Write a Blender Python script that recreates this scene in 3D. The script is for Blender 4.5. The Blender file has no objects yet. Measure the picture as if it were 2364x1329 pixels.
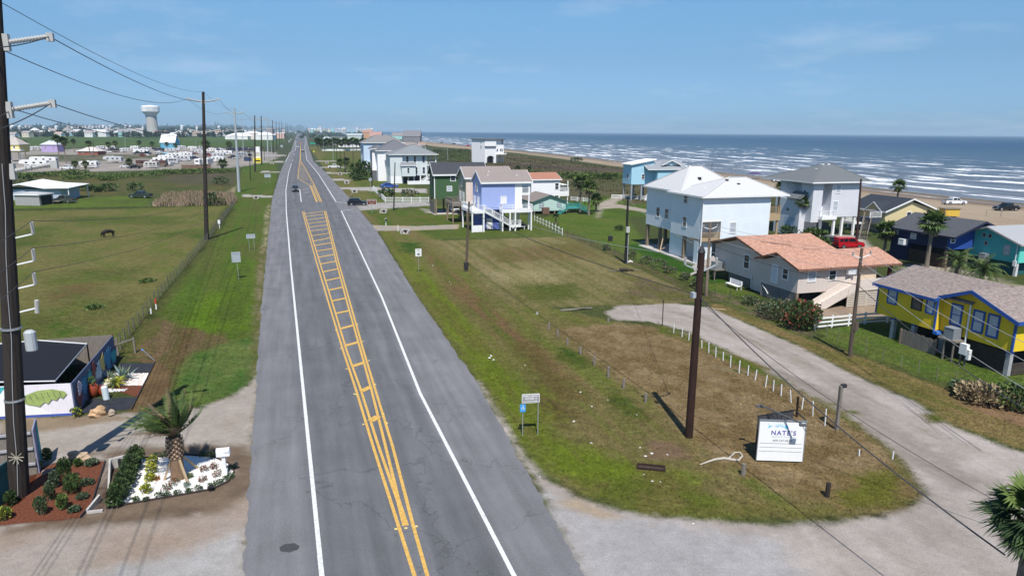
import bpy, bmesh, math, random
import numpy as np
from mathutils import Vector, Matrix
from mathutils.geometry import tessellate_polygon
R = math.radians
random.seed(7)
S = bpy.context.scene
COL = S.collection
# ------------------------------------------------------------------ camera, sky, sun
F, CX, CY, PITCH, ROLL, H = 1577.0, 1182.0, 664.5, R(12.86), R(0.42), 17.5
FWD = Vector((0, math.cos(PITCH), -math.sin(PITCH)))
_r, _u = Vector((1, 0, 0)), Vector((0, math.sin(PITCH), math.cos(PITCH)))
RGT = math.cos(ROLL) * _r + math.sin(ROLL) * _u
UPV = math.cos(ROLL) * _u - math.sin(ROLL) * _r
cam = bpy.data.cameras.new('camera')
cam.sensor_width = 36.0
cam.lens = 36.0 * F / 2364.0
cam.clip_start, cam.clip_end = 0.5, 60000
co = bpy.data.objects.new('camera', cam)
COL.objects.link(co)
m3 = Matrix((RGT, UPV, -FWD)).transposed().to_4x4()
m3.translation = (0, 0, H)
co.matrix_world = m3
S.camera = co
SUN_EL = R(57.8)
SUN_DIR = Vector((0.09 * math.cos(SUN_EL), -0.996 * math.cos(SUN_EL), math.sin(SUN_EL))).normalized()
sl = bpy.data.lights.new('sun', 'SUN')
sl.energy = 5.0
sl.angle = R(0.5)
sl.color = (1.0, 0.96, 0.9)
so = bpy.data.objects.new('sun', sl)
COL.objects.link(so)
so.rotation_euler = SUN_DIR.to_track_quat('Z', 'Y').to_euler()
W = bpy.data.worlds.new('World')
S.world = W
W.use_nodes = True
wn, wl = W.node_tree.nodes, W.node_tree.links
wn.clear()
wo = wn.new('ShaderNodeOutputWorld')
bg = wn.new('ShaderNodeBackground')
bg.inputs[1].default_value = 0.11
sky = wn.new('ShaderNodeTexSky')
sky.sky_type = 'NISHITA'
sky.sun_disc = False
sky.sun_elevation = SUN_EL
sky.sun_rotation = math.pi - 0.09
sky.air_density, sky.dust_density, sky.ozone_density = 1.0, 0.25, 2.0
tc = wn.new('ShaderNodeTexCoord')
sx = wn.new('ShaderNodeSeparateXYZ')
wl.new(tc.outputs['Generated'], sx.inputs[0])
ad = wn.new('ShaderNodeMath'); ad.operation = 'ADD'; ad.inputs[1].default_value = 0.16
wl.new(sx.outputs['Z'], ad.inputs[0])
dv = wn.new('ShaderNodeVectorMath'); dv.operation = 'DIVIDE'
cb = wn.new('ShaderNodeCombineXYZ')
wl.new(sx.outputs['X'], cb.inputs[0]); wl.new(sx.outputs['Y'], cb.inputs[1])
cz = wn.new('ShaderNodeCombineXYZ')
for i in range(3): wl.new(ad.outputs[0], cz.inputs[i])
wl.new(cb.outputs[0], dv.inputs[0]); wl.new(cz.outputs[0], dv.inputs[1])
nz = wn.new('ShaderNodeTexNoise')
nz.inputs['Scale'].default_value = 0.95
nz.inputs['Detail'].default_value = 6
nz.inputs['Roughness'].default_value = 0.6
wl.new(dv.outputs[0], nz.inputs['Vector'])
rp = wn.new('ShaderNodeValToRGB')
rp.color_ramp.elements[0].position = 0.54; rp.color_ramp.elements[0].color = (0, 0, 0, 1)
rp.color_ramp.elements[1].position = 0.78; rp.color_ramp.elements[1].color = (0.34, 0.34, 0.34, 1)
wl.new(nz.outputs[0], rp.inputs[0])
hs = wn.new('ShaderNodeHueSaturation')
hs.inputs['Saturation'].default_value = 1.1
wl.new(sky.outputs[0], hs.inputs['Color'])
tint = wn.new('ShaderNodeMix'); tint.data_type = 'RGBA'; tint.blend_type = 'MULTIPLY'
tint.inputs[0].default_value = 1.0
tr_ = wn.new('ShaderNodeValToRGB'); e = tr_.color_ramp.elements
e[0].position, e[0].color = 0.0, (0.27, 0.48, 0.98, 1)
e[1].position, e[1].color = 0.30, (0.68, 0.84, 0.96, 1)
k = e.new(0.097); k.color = (0.45, 0.60, 0.80, 1); k = e.new(0.16); k.color = (0.60, 0.78, 0.90, 1)
wl.new(sx.outputs['Z'], tr_.inputs[0]); wl.new(tr_.outputs[0], tint.inputs[7])
wl.new(hs.outputs[0], tint.inputs[6])
mx = wn.new('ShaderNodeMix'); mx.data_type = 'RGBA'
wl.new(rp.outputs[0], mx.inputs[0])
wl.new(tint.outputs[2], mx.inputs[6])
mx.inputs[7].default_value = (6.0, 6.6, 7.8, 1)
wl.new(mx.outputs[2], bg.inputs[0])
wl.new(bg.outputs[0], wo.inputs[0])
vs = S.view_settings
vs.view_transform, vs.look, vs.exposure, vs.gamma = 'Standard', 'None', 0.2, 1.0
S.cycles.max_bounces = 6
S.cycles.transparent_max_bounces = 8
S.cycles.volume_bounces = 0
# ------------------------------------------------------------------ coordinates
GA = R(17.5)
UU = Vector((-math.sin(GA), math.cos(GA), 0))
VV = Vector((math.cos(GA), math.sin(GA), 0))
def P(x, y, z=0.0):
  d = FWD + RGT * ((x - CX) / F) - UPV * ((y - CY) / F)
  t = (z - H) / d.z
  return Vector((d.x * t, d.y * t, z))
def UV(u, v, z=0.0):
  return UU * u + VV * v + Vector((0, 0, z))
def uv(p):
  return p.dot(UU), p.dot(VV)
def pxy(p):
  q = p - Vector((0, 0, H)); z = q.dot(FWD)
  return CX + F * q.dot(RGT) / z, CY - F * q.dot(UPV) / z
def hgt(b, yt):
  lo, hi = b.z - 2, b.z + 90
  for _ in range(40):
    m = (lo + hi) / 2
    if pxy(Vector((b.x, b.y, m)))[1] > yt: lo = m
    else: hi = m
  return lo
def depth(p):
  return (p - Vector((0, 0, H))).dot(FWD)
def lin(c):
  c = c / 255.0
  return c / 12.92 if c <= 0.04045 else ((c + 0.055) / 1.055) ** 2.4
def C(r, g, b, k=1.95):
  return (lin(r) / k, lin(g) / k, lin(b) / k)
# ------------------------------------------------------------------ materials
MATS = {}
def mat(name, col, rough=0.8, var=0.12, scale=2.0, bump=0.0, bscale=25.0, metal=0.0, spec=0.3, stretch=None, lines=None, col2=None, emit=None):
  if name in MATS: return MATS[name]
  m = bpy.data.materials.new(name)
  m.use_nodes = True
  n, l = m.node_tree.nodes, m.node_tree.links
  b = n['Principled BSDF']
  b.inputs['Roughness'].default_value = rough
  b.inputs['Metallic'].default_value = metal
  b.inputs['Specular IOR Level'].default_value = spec
  tc = n.new('ShaderNodeTexCoord')
  src = tc.outputs['Object']
  if stretch:
    mp = n.new('ShaderNodeMapping')
    mp.inputs['Scale'].default_value = stretch
    l.new(src, mp.inputs[0]); src2 = mp.outputs[0]
  else: src2 = src
  nz = n.new('ShaderNodeTexNoise')
  nz.inputs['Scale'].default_value = scale
  nz.inputs['Detail'].default_value = 7
  nz.inputs['Roughness'].default_value = 0.65
  l.new(src2, nz.inputs['Vector'])
  rp = n.new('ShaderNodeValToRGB')
  rp.color_ramp.elements[0].position, rp.color_ramp.elements[1].position = 0.3, 0.7
  c2 = col2 or col
  rp.color_ramp.elements[0].color = (*[max(0, x * (1 - var)) for x in col], 1)
  rp.color_ramp.elements[1].color = (*[min(1, x * (1 + var)) for x in c2], 1)
  l.new(nz.outputs[0], rp.inputs[0])
  out = rp.outputs[0]
  hsrc = None
  if lines:
    ax, pitch, dark, dep = lines
    sp = n.new('ShaderNodeSeparateXYZ'); l.new(src, sp.inputs[0])
    mm = n.new('ShaderNodeMath'); mm.operation = 'DIVIDE'; mm.inputs[1].default_value = pitch
    l.new(sp.outputs[ax], mm.inputs[0])
    fr = n.new('ShaderNodeMath'); fr.operation = 'FRACT'; l.new(mm.outputs[0], fr.inputs[0])
    lt = n.new('ShaderNodeMapRange'); lt.inputs[1].default_value = 0.0; lt.inputs[2].default_value = 0.16
    lt.inputs[3].default_value = 1 - dark; lt.inputs[4].default_value = 1.0
    l.new(fr.outputs[0], lt.inputs[0])
    mu = n.new('ShaderNodeMix'); mu.data_type = 'RGBA'; mu.blend_type = 'MULTIPLY'; mu.inputs[0].default_value = 1
    l.new(out, mu.inputs[6]); l.new(lt.outputs[0], mu.inputs[7])
    out = mu.outputs[2]
    if dep:
      bp0 = n.new('ShaderNodeBump'); bp0.inputs['Distance'].default_value = dep; bp0.inputs['Strength'].default_value = 0.8
      l.new(fr.outputs[0], bp0.inputs['Height']); hsrc = bp0.outputs[0]
  if bump:
    n2 = n.new('ShaderNodeTexNoise'); n2.inputs['Scale'].default_value = bscale; n2.inputs['Detail'].default_value = 5
    l.new(src2, n2.inputs['Vector'])
    bp = n.new('ShaderNodeBump'); bp.inputs['Distance'].default_value = bump; bp.inputs['Strength'].default_value = 0.7
    l.new(n2.outputs[0], bp.inputs['Height'])
    if hsrc is not None: l.new(hsrc, bp.inputs['Normal'])
    hsrc = bp.outputs[0]
  if hsrc is not None: l.new(hsrc, b.inputs['Normal'])
  l.new(out, b.inputs['Base Color'])
  MATS[name] = m
  return m
# ------------------------------------------------------------------ mesh building
class MB:
  def __init__(s): s.v, s.f, s.m = [], [], []
  def add(s, vs, fs, mi=0):
    o = len(s.v)
    s.v += [tuple(x) for x in vs]
    s.f += [tuple(i + o for i in f) for f in fs]
    s.m += [mi] * len(fs)
    return s
  def box(s, x0, x1, y0, y1, z0, z1, mi=0, M=None):
    v = [Vector(p) for p in ((x0, y0, z0), (x1, y0, z0), (x1, y1, z0), (x0, y1, z0), (x0, y0, z1), (x1, y0, z1), (x1, y1, z1), (x0, y1, z1))]
    if M is not None: v = [M @ p for p in v]
    return s.add(v, [(0, 3, 2, 1), (4, 5, 6, 7), (0, 1, 5, 4), (1, 2, 6, 5), (2, 3, 7, 6), (3, 0, 4, 7)], mi)
  def bar(s, a, b, w, h=None, mi=0, up=Vector((0, 0, 1))):
    a, b = Vector(a), Vector(b); h = h or w
    d = (b - a).normalized()
    if abs(d.dot(up)) > 0.98: up = Vector((0, 1, 0))
    x = d.cross(up).normalized() * w / 2; y = x.cross(d).normalized() * h / 2
    v = [a - x - y, a + x - y, a + x + y, a - x + y, b - x - y, b + x - y, b + x + y, b - x + y]
    return s.add(v, [(0, 1, 2, 3), (7, 6, 5, 4), (0, 4, 5, 1), (1, 5, 6, 2), (2, 6, 7, 3), (3, 7, 4, 0)], mi)
  def tube(s, pts, rad, n=8, mi=0, cap=True):
    pts = [Vector(p) for p in pts]
    rad = rad if hasattr(rad, '__len__') else [rad] * len(pts)
    rings = []
    for i, p in enumerate(pts):
      d = (pts[min(i + 1, len(pts) - 1)] - pts[max(i - 1, 0)]).normalized()
      up = Vector((0, 0, 1)) if abs(d.z) < 0.95 else Vector((0, 1, 0))
      x = d.cross(up).normalized(); y = x.cross(d)
      rings.append([p + (x * math.cos(2 * math.pi * k / n) + y * math.sin(2 * math.pi * k / n)) * rad[i] for k in range(n)])
    v = [q for r in rings for q in r]; f = []
    for i in range(len(pts) - 1):
      for k in range(n):
        f.append((i * n + k, i * n + (k + 1) % n, (i + 1) * n + (k + 1) % n, (i + 1) * n + k))
    if cap:
      f.append(tuple(range(n))[::-1]); f.append(tuple((len(pts) - 1) * n + k for k in range(n)))
    return s.add(v, f, mi)
  def prism(s, poly, z0, z1, mi=0, M=None):
    n = len(poly)
    v = [Vector((p[0], p[1], z0)) for p in poly] + [Vector((p[0], p[1], z1)) for p in poly]
    if M is not None: v = [M @ p for p in v]
    f = [tuple(range(n))[::-1], tuple(range(n, 2 * n))] + [(i, (i + 1) % n, n + (i + 1) % n, n + i) for i in range(n)]
    return s.add(v, f, mi)
  def build(s, name, mats, parent=None, loc=None, rz=0.0, label=None, smooth=False):
    me = bpy.data.meshes.new(name)
    me.from_pydata(s.v, [], s.f)
    for k in (mats if isinstance(mats, (list, tuple)) else [mats]): me.materials.append(k)
    if any(s.m): me.polygons.foreach_set('material_index', s.m)
    if smooth: me.polygons.foreach_set('use_smooth', [True] * len(s.f))
    me.update()
    o = bpy.data.objects.new(name, me); COL.objects.link(o)
    if parent is not None: o.parent = parent
    if loc is not None: o.location = loc
    o.rotation_euler = (0, 0, rz)
    if label: o['label'] = label
    return o
def fixn(o):
  bm = bmesh.new(); bm.from_mesh(o.data)
  bmesh.ops.recalc_face_normals(bm, faces=bm.faces); bm.to_mesh(o.data); bm.free()
  return o
def tag(o, label, cat, group=None, kind=None):
  if label: o['label'] = label
  if cat: o['category'] = cat
  if group: o['group'] = group
  if kind: o['kind'] = kind
  return o
def thing(name, label, cat, loc=(0, 0, 0), rz=0.0, group=None):
  o = bpy.data.objects.new(name, None); COL.objects.link(o)
  o.location = loc; o.rotation_euler = (0, 0, rz)
  return tag(o, label, cat, group)
def copy_tree(o, label=None, loc=None, rz=None, parent=None, scale=None):
  c = o.copy(); COL.objects.link(c)
  if parent is not None: c.parent = parent
  for ch in o.children: copy_tree(ch, parent=c)
  if label: c['label'] = label
  if loc is not None: c.location = loc
  if rz is not None: c.rotation_euler = (0, 0, rz)
  if scale is not None: c.scale = (scale,) * 3
  return c
# ------------------------------------------------------------------ noise (value noise for ground cover patches)
def _hash(i, j, seed):
  h = (i.astype(np.int64) * 374761393 + j.astype(np.int64) * 668265263 + seed * 1442695041) & 0x7fffffff
  h = ((h ^ (h >> 13)) * 1274126177) & 0x7fffffff
  return ((h ^ (h >> 16)) & 0xffff) / 65535.0
def vnoise(x, y, seed=0):
  i, j = np.floor(x), np.floor(y); a, b = x - i, y - j
  a, b = a * a * (3 - 2 * a), b * b * (3 - 2 * b)
  return (_hash(i, j, seed) * (1 - a) + _hash(i + 1, j, seed) * a) * (1 - b) + (_hash(i, j + 1, seed) * (1 - a) + _hash(i + 1, j + 1, seed) * a) * b
def fbm(x, y, seed=0, o=4):
  s, a, t = 0, 0.5, 0
  for k in range(o):
    s = s + a * vnoise(x * 2 ** k + 17.3 * k, y * 2 ** k - 9.1 * k, seed + k); t += a; a *= 0.55
  return s / t
def sdist(px, py, poly):
  d = np.full(px.shape, 1e9); ins = np.zeros(px.shape, bool)
  n = len(poly)
  for k in range(n):
    (x0, y0), (x1, y1) = poly[k], poly[(k + 1) % n]
    ex, ey = x1 - x0, y1 - y0
    t = np.clip(((px - x0) * ex + (py - y0) * ey) / (ex * ex + ey * ey + 1e-9), 0, 1)
    d = np.minimum(d, np.hypot(px - x0 - t * ex, py - y0 - t * ey))
    c = (y0 > py) != (y1 > py)
    ins ^= c & (px < (x1 - x0) * (py - y0) / (y1 - y0 + 1e-12) + x0)
  return np.where(ins, d, -d)
# ------------------------------------------------------------------ the land: one sheet, its cover painted from patches of grass, sand, gravel and soil
SHORE = [uv(P(*q)) for q in ((2364, 472), (2200, 456), (2000, 434), (1800, 414), (1600, 392), (1440, 374), (1300, 358), (1160, 344), (1000, 329), (930, 322))]
SHU = np.array([-3000.0] + [a for a, b in SHORE] + [4000.0, 40000.0])
SHV = np.array([SHORE[0][1]] + [b for a, b in SHORE] + [225.0, 260.0])
def pu(pts): return [uv(P(*q)) for q in pts]
Z = []
def zone(pts, c1, c2=None, su=4.0, sv=2.0, soft=0.6, grass=1.0, kind=None, amp=1.0, raw=False, thr=0.5):
  Z.append((pts if raw else pu(pts), C(*c1), C(*(c2 or c1)), su, sv, soft, grass, kind, amp, thr))
BIG = [(-9000, 330), (40000, 330)]
zone([(20, -3000), (4000, -3000), (4000, 400), (20, 400)], (92, 100, 56), (80, 92, 48), 30, 20, 5, raw=True)
zone([(150, 62), (700, 62), (700, 160), (150, 160)], (108, 102, 74), (94, 98, 58), 22, 10, 8, raw=True)
zone([(330, -3000), (30000, -3000), (30000, 160), (330, 160)], (84, 96, 66), (92, 98, 72), 90, 60, 30, raw=True)
zone([(-400, 342), (640, 338), (664, 322), (640, 317), (300, 315), (-400, 316)], (86, 112, 60), (98, 118, 62), 60, 40, 5)
zone([(-600, 402), (60, 398), (430, 392), (545, 386), (612, 378), (638, 366), (640, 352), (480, 340), (330, 342), (60, 346), (-600, 350)], (196, 186, 176), (176, 168, 156), 10, 10, 1.5, 0, 'park')
zone([(60, 374), (250, 372), (250, 366), (420, 366), (420, 356), (60, 358)], (92, 98, 66), (150, 142, 122), 8, 6, 2, 0.3)
zone([(-600, 410), (60, 403), (430, 396), (545, 389), (625, 386), (612, 450), (530, 462), (350, 452), (-600, 462)], (80, 92, 44), (104, 98, 66), 18, 7, 3)
zone([(390, 402), (540, 400), (550, 418), (500, 424), (380, 424)], (108, 98, 80), (90, 92, 62), 6, 4, 4)
zone([(100, 408), (300, 410), (420, 425), (560, 432), (560, 450), (100, 452)], (86, 98, 48), (112, 104, 64), 9, 5, 4)
zone([(560, 386), (640, 368), (628, 455), (560, 455), (550, 420)], (98, 122, 50), (86, 108, 44), 12, 5, 2)
zone([(553, 448), (580, 418), (608, 410), (600, 402), (570, 412), (556, 424), (530, 440), (523, 446)], (186, 172, 140), None, 3, 3, 1.0, 0)
zone([(-200, 462), (345, 452), (350, 478), (-200, 498)], (104, 126, 46), (96, 112, 48), 6, 4, 1.5)
zone([(-200, 486), (350, 476), (540, 468), (540, 476), (300, 484), (-200, 502)], (78, 88, 42), None, 3, 3, 1)
PAST = [(-500, 500), (300, 482), (525, 474), (505, 520), (468, 562), (390, 660), (320, 750), (280, 805), (-500, 830)]
zone(PAST, (110, 120, 54), (96, 112, 46), 9, 6, 1.0)
zone(PAST, (126, 122, 70), (104, 118, 50), 5, 3, 2.0, amp=1, thr=0.62)
for q, c in ((((470, 530), (560, 520), (490, 552), (340, 540)), (78, 104, 34)), (((150, 500), (420, 500), (400, 520), (140, 515)), (96, 110, 46)), (((180, 625), (330, 618), (300, 648), (130, 650)), (88, 106, 36)), (((0, 540), (120, 520), (110, 560), (0, 580)), (84, 106, 36)), (((0, 720), (150, 730), (200, 770), (0, 790)), (84, 110, 38)), (((130, 655), (230, 650), (220, 690), (120, 690)), (120, 104, 62)), (((230, 700), (300, 680), (280, 720), (200, 730)), (110, 108, 64))):
  zone(q, c, (104, 108, 54), 2.5, 1.8, 2.5, amp=1.6)
VERG = [(632, 372), (640, 392), (628, 460), (618, 560), (604, 700), (598, 850), (560, 905), (470, 936), (400, 930), (355, 835), (285, 815), (320, 752), (400, 650), (470, 565), (528, 470), (560, 400)]
zone(VERG, (92, 116, 40), (104, 112, 52), 12, 1.2, 0.5)
zone([(520, 480), (545, 480), (490, 560), (420, 650), (330, 770), (290, 810), (300, 770), (395, 650), (468, 562)], (70, 78, 38), (92, 96, 50), 5, 0.7, 0.8)
zone([(555, 600), (590, 600), (575, 760), (470, 770), (400, 760), (480, 680)], (104, 134, 32), (92, 112, 40), 7, 1.0, 1.2)
zone([(330, 740), (370, 735), (500, 775), (560, 800), (450, 810), (390, 900), (350, 840), (290, 815)], (128, 108, 78), (104, 104, 54), 5, 0.8, 0.7)
zone([(415, 760), (460, 755), (440, 800), (400, 890), (385, 850)], (118, 98, 66), (108, 96, 56), 3, 0.6, 0.5)
zone([(520, 790), (596, 775), (596, 860), (555, 902), (470, 930), (400, 925), (400, 870), (440, 820)], (82, 116, 50), (112, 128, 66), 3, 1.6, 0.5)
zone([(602, 560), (618, 560), (604, 700), (598, 860), (580, 880), (588, 700)], (150, 138, 104), (110, 112, 60), 2, 0.5, 0.5, 0.4, amp=1.6)
zone([(612, 480), (626, 470), (617, 570), (606, 570)], (176, 168, 130), (110, 116, 60), 2, 0.5, 0.4, 0.4, amp=1.6)
zone([(270, 828), (362, 832), (392, 850), (392, 905), (340, 950), (295, 955), (350, 840)], (142, 116, 82), (120, 96, 66), 1.5, 1, 0.3, 0.1)
zone([(600, 858), (575, 890), (530, 915), (470, 938), (430, 950), (330, 952), (180, 962), (0, 972), (-500, 1000), (-900, 1900), (520, 1900), (565, 1329), (590, 950)], (214, 204, 193), (196, 183, 168), 3, 5, 0.35, 0, 'lot', amp=0.7)
zone([(0, 968), (170, 958), (300, 958), (320, 965), (180, 985), (0, 1005)], (176, 156, 130), (160, 140, 116), 1.2, 1.2, 0.4, 0, amp=0.8)
zone([(160, 1050), (330, 1030), (480, 1022), (570, 1030), (608, 1075), (610, 1140), (560, 1175), (480, 1200), (300, 1215), (0, 1240), (0, 1215), (240, 1170), (540, 1090), (500, 1050), (300, 1060)], (152, 132, 112), (128, 110, 92), 0.9, 1.2, 0.5, 0, amp=0.8)
zone([(0, 1235), (300, 1210), (520, 1185), (615, 1120), (630, 1150), (560, 1240), (430, 1300), (150, 1310), (0, 1329), (-300, 1400), (-300, 1240)], (190, 170, 152), (204, 190, 178), 2.5, 3.5, 0.6, 0, amp=0.8)
zone([(180, 1329), (430, 1270), (560, 1225), (580, 1329), (540, 1500), (100, 1500)], (212, 208, 204), (196, 190, 184), 1.5, 2, 0.6, 0, amp=0.7)
zone([(0, 1215), (70, 1205), (190, 1195), (210, 1165), (240, 1065), (170, 1055), (90, 1080), (0, 1140), (-300, 1100), (-300, 1230)], (118, 62, 40), (92, 48, 32), 0.5, 0.5, 0.2, 0, 'bed')
zone([(258, 1070), (300, 1060), (250, 1180), (205, 1185)], (104, 84, 72), (128, 106, 92), 0.5, 0.4, 0.25, 0)
zone([(712, 338), (760, 404), (815, 470), (875, 535), (962, 680), (1102, 880), (1180, 1010), (1300, 1120), (1480, 1190), (2060, 1190), (2135, 1150), (2060, 1040), (1700, 825), (1410, 740), (1180, 690), (1010, 545), (900, 480), (800, 400), (735, 338)], (116, 122, 58), (132, 120, 76), 9, 0.9, 0.5)
zone([(880, 520), (925, 560), (1040, 690), (1200, 880), (1290, 1010), (1480, 1075), (1620, 1100), (1600, 1150), (1400, 1150), (1260, 1080), (1130, 900), (970, 680), (890, 545)], (116, 132, 40), (114, 116, 52), 6, 0.7, 0.9, amp=1.3)
zone([(960, 560), (1010, 590), (1120, 700), (1250, 800), (1370, 920), (1300, 930), (1150, 780), (1040, 670)], (132, 108, 74), (108, 112, 52), 8, 0.7, 0.8, amp=1.3)
zone([(1180, 790), (1230, 790), (1330, 920), (1290, 930)], (112, 100, 56), None, 4, 0.6, 0.7, amp=1.4)
zone([(1235, 880), (1340, 960), (1300, 985), (1230, 930)], (108, 96, 56), (116, 124, 42), 2, 0.7, 0.7, amp=1.4)
zone([(920, 560), (970, 560), (965, 585), (930, 580)], (66, 96, 32), None, 2, 1, 1.5)
for q in (((1295, 800), (1370, 830), (1350, 850), (1280, 830)), ((1420, 900), (1500, 960), (1470, 970), (1400, 930)), ((1370, 815), (1440, 850), (1400, 850)), ((1500, 1020), (1560, 1030), (1540, 1045), (1490, 1040))):
  zone(q, (74, 98, 36), (96, 104, 44), 1.4, 0.6, 0.6, amp=1.6)
zone([(1000, 556), (1320, 545), (1450, 605), (1640, 690), (1560, 702), (1190, 708)], (150, 138, 94), (122, 120, 68), 14, 0.8, 1.2)
zone([(1120, 575), (1330, 560), (1400, 595), (1150, 605)], (136, 118, 80), (118, 112, 60), 14, 0.7, 1.5)
zone([(1120, 625), (1290, 620), (1290, 650), (1150, 650)], (168, 156, 112), (150, 142, 92), 10, 1.2, 2.0)
zone([(1480, 640), (1640, 690), (1600, 696), (1420, 690)], (126, 112, 84), (112, 110, 62), 2, 1.5, 1.2)
zone([(1190, 660), (1330, 655), (1340, 690), (1200, 698)], (98, 110, 48), (112, 112, 56), 3, 2, 1.5)
zone([(1290, 760), (1420, 745), (1540, 758), (1700, 832), (1880, 905), (2060, 1042), (2125, 1140), (2070, 1182), (1900, 1170), (1720, 1100), (1640, 1065), (1500, 925), (1400, 850)], (160, 138, 102), (134, 114, 76), 1.6, 1.1, 0.8, amp=1.0)
zone([(1480, 1010), (1560, 1020), (1600, 1060), (1500, 1060)], (140, 116, 90), None, 1, 1, 0.5, 0.3)
zone([(1930, 1100), (2080, 1080), (2110, 1140), (2060, 1175), (1900, 1165)], (116, 118, 48), (132, 114, 70), 1.6, 1.2, 0.8, amp=1.4)
zone([(1330, 1110), (1500, 1100), (1700, 1150), (1900, 1180), (1700, 1200), (1450, 1180)], (126, 118, 66), (106, 116, 44), 2.2, 1.4, 0.7, amp=1.3)
zone([(1520, 745), (1700, 815), (1880, 890), (2010, 985), (1980, 990), (1850, 900), (1690, 838), (1520, 765)], (104, 116, 46), (132, 120, 72), 2.5, 0.8, 0.4, amp=1.3)
zone([(1105, 880), (1168, 985), (1205, 1050), (1262, 1108), (1335, 1150), (1480, 1188), (1640, 1203), (1800, 1213), (1950, 1205), (2085, 1180), (2136, 1148), (2112, 1090), (2062, 1040), (1985, 975), (1880, 892), (1700, 818), (1580, 762), (1500, 742), (1415, 738), (1398, 722), (1425, 706), (1560, 700), (1640, 710), (1750, 758), (1850, 802), (1950, 856), (2030, 892), (2110, 925), (2200, 985), (2364, 1045), (2900, 1230), (2900, 1900), (1450, 1900), (1345, 1329), (1250, 1125), (1150, 975)], (216, 205, 196), (198, 186, 175), 3, 1.2, 0.35, 0, 'road', amp=0.9)
zone([(1340, 1180), (1600, 1215), (1800, 1250), (1900, 1400), (1700, 1900), (1450, 1900), (1345, 1329), (1260, 1140)], (212, 208, 206), (198, 194, 192), 1.5, 1.5, 0.7, 0, amp=0.5)
zone([(1800, 855), (2000, 930), (2280, 1120), (2200, 1130), (1960, 960), (1760, 850)], (170, 158, 146), (188, 176, 166), 4, 0.5, 0.5, 0, amp=0.9)
zone([(1520, 715), (1640, 725), (1900, 850), (2250, 1060), (2200, 1060), (1850, 850), (1600, 735)], (180, 166, 152), (200, 190, 180), 4, 0.5, 0.4, 0, amp=0.9)
zone([(1280, 1160), (1330, 1150), (1430, 1190), (1400, 1200)], (206, 186, 160), None, 1, 1, 0.4, 0)
zone([(2125, 958), (2170, 950), (2195, 968), (2150, 978)], (104, 112, 50), (150, 140, 110), 0.8, 0.6, 0.3, 0.8, amp=1.3)
for q in ((1690, 850, 40), (1790, 880, 26), (1905, 925, 36), (1960, 945, 30), (1660, 808, 30), (1580, 765, 40)):
  x, y, w = q
  zone([(x - w, y - 3), (x + w * .6, y + 5), (x + w, y + 12), (x - w * .3, y + 6)], (108, 116, 58), (150, 140, 112), 0.7, 0.5, 0.25, 0.7, amp=1.5)
zone([(1640, 700), (1700, 705), (1890, 790), (2140, 880), (2364, 960), (2500, 1010), (2600, 1120), (2364, 1040), (2200, 980), (2110, 922), (2030, 888), (1950, 850), (1850, 798), (1750, 755), (1640, 708)], (150, 130, 86), (124, 118, 64), 3.5, 0.8, 0.4)
zone([(1640, 640), (1700, 690), (1780, 730), (1880, 772), (1880, 790), (1700, 716), (1640, 690)], (128, 116, 92), (100, 116, 52), 1.5, 1.0, 0.6, amp=1.2)
zone([(2000, 855), (2110, 880), (2250, 950), (2200, 945), (2060, 900)], (108, 112, 52), (140, 126, 76), 3, 0.6, 0.5, amp=1.2)
zone([(2200, 900), (2364, 930), (2500, 990), (2400, 1000), (2220, 935)], (170, 136, 104), (140, 116, 84), 1, 1, 0.6, 0.4)
zone([(1890, 765), (2060, 735), (2250, 780), (2500, 830), (2500, 960), (2300, 915), (2140, 872), (1900, 785)], (94, 120, 46), (110, 124, 58), 2, 2, 0.4)
zone([(1240, 505), (1420, 470), (1490, 560), (1610, 612), (1660, 632), (1760, 690), (1690, 682), (1560, 640), (1440, 585), (1320, 540)], (94, 118, 44), (108, 122, 54), 5, 3, 0.6)
zone([(1440, 565), (1490, 562), (1620, 618), (1690, 650), (1640, 655), (1500, 600)], (52, 96, 26), (70, 106, 36), 3, 1, 0.6)
zone([(1475, 558), (1490, 556), (1625, 612), (1618, 620)], (196, 190, 180), None, 1, 1, 0.15, 0)
zone([(1340, 480), (1500, 470), (1500, 500), (1380, 505)], (98, 122, 40), (86, 108, 40), 6, 3, 1)
zone([(1300, 530), (1440, 590), (1560, 645), (1650, 690), (1640, 696), (1540, 652), (1430, 600), (1290, 537)], (112, 104, 72), (92, 100, 50), 2, 0.6, 0.4, amp=1.2)
zone([(985, 470), (1240, 500), (1310, 545), (1005, 552), (900, 500)], (92, 110, 44), (104, 116, 54), 6, 1.5, 1)
zone([(840, 485), (1000, 480), (1085, 500), (1085, 515), (880, 520)], (88, 114, 36), (112, 114, 58), 4, 1.5, 0.8)
zone([(740, 345), (845, 345), (850, 400), (790, 404)], (120, 114, 66), (104, 116, 52), 15, 6, 2)
zone([(740, 365), (790, 403), (850, 440), (870, 470), (985, 470), (985, 440), (840, 400), (770, 350)], (96, 116, 46), (112, 116, 58), 8, 2, 1)
zone([(1290, 470), (1420, 452), (1450, 470), (1330, 488)], (96, 124, 40), None, 3, 3, 1)
DR = (210, 204, 196)
zone([(812, 463), (870, 468), (985, 466), (1000, 474), (880, 482), (832, 486)], (190, 186, 182), DR, 3, 1, 0.3, 0, 'drive')
zone([(846, 518), (868, 520), (960, 522), (1060, 518), (1058, 528), (950, 532), (868, 533)], (190, 184, 176), (204, 188, 164), 3, 1, 0.25, 0, 'drive')
zone([(780, 432), (860, 432), (985, 436), (985, 446), (870, 442), (784, 436)], DR, None, 3, 1, 0.3, 0, 'drive')
zone([(764, 413), (812, 414), (812, 417), (768, 417)], DR, None, 3, 1, 0.3, 0, 'drive')
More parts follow.
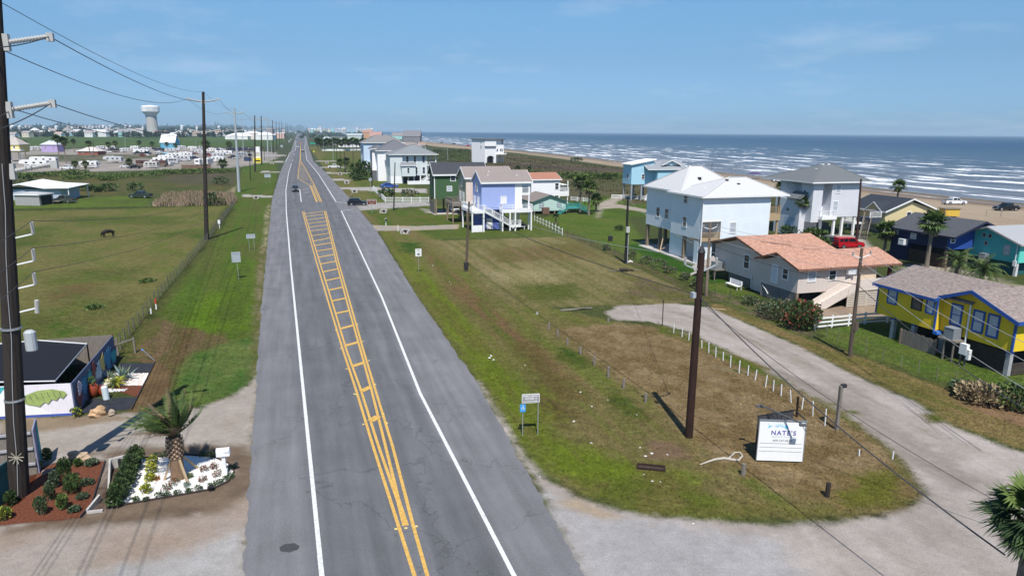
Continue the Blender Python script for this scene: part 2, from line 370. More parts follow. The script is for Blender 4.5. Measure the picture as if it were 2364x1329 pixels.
zone([(752, 398), (812, 398), (812, 401), (756, 401)], DR, None, 3, 1, 0.3, 0, 'drive')
zone([(735, 385), (800, 386), (800, 388), (738, 388)], DR, None, 3, 1, 0.3, 0, 'drive')
zone([(728, 371), (780, 371), (780, 373), (730, 373)], DR, None, 3, 1, 0.3, 0, 'drive')
zone([(560, 449), (628, 452), (628, 456), (560, 454)], DR, None, 3, 1, 0.3, 0, 'drive')
zone([(600, 374), (655, 372), (654, 375), (600, 376)], DR, None, 3, 1, 0.3, 0, 'drive')
zone([(605, 358), (662, 358), (661, 360), (605, 360)], DR, None, 3, 1, 0.3, 0, 'drive')
zone([(605, 395), (646, 396), (645, 399), (600, 398)], DR, None, 3, 1, 0.3, 0, 'drive')
zone([(1380, 505), (1380, 470), (1430, 450), (1455, 448), (1420, 470), (1500, 485), (1500, 492), (1430, 480), (1390, 482)], (204, 190, 172), None, 4, 3, 0.6, 0, 'drive')
zone([(1840, 535), (1990, 545), (2010, 570), (1900, 575), (1850, 555)], (210, 200, 186), None, 3, 3, 0.5, 0, 'drive')
zone([(2080, 610), (2180, 612), (2364, 660), (2364, 680), (2230, 650), (2090, 625)], (214, 200, 184), (150, 150, 110), 4, 3, 1.0, 0.2, 'drive')
zone([(1560, 705), (1700, 690), (1990, 700), (2080, 735), (1900, 742), (1870, 735)], (186, 168, 148), None, 2, 2, 0.6, 0, 'drive') if False else None
zone([(1850, 712), (2040, 700), (2090, 735), (1890, 735)], (196, 174, 152), (180, 158, 134), 2, 2, 0.4, 0, 'drive')
zone([(970, 482), (1090, 488), (1090, 496), (985, 492)], (206, 198, 190), (120, 120, 80), 2, 2, 0.5, 0.1)
zone([(1000, 342), (1180, 356), (1440, 392), (1560, 402), (1560, 470), (1440, 440), (1300, 432), (1170, 400), (1000, 362)], (116, 106, 80), (98, 98, 62), 25, 12, 6)
zone([(1010, 368), (1090, 372), (1090, 352), (1010, 346)], (92, 110, 56), (88, 90, 60), 14, 5, 6)
zone([(1170, 384), (1320, 394), (1440, 410), (1440, 404), (1300, 386), (1170, 370)], (118, 104, 84), (104, 100, 74), 10, 6, 4)
zone([(1300, 404), (1445, 406), (1445, 414), (1300, 412)], (84, 122, 44), None, 6, 6, 2)
BEA = [(940, 329), (1010, 339), (1180, 352), (1300, 367), (1450, 388), (1560, 402), (1800, 436), (1900, 462), (2080, 500), (2230, 560), (2364, 600), (3000, 720)]
zone([(936, 322), (1000, 329), (1160, 344), (1300, 358), (1440, 374), (1600, 392), (1800, 414), (2000, 434), (2200, 456), (2364, 472), (3000, 540)] + BEA[::-1], (206, 186, 160), (192, 170, 144), 25, 8, 2.0, 0, 'beach', amp=0.8)
zone([(936, 321), (1000, 328.5), (1160, 343.5), (1440, 373.5), (1800, 413.5), (2364, 471), (3000, 538), (3000, 560), (2364, 486), (1800, 421), (1440, 378), (1160, 346.5), (1000, 331)], (150, 132, 116), (176, 154, 132), 20, 4, 2.0, 0, 'beach', amp=1.2)
zone([(2180, 545), (2364, 575), (2600, 620), (2600, 650), (2364, 600), (2200, 565)], (126, 122, 84), (214, 198, 176), 2.5, 2.5, 1.5, 0.6, amp=1.5)
def paint(u, v):
  n = len(u)
  col = np.zeros((n, 3)); gr = np.ones(n); kd = np.zeros(n, int)
  kinds = [None, 'park', 'lot', 'bed', 'road', 'drive', 'beach']
  wob = fbm(u * 1.7, v * 1.7, 91) - 0.5
  for (poly, c1, c2, su, sv, soft, g, kind, amp, thr) in Z:
    a = np.array(poly); pad = soft * 3 + 1
    idx = np.where((u > a[:, 0].min() - pad) & (u < a[:, 0].max() + pad) & (v > a[:, 1].min() - pad) & (v < a[:, 1].max() + pad))[0]
    if not len(idx): continue
    x, y = u[idx], v[idx]
    d = sdist(x, y, poly) + wob[idx] * soft * 2.2
    al = np.clip(d / soft * 0.5 + 0.5, 0, 1); al = al * al * (3 - 2 * al)
    t = fbm(x / su, y / sv, len(poly) + int(su * 10))
    t = np.clip((t - thr) * 3.0 * amp + 0.5, 0, 1)
    c = np.array(c1)[None] * (1 - t[:, None]) + np.array(c2)[None] * t[:, None]
    col[idx] = col[idx] * (1 - al[:, None]) + c * al[:, None]
    gr[idx] = gr[idx] * (1 - al) + g * al
    if kind: kd[idx[d > 0]] = kinds.index(kind)
    elif g > 0.5: kd[idx[d > 0]] = 0
  return col, gr, kd, kinds
def axis(lo, parts, grow, hi):
  a = [lo]
  for end, st in parts:
    while a[-1] < end: a.append(a[-1] + st)
  st = parts[-1][1]
  while a[-1] < hi: st *= grow; a.append(a[-1] + st)
  return np.array(a)
au = axis(8.0, [(17, 2.0), (62, 0.24), (140, 0.6)], 1.035, 26000)
avp = axis(-32.0, [(46, 0.26), (110, 0.8)], 1.05, 212)
avn = -axis(32.8, [(80, 0.8)], 1.05, 24000)[::-1]
av = np.concatenate([avn, avp]); av = av[av < 212]
gu, gv = np.meshgrid(au, av, indexing='ij')
nu, nv = gu.shape
gv = np.where(gv > 150, 150 + (gv - 150) * (np.interp(gu, SHU, SHV) + 2 - 150) / (av.max() - 150), gv)
gu, gv = gu.ravel(), gv.ravel()
gcol, ggr, gkd, KINDS = paint(gu, gv)
gx = UU.x * gu + VV.x * gv; gy = UU.y * gu + VV.y * gv
gz = np.zeros_like(gu)
ii, jj = np.meshgrid(np.arange(nu - 1), np.arange(nv - 1), indexing='ij')
q0 = (ii * nv + jj).ravel()
quads = np.stack([q0, q0 + nv, q0 + nv + 1, q0 + 1], 1)[:, ::-1]
fk = gkd[q0]
def npmesh(name, verts, faces, material, col=None, gr=None, smooth=False):
  me = bpy.data.meshes.new(name)
  k = faces.shape[1]
  me.vertices.add(len(verts)); me.vertices.foreach_set('co', verts.astype(np.float32).ravel())
  me.loops.add(faces.size); me.loops.foreach_set('vertex_index', faces.astype(np.int32).ravel())
  me.polygons.add(len(faces))
  me.polygons.foreach_set('loop_start', np.arange(0, faces.size, k, dtype=np.int32))
  me.polygons.foreach_set('loop_total', np.full(len(faces), k, dtype=np.int32))
  if smooth: me.polygons.foreach_set('use_smooth', np.ones(len(faces), bool))
  if col is not None:
    a = me.attributes.new('Col', 'FLOAT_COLOR', 'POINT')
    a.data.foreach_set('color', np.concatenate([col, np.ones((len(col), 1))], 1).astype(np.float32).ravel())
  if gr is not None:
    a = me.attributes.new('Gr', 'FLOAT', 'POINT'); a.data.foreach_set('value', gr.astype(np.float32))
  me.materials.append(material)
  me.update(calc_edges=True); me.validate()
  o = bpy.data.objects.new(name, me); COL.objects.link(o)
  return o
def ground_mat():
  m = bpy.data.materials.new('ground_cover'); m.use_nodes = True
  n, l = m.node_tree.nodes, m.node_tree.links
  b = n['Principled BSDF']; b.inputs['Roughness'].default_value = 0.95; b.inputs['Specular IOR Level'].default_value = 0.1
  at = n.new('ShaderNodeAttribute'); at.attribute_name = 'Col'
  ag = n.new('ShaderNodeAttribute'); ag.attribute_name = 'Gr'
  geo = n.new('ShaderNodeNewGeometry')
  def noise(s, d, rough=0.7):
    k = n.new('ShaderNodeTexNoise'); k.inputs['Scale'].default_value = s; k.inputs['Detail'].default_value = d; k.inputs['Roughness'].default_value = rough
    l.new(geo.outputs['Position'], k.inputs['Vector']); return k.outputs[0]
  def rng(x, a, bb, lo=0.25, hi=0.75):
    k = n.new('ShaderNodeMapRange'); k.inputs[1].default_value = lo; k.inputs[2].default_value = hi; k.inputs[3].default_value = a; k.inputs[4].default_value = bb
    l.new(x, k.inputs[0]); return k.outputs[0]
  def math(op, x, y):
    k = n.new('ShaderNodeMath'); k.operation = op
    for i, q in enumerate((x, y)):
      if isinstance(q, (int, float)): k.inputs[i].default_value = q
      else: l.new(q, k.inputs[i])
    return k.outputs[0]
  fine, mid, wide = noise(7.0, 8, 0.8), noise(1.1, 6), noise(0.12, 5)
  clump = noise(2.6, 5, 0.75)
  gf = math('MULTIPLY', math('MULTIPLY', math('MULTIPLY', rng(fine, 0.35, 1.7), rng(mid, 0.68, 1.32)), rng(wide, 0.86, 1.14)), rng(clump, 0.6, 1.4, .3, .7))
  sf = math('MULTIPLY', math('MULTIPLY', rng(noise(13, 6, 0.9), 0.55, 1.42), rng(clump, 0.84, 1.14)), math('MULTIPLY', rng(mid, 0.86, 1.12), rng(wide, 0.9, 1.1)))
  mxx = n.new('ShaderNodeMix'); mxx.data_type = 'FLOAT'
  l.new(ag.outputs['Fac'], mxx.inputs[0]); l.new(sf, mxx.inputs[2]); l.new(gf, mxx.inputs[3])
  vm = n.new('ShaderNodeVectorMath'); vm.operation = 'SCALE'
  l.new(at.outputs['Color'], vm.inputs[0]); l.new(mxx.outputs[0], vm.inputs['Scale'])
  mp = n.new('ShaderNodeMapping'); mp.inputs['Rotation'].default_value = (0, 0, -GA); l.new(geo.outputs['Position'], mp.inputs[0])
  mq = n.new('ShaderNodeMapping'); mq.inputs['Scale'].default_value = (1.0, 0.045, 1.0); l.new(mp.outputs[0], mq.inputs[0])
  ks = n.new('ShaderNodeTexNoise'); ks.inputs['Scale'].default_value = 1.5; ks.inputs['Detail'].default_value = 5; ks.inputs['Roughness'].default_value = 0.7; l.new(mq.outputs[0], ks.inputs['Vector'])
  gf = math('MULTIPLY', gf, rng(ks.outputs[0], 0.70, 1.30, 0.3, 0.7)); sf = math('MULTIPLY', sf, rng(ks.outputs[0], 0.88, 1.12, 0.3, 0.7))
  my = n.new('ShaderNodeMix'); my.data_type = 'RGBA'; my.blend_type = 'MULTIPLY'
  l.new(math('MULTIPLY', rng(noise(3.1, 5), 0.0, 0.4, 0.5, 0.75), ag.outputs['Fac']), my.inputs[0])
  l.new(vm.outputs[0], my.inputs[6]); my.inputs[7].default_value = (1.25, 1.02, 0.8, 1)
  l.new(my.outputs[2], b.inputs['Base Color'])
  bp = n.new('ShaderNodeBump'); bp.inputs['Strength'].default_value = 0.55; bp.inputs['Distance'].default_value = 0.09
  l.new(fine, bp.inputs['Height']); l.new(bp.outputs[0], b.inputs['Normal'])
  return m
GM = ground_mat()
V3 = np.stack([gx, gy, gz], 1)
for kname, oname in ((None, 'ground'), ('park', 'caravan_park_pavement'), ('lot', 'gravel_apron'), ('bed', 'mulch_ground'), ('road', 'gravel_road'), ('drive', 'driveway_pavement'), ('beach', 'sand_beach')):
  f = quads[fk == KINDS.index(kname)]
  if not len(f): continue
  used, inv = np.unique(f.ravel(), return_inverse=True)
  o = npmesh(oname, V3[used], inv.reshape(f.shape), GM, gcol[used], ggr[used])
  o['kind'] = 'structure'
# ------------------------------------------------------------------ the highway
def xi(pts, y):
  p = sorted(pts, key=lambda q: q[1])
  ys = [q[1] for q in p]; xs = [q[0] for q in p]
  if y > ys[-1]:
    return xs[-1] + (y - ys[-1]) * (xs[-1] - xs[-2]) / (ys[-1] - ys[-2])
  return float(np.interp(y, ys, xs))
RL = [(560, 1329), (590, 900), (604, 700), (618, 560), (628, 460), (646, 400), (657, 374), (672, 348), (677.5, 330), (683, 315), (688, 307)]
RR = [(1350, 1329), (1100, 880), (960, 680), (868, 530), (805, 455), (754, 400), (724, 372), (715, 348), (712, 336), (708, 317), (702, 307)]
WL = [(743, 1329), (715, 1050), (696, 860), (672, 620), (661, 490), (660, 440), (666, 400), (673, 377), (681, 348), (684, 339), (688, 315), (691, 307)]
WR = [(1187, 1329), (970, 908), (882, 687), (788, 487), (775, 465), (734, 400), (708, 369), (706, 354), (703, 338), (704, 320), (700, 307)]
YL = [(957, 1329), (922, 1220), (861, 1029), (822, 900), (761, 707), (731, 605), (698, 488), (687, 440), (687.5, 412), (692.5, 370), (693.7, 336), (694, 307)]
YR = [(986, 1329), (954, 1213), (906, 1029), (866, 900), (810, 707), (781, 605), (752, 487), (742, 466), (725, 427), (693.9, 370), (694.2, 336), (695.5, 307)]
ys = [1900, 1600, 1450] + list(np.arange(1329, 560, -9)) + list(np.arange(560, 420, -4)) + list(np.arange(420, 330, -2)) + list(np.arange(330, 307, -1))
cols_ = []; rows = []
LANEC, SHC = C(136, 137, 140), C(150, 149, 152)
for y in ys:
  k = [xi(l, y) for l in (RL, WL, YL, YR, WR, RR)]
  row = []
  for a in range(5):
    m = 6 if a in (1, 3) else 4
    for t in range(m): row.append((k[a] + (k[a + 1] - k[a]) * t / m, a, t / m))
  row.append((k[5], 4, 1.0))
  rows.append([(P(x, y, 0.02), a, t) for x, a, t in row])
nr, nc = len(rows), len(rows[0])
rv = np.array([[tuple(p[0]) for p in r] for r in rows]).reshape(-1, 3)
rc = []
for r in rows:
  for p, a, t in r:
    if a in (0, 4): c = np.array(SHC)
    else:
      c = np.array(LANEC)
      if a in (1, 3): c = c * (0.86 + 0.14 * math.cos(4 * math.pi * t) ** 2)
    rc.append(c)
rc = np.array(rc)
ru = rv[:, 0] * UU.x + rv[:, 1] * UU.y; rw = rv[:, 0] * VV.x + rv[:, 1] * VV.y
rc *= (0.88 + 0.24 * fbm(ru / 25, rw / 3, 5))[:, None]
edge = np.zeros(nr * nc); edge.reshape(nr, nc)[:, 0] = 1; edge.reshape(nr, nc)[:, -1] = 1
jag = (fbm(ru * 1.9, rw * 0 + 3, 12) - 0.5) * 0.35 * edge
rv[:, 0] += VV.x * jag; rv[:, 1] += VV.y * jag
ra, rb = np.meshgrid(np.arange(nr - 1), np.arange(nc - 1), indexing='ij')
r0 = (ra * nc + rb).ravel()
rq = np.stack([r0, r0 + 1, r0 + nc + 1, r0 + nc], 1)
def asphalt():
  m = bpy.data.materials.new('asphalt'); m.use_nodes = True
  n, l = m.node_tree.nodes, m.node_tree.links
  b = n['Principled BSDF']; b.inputs['Roughness'].default_value = 0.85; b.inputs['Specular IOR Level'].default_value = 0.25
  at = n.new('ShaderNodeAttribute'); at.attribute_name = 'Col'
  geo = n.new('ShaderNodeNewGeometry'); out = at.outputs['Color']
  mp = n.new('ShaderNodeMapping'); mp.vector_type = 'POINT'; mp.inputs['Rotation'].default_value = (0, 0, -GA)
  l.new(geo.outputs['Position'], mp.inputs[0])
  mp2 = n.new('ShaderNodeMapping'); mp2.inputs['Scale'].default_value = (1.0, 0.06, 1)
  l.new(mp.outputs[0], mp2.inputs[0])
  for src, s, d, lo, hi in ((geo.outputs['Position'], 28, 5, 0.8, 1.2), (mp2.outputs[0], 1.6, 6, 0.84, 1.16), (geo.outputs['Position'], 0.35, 5, 0.9, 1.1)):
    k = n.new('ShaderNodeTexNoise'); k.inputs['Scale'].default_value = s; k.inputs['Detail'].default_value = d; l.new(src, k.inputs['Vector'])
    r = n.new('ShaderNodeMapRange'); r.inputs[1].default_value = 0.3; r.inputs[2].default_value = 0.7; r.inputs[3].default_value = lo; r.inputs[4].default_value = hi
    l.new(k.outputs[0], r.inputs[0])
    v = n.new('ShaderNodeVectorMath'); v.operation = 'SCALE'; l.new(out, v.inputs[0]); l.new(r.outputs[0], v.inputs['Scale']); out = v.outputs[0]
  vo = n.new('ShaderNodeTexVoronoi'); vo.feature = 'DISTANCE_TO_EDGE'; vo.inputs['Scale'].default_value = 0.11
  nd = n.new('ShaderNodeTexNoise'); nd.inputs['Scale'].default_value = 0.7; nd.inputs['Detail'].default_value = 4; l.new(geo.outputs['Position'], nd.inputs['Vector'])
  ad = n.new('ShaderNodeMix'); ad.data_type = 'VECTOR'; ad.inputs[0].default_value = 0.75
  mpn = n.new('ShaderNodeVectorMath'); mpn.operation = 'MULTIPLY_ADD'; mpn.inputs[1].default_value = (4, 4, 0)
  l.new(nd.outputs[1], mpn.inputs[0]); l.new(geo.outputs['Position'], mpn.inputs[2]); l.new(mpn.outputs[0], vo.inputs['Vector'])
  r = n.new('ShaderNodeMapRange'); r.inputs[1].default_value = 0.0; r.inputs[2].default_value = 0.006; r.inputs[3].default_value = 0.72; r.inputs[4].default_value = 1.0
  l.new(vo.outputs['Distance'], r.inputs[0])
  v = n.new('ShaderNodeVectorMath'); v.operation = 'SCALE'; l.new(out, v.inputs[0]); l.new(r.outputs[0], v.inputs['Scale'])
  l.new(v.outputs[0], b.inputs['Base Color'])
  k = n.new('ShaderNodeTexNoise'); k.inputs['Scale'].default_value = 60; l.new(geo.outputs['Position'], k.inputs['Vector'])
  bp = n.new('ShaderNodeBump'); bp.inputs['Distance'].default_value = 0.01; bp.inputs['Strength'].default_value = 0.5; l.new(k.outputs[0], bp.inputs['Height']); l.new(bp.outputs[0], b.inputs['Normal'])
  return m
o = npmesh('road', rv, rq, asphalt(), rc); o['kind'] = 'structure'
WHITE = mat('road_paint_white', (0.60, 0.60, 0.58), 0.7, 0.24, 6.0)
YELL = mat('road_paint_yellow', (0.56, 0.34, 0.085), 0.7, 0.26, 6.0)
def ribbon(mb, pts, w, z=0.026, step=6.0):
  q = []
  for a, b in zip(pts[:-1], pts[1:]):
    n = max(1, int((b - a).length / step))
    q += [a.lerp(b, i / n) for i in range(n)]
  q.append(pts[-1])
  vs_, fs_ = [], []
  for i, p in enumerate(q):
    d = (q[min(i + 1, len(q) - 1)] - q[max(i - 1, 0)]); d.z = 0; d.normalize()
    s = Vector((-d.y, d.x, 0)) * w / 2
    vs_ += [Vector((p.x + s.x, p.y + s.y, z)), Vector((p.x - s.x, p.y - s.y, z))]
  for i in range(len(q) - 1): fs_.append((2 * i, 2 * i + 1, 2 * i + 3, 2 * i + 2))
  mb.add(vs_, fs_)
def up(n, faceobj): pass
def marks(name, lines, m):
  mb = MB()
  for i, (pts, w) in enumerate(lines): ribbon(mb, [P(*q) for q in pts], w, 0.026 + 0.0004 * (i % 40))
  o = mb.build(name, m); o['kind'] = 'structure'; return o
def ext(pts): return [(pts[0][0] + (pts[0][0] - pts[1][0]) * 300 / (pts[0][1] - pts[1][1]), pts[0][1] + 300)] + pts
wh = [(ext(WL[:7]) + [(673, 377)], 0.2), ([(675, 372), (676.5, 368)], 0.2), ([(679, 359), (680, 355)], 0.2),
   (ext(WR[:4]) + [(816, 483)], 0.2), ([(801, 469.4), (775.5, 465.5), (734, 400), (708, 369), (706, 354), (703, 338), (706.5, 329), (704.6, 319.6)], 0.22),
   ([(692, 437), (695.5, 466)], 0.22), ([(658.7, 373.5), (666, 360.5), (668, 353.5), (681, 348), (684, 339), (681.6, 330), (684, 322)], 0.24),
   ([(700, 437.5), (713, 437)], 0.5), ([(700, 444.7), (714, 444.2)], 0.5)]
marks('road_markings_white', wh, WHITE)
LI = [(833, 900), (800, 808.6), (769.7, 707), (738, 605), (701.5, 488.6)]
LI2 = [(933, 1214), (918.8, 1158), (873.6, 1029), (833, 900)]
RI = [(857.5, 900), (832.4, 808.6), (803.6, 707), (776.5, 605.5), (748.7, 487)]
RI2 = [(940, 1213), (920, 1152), (889.8, 1029), (857.5, 900)]
yl = [(ext([(957, 1329), (922, 1220), (861, 1029), (822, 900), (791.8, 808.6), (761, 707), (730.8, 605.5), (698, 488.6)]), 0.16), (LI2 + LI[1:], 0.16),
   (ext([(986.7, 1329), (954, 1213), (906, 1029), (866.5, 900), (839, 808.6), (810.4, 707), (781.6, 605.5), (752, 487)]), 0.16), (RI2 + RI[1:], 0.16),
   ([(929, 1185), (936, 1213)], 0.24),
   ([(730.4, 466.4), (715.4, 428), (687.5, 412), (689, 395), (692.5, 370)], 0.22), ([(733.4, 466.4), (718, 429)], 0.2),
   ([(742.5, 466), (725.5, 426.7), (711, 400), (693.7, 371)], 0.22), ([(739, 466), (722, 427)], 0.2),
   ([(693, 370), (693.9, 336)], 0.5)]
for l_, r_ in ((70, 52), (90, 72), (112, 95), (137, 120), (162, 145), (188, 172), (220, 202), (257, 233), (287, 267), (325, 307), (367, 347), (413, 393), (467, 445), (526, 505), (592, 570), (665, 645), (750, 730), (855, 830), (970, 945), (1110, 1085), (1280, 1250)):
  a, b = l_ / 2.953 + 470, r_ / 2.953 + 470
  yl.append(([(xi(LI, a), a), (xi(RI, b), b)], 0.5))
yl.append(([(xi(LI2, 972.6), 972.6), (xi(RI2, 961), 961)], 0.5))
for k in range(22):
  y = 375 + 40 * (k / 21) ** 1.3
  xl, xr = xi([(692.5, 370), (689, 395), (687.5, 412), (715.4, 428)], y), xi([(693.7, 371), (711, 400), (725.5, 426.7)], y)
  if y > 412: xl = 687.5 + (y - 412) * 1.74
  yl.append(([(xl, y), (xr, y - 0.8)], 0.55))
for k in range(9):
  y = 419 + 5.2 * k
  xl = max(xi([(715.4, 428), (733.4, 466.4)], y), 687.5 + (y - 412) * 1.74) if y < 428 else xi([(718, 429), (733.4, 466.4)], y)
  yl.append(([(xl, y), (xi([(722, 424), (739, 466)], y), y - 0.6)], 0.55))
marks('road_markings_yellow', yl, YELL)
mb = MB(); mb.add([P(688.8, 327.8, .026), P(698.6, 330, .026), P(693.7, 336, .026)], [(0, 2, 1)])
o = mb.build('road_markings_island', mat('island_paint', C(176, 130, 110), 0.8)); o['kind'] = 'structure'
mb = MB(); c = P(668, 1263, .0245); mb.add([(c.x + .42 * math.cos(k * .449), c.y + .3 * math.sin(k * .449) * (1 + .2 * (k % 2)), .0245) for k in range(14)], [tuple(range(14))])
o = mb.build('road_patch', mat('tar_patch', (.055, .055, .058), .7, .2, 4)); o['kind'] = 'structure'
stud = None; SM = mat('stud_yellow', (0.6, 0.45, 0.15), 0.5);
for x, y in ((914, 1220), (937, 1218), (961, 1214), (839, 979), (822, 910), (893, 976), (885, 955), (787, 804), (800, 851), (818, 909), (852, 832), (866, 887), (838, 788), (825, 748), (776, 762)):
  if stud is None:
    mb = MB(); mb.box(-.07, .07, -.06, .06, 0, .012); mb.add([(-.07, -.06, .012), (.07, -.06, .012), (.07, .06, .012), (-.07, .06, .012), (-.04, -.03, .035), (.04, -.03, .035), (.04, .03, .035), (-.04, .03, .035)], [(4, 5, 6, 7), (0, 1, 5, 4), (1, 2, 6, 5), (2, 3, 7, 6), (3, 0, 4, 7)])
    stud = c = mb.build('road_stud', SM)
  else: c = copy_tree(stud)
  c.location = P(x, y, 0.021); c.rotation_euler = (0, 0, GA)
  tag(c, 'small raised pavement marker beside the yellow centre lines', 'road stud', 'raised pavement markers along the yellow lines')
# ------------------------------------------------------------------ the sea
def sea():
  a = [-700.0]; st = 5.0
  while a[-1] < 30000:
    a.append(a[-1] + st)
    if a[-1] > 500: st *= 1.06
  s = [-6.0]; st = 1.3
  while s[-1] < 30000:
    s.append(s[-1] + st)
    if s[-1] > 130: st *= 1.025
  A, Sg = np.meshgrid(np.array(a), np.array(s), indexing='ij'); n1, n2 = A.shape
  A, Sg = A.ravel(), Sg.ravel()
  amp = np.clip(Sg / 30, 0, 1) * np.clip(1.2 - Sg / 450, 0.25, 1) * 0.45
  amp = np.where(Sg > 900, 0, amp)
  ph = Sg / 15 + 3.0 * fbm(A / 90, Sg / 60, 3) + A / 300
  z = amp * (np.sin(2 * math.pi * ph) * 0.6 + (fbm(A / 14, Sg / 5, 8) - 0.5) * 1.2) - 0.10 + np.clip(-Sg, 0, 9) * 0.0
  z = np.where(Sg < 4, -0.02 + 0.03 * np.clip(-Sg, -4, 6) / 6, z)
  v = np.interp(A, SHU, SHV) + Sg
  xyz = np.stack([UU.x * A + VV.x * v, UU.y * A + VV.y * v, z], 1)
  i1, i2 = np.meshgrid(np.arange(n1 - 1), np.arange(n2 - 1), indexing='ij')
  k0 = (i1 * n2 + i2).ravel()
  f = np.stack([k0, k0 + 1, k0 + n2 + 1, k0 + n2], 1)[:, ::-1]
  m = bpy.data.materials.new('sea_water'); m.use_nodes = True
  n, l = m.node_tree.nodes, m.node_tree.links
  b = n['Principled BSDF']; b.inputs['Roughness'].default_value = 0.35; b.inputs['Specular IOR Level'].default_value = 0.1
  at = n.new('ShaderNodeAttribute'); at.attribute_name = 'sea'
  def mp(sc, off=(0, 0, 0)):
    k = n.new('ShaderNodeMapping'); k.inputs['Scale'].default_value = sc; k.inputs['Location'].default_value = off; l.new(at.outputs['Vector'], k.inputs[0]); return k.outputs[0]
  def noise(vec, d=5, r=0.6, dist=0.0):
    k = n.new('ShaderNodeTexNoise'); k.inputs['Scale'].default_value = 1; k.inputs['Detail'].default_value = d; k.inputs['Roughness'].default_value = r; k.inputs['Distortion'].default_value = dist; l.new(vec, k.inputs['Vector']); return k.outputs[0]
  def ramp(x, stops):
    k = n.new('ShaderNodeValToRGB'); e = k.color_ramp.elements
    e[0].position, e[0].color = stops[0][0], stops[0][1]; e[1].position, e[1].color = stops[-1][0], stops[-1][1]
    for p, c in stops[1:-1]:
      q = e.new(p); q.color = c
    l.new(x, k.inputs[0]); return k.outputs[0]
  def math_(op, x, y):
    k = n.new('ShaderNodeMath'); k.operation = op; k.use_clamp = False
    for i, q in enumerate((x, y)):
      if isinstance(q, (int, float)): k.inputs[i].default_value = q
      else: l.new(q, k.inputs[i])
    return k.outputs[0]
  sp = n.new('ShaderNodeSeparateXYZ'); l.new(at.outputs['Vector'], sp.inputs[0])
  lg = math_('DIVIDE', math_('LOGARITHM', math_('MAXIMUM', sp.outputs[1], 1.0), 10.0), 4.5)
  g = lambda r_, g_, b_: (*C(r_, g_, b_, 1.5), 1)
  base = ramp(lg, [(0.0, g(140, 136, 136)), (0.22, g(134, 138, 144)), (0.40, g(118, 127, 136)), (0.56, g(80, 102, 120)), (0.66, g(34, 68, 100)), (1.0, g(22, 54, 90))])
  shade = noise(mp((1 / 55, 1 / 7, 1)), 6, 0.65, 0.6)
  mu = n.new('ShaderNodeMix'); mu.data_type = 'RGBA'; mu.blend_type = 'MULTIPLY'; mu.inputs[0].default_value = 1
  l.new(base, mu.inputs[6]); l.new(ramp(shade, [(0.3, (0.72, 0.72, 0.74, 1)), (0.7, (1.25, 1.25, 1.22, 1))]), mu.inputs[7])
  n1 = noise(mp((1 / 60, 1 / 10, 1)), 4, 0.55, 0.5)
  n2 = noise(mp((1 / 22, 1 / 5, 1), (3, 7, 0)), 5, 0.7, 0.3)
  n3 = noise(mp((1 / 4, 1 / 1.4, 1), (9, 2, 0)), 5, 0.75)
  mixn = math_('ADD', math_('ADD', math_('MULTIPLY', n1, 0.56), math_('MULTIPLY', n2, 0.31)), math_('MULTIPLY', n3, 0.18))
  thr = ramp(lg, [(0.0, (0.60,) * 3 + (1,)), (0.15, (0.555,) * 3 + (1,)), (0.34, (0.545,) * 3 + (1,)), (0.50, (0.555,) * 3 + (1,)), (0.57, (0.62,) * 3 + (1,)), (0.64, (0.70,) * 3 + (1,)), (1.0, (0.78,) * 3 + (1,))])
  fo = math_('MULTIPLY', math_('SUBTRACT', mixn, thr), 17.0)
  cl = n.new('ShaderNodeClamp'); l.new(fo, cl.inputs[0])
  mf = n.new('ShaderNodeMix'); mf.data_type = 'RGBA'; l.new(cl.outputs[0], mf.inputs[0]); l.new(mu.outputs[2], mf.inputs[6]); mf.inputs[7].default_value = (0.72, 0.74, 0.76, 1)
  l.new(mf.outputs[2], b.inputs['Base Color'])
  mr = n.new('ShaderNodeMix'); mr.data_type = 'FLOAT'; l.new(cl.outputs[0], mr.inputs[0]); mr.inputs[2].default_value = 0.33; mr.inputs[3].default_value = 0.9
  l.new(mr.outputs[0], b.inputs['Roughness'])
  bp = n.new('ShaderNodeBump'); bp.inputs['Distance'].default_value = 1.0; bp.inputs['Strength'].default_value = 0.5
  l.new(math_('ADD', shade, math_('MULTIPLY', n3, 0.3)), bp.inputs['Height']); l.new(bp.outputs[0], b.inputs['Normal'])
  o = npmesh('sea', xyz, f, m, smooth=True)
  a_ = o.data.attributes.new('sea', 'FLOAT_VECTOR', 'POINT')
  a_.data.foreach_set('vector', np.stack([A, Sg, Sg * 0], 1).astype(np.float32).ravel())
  o['kind'] = 'structure'
sea()
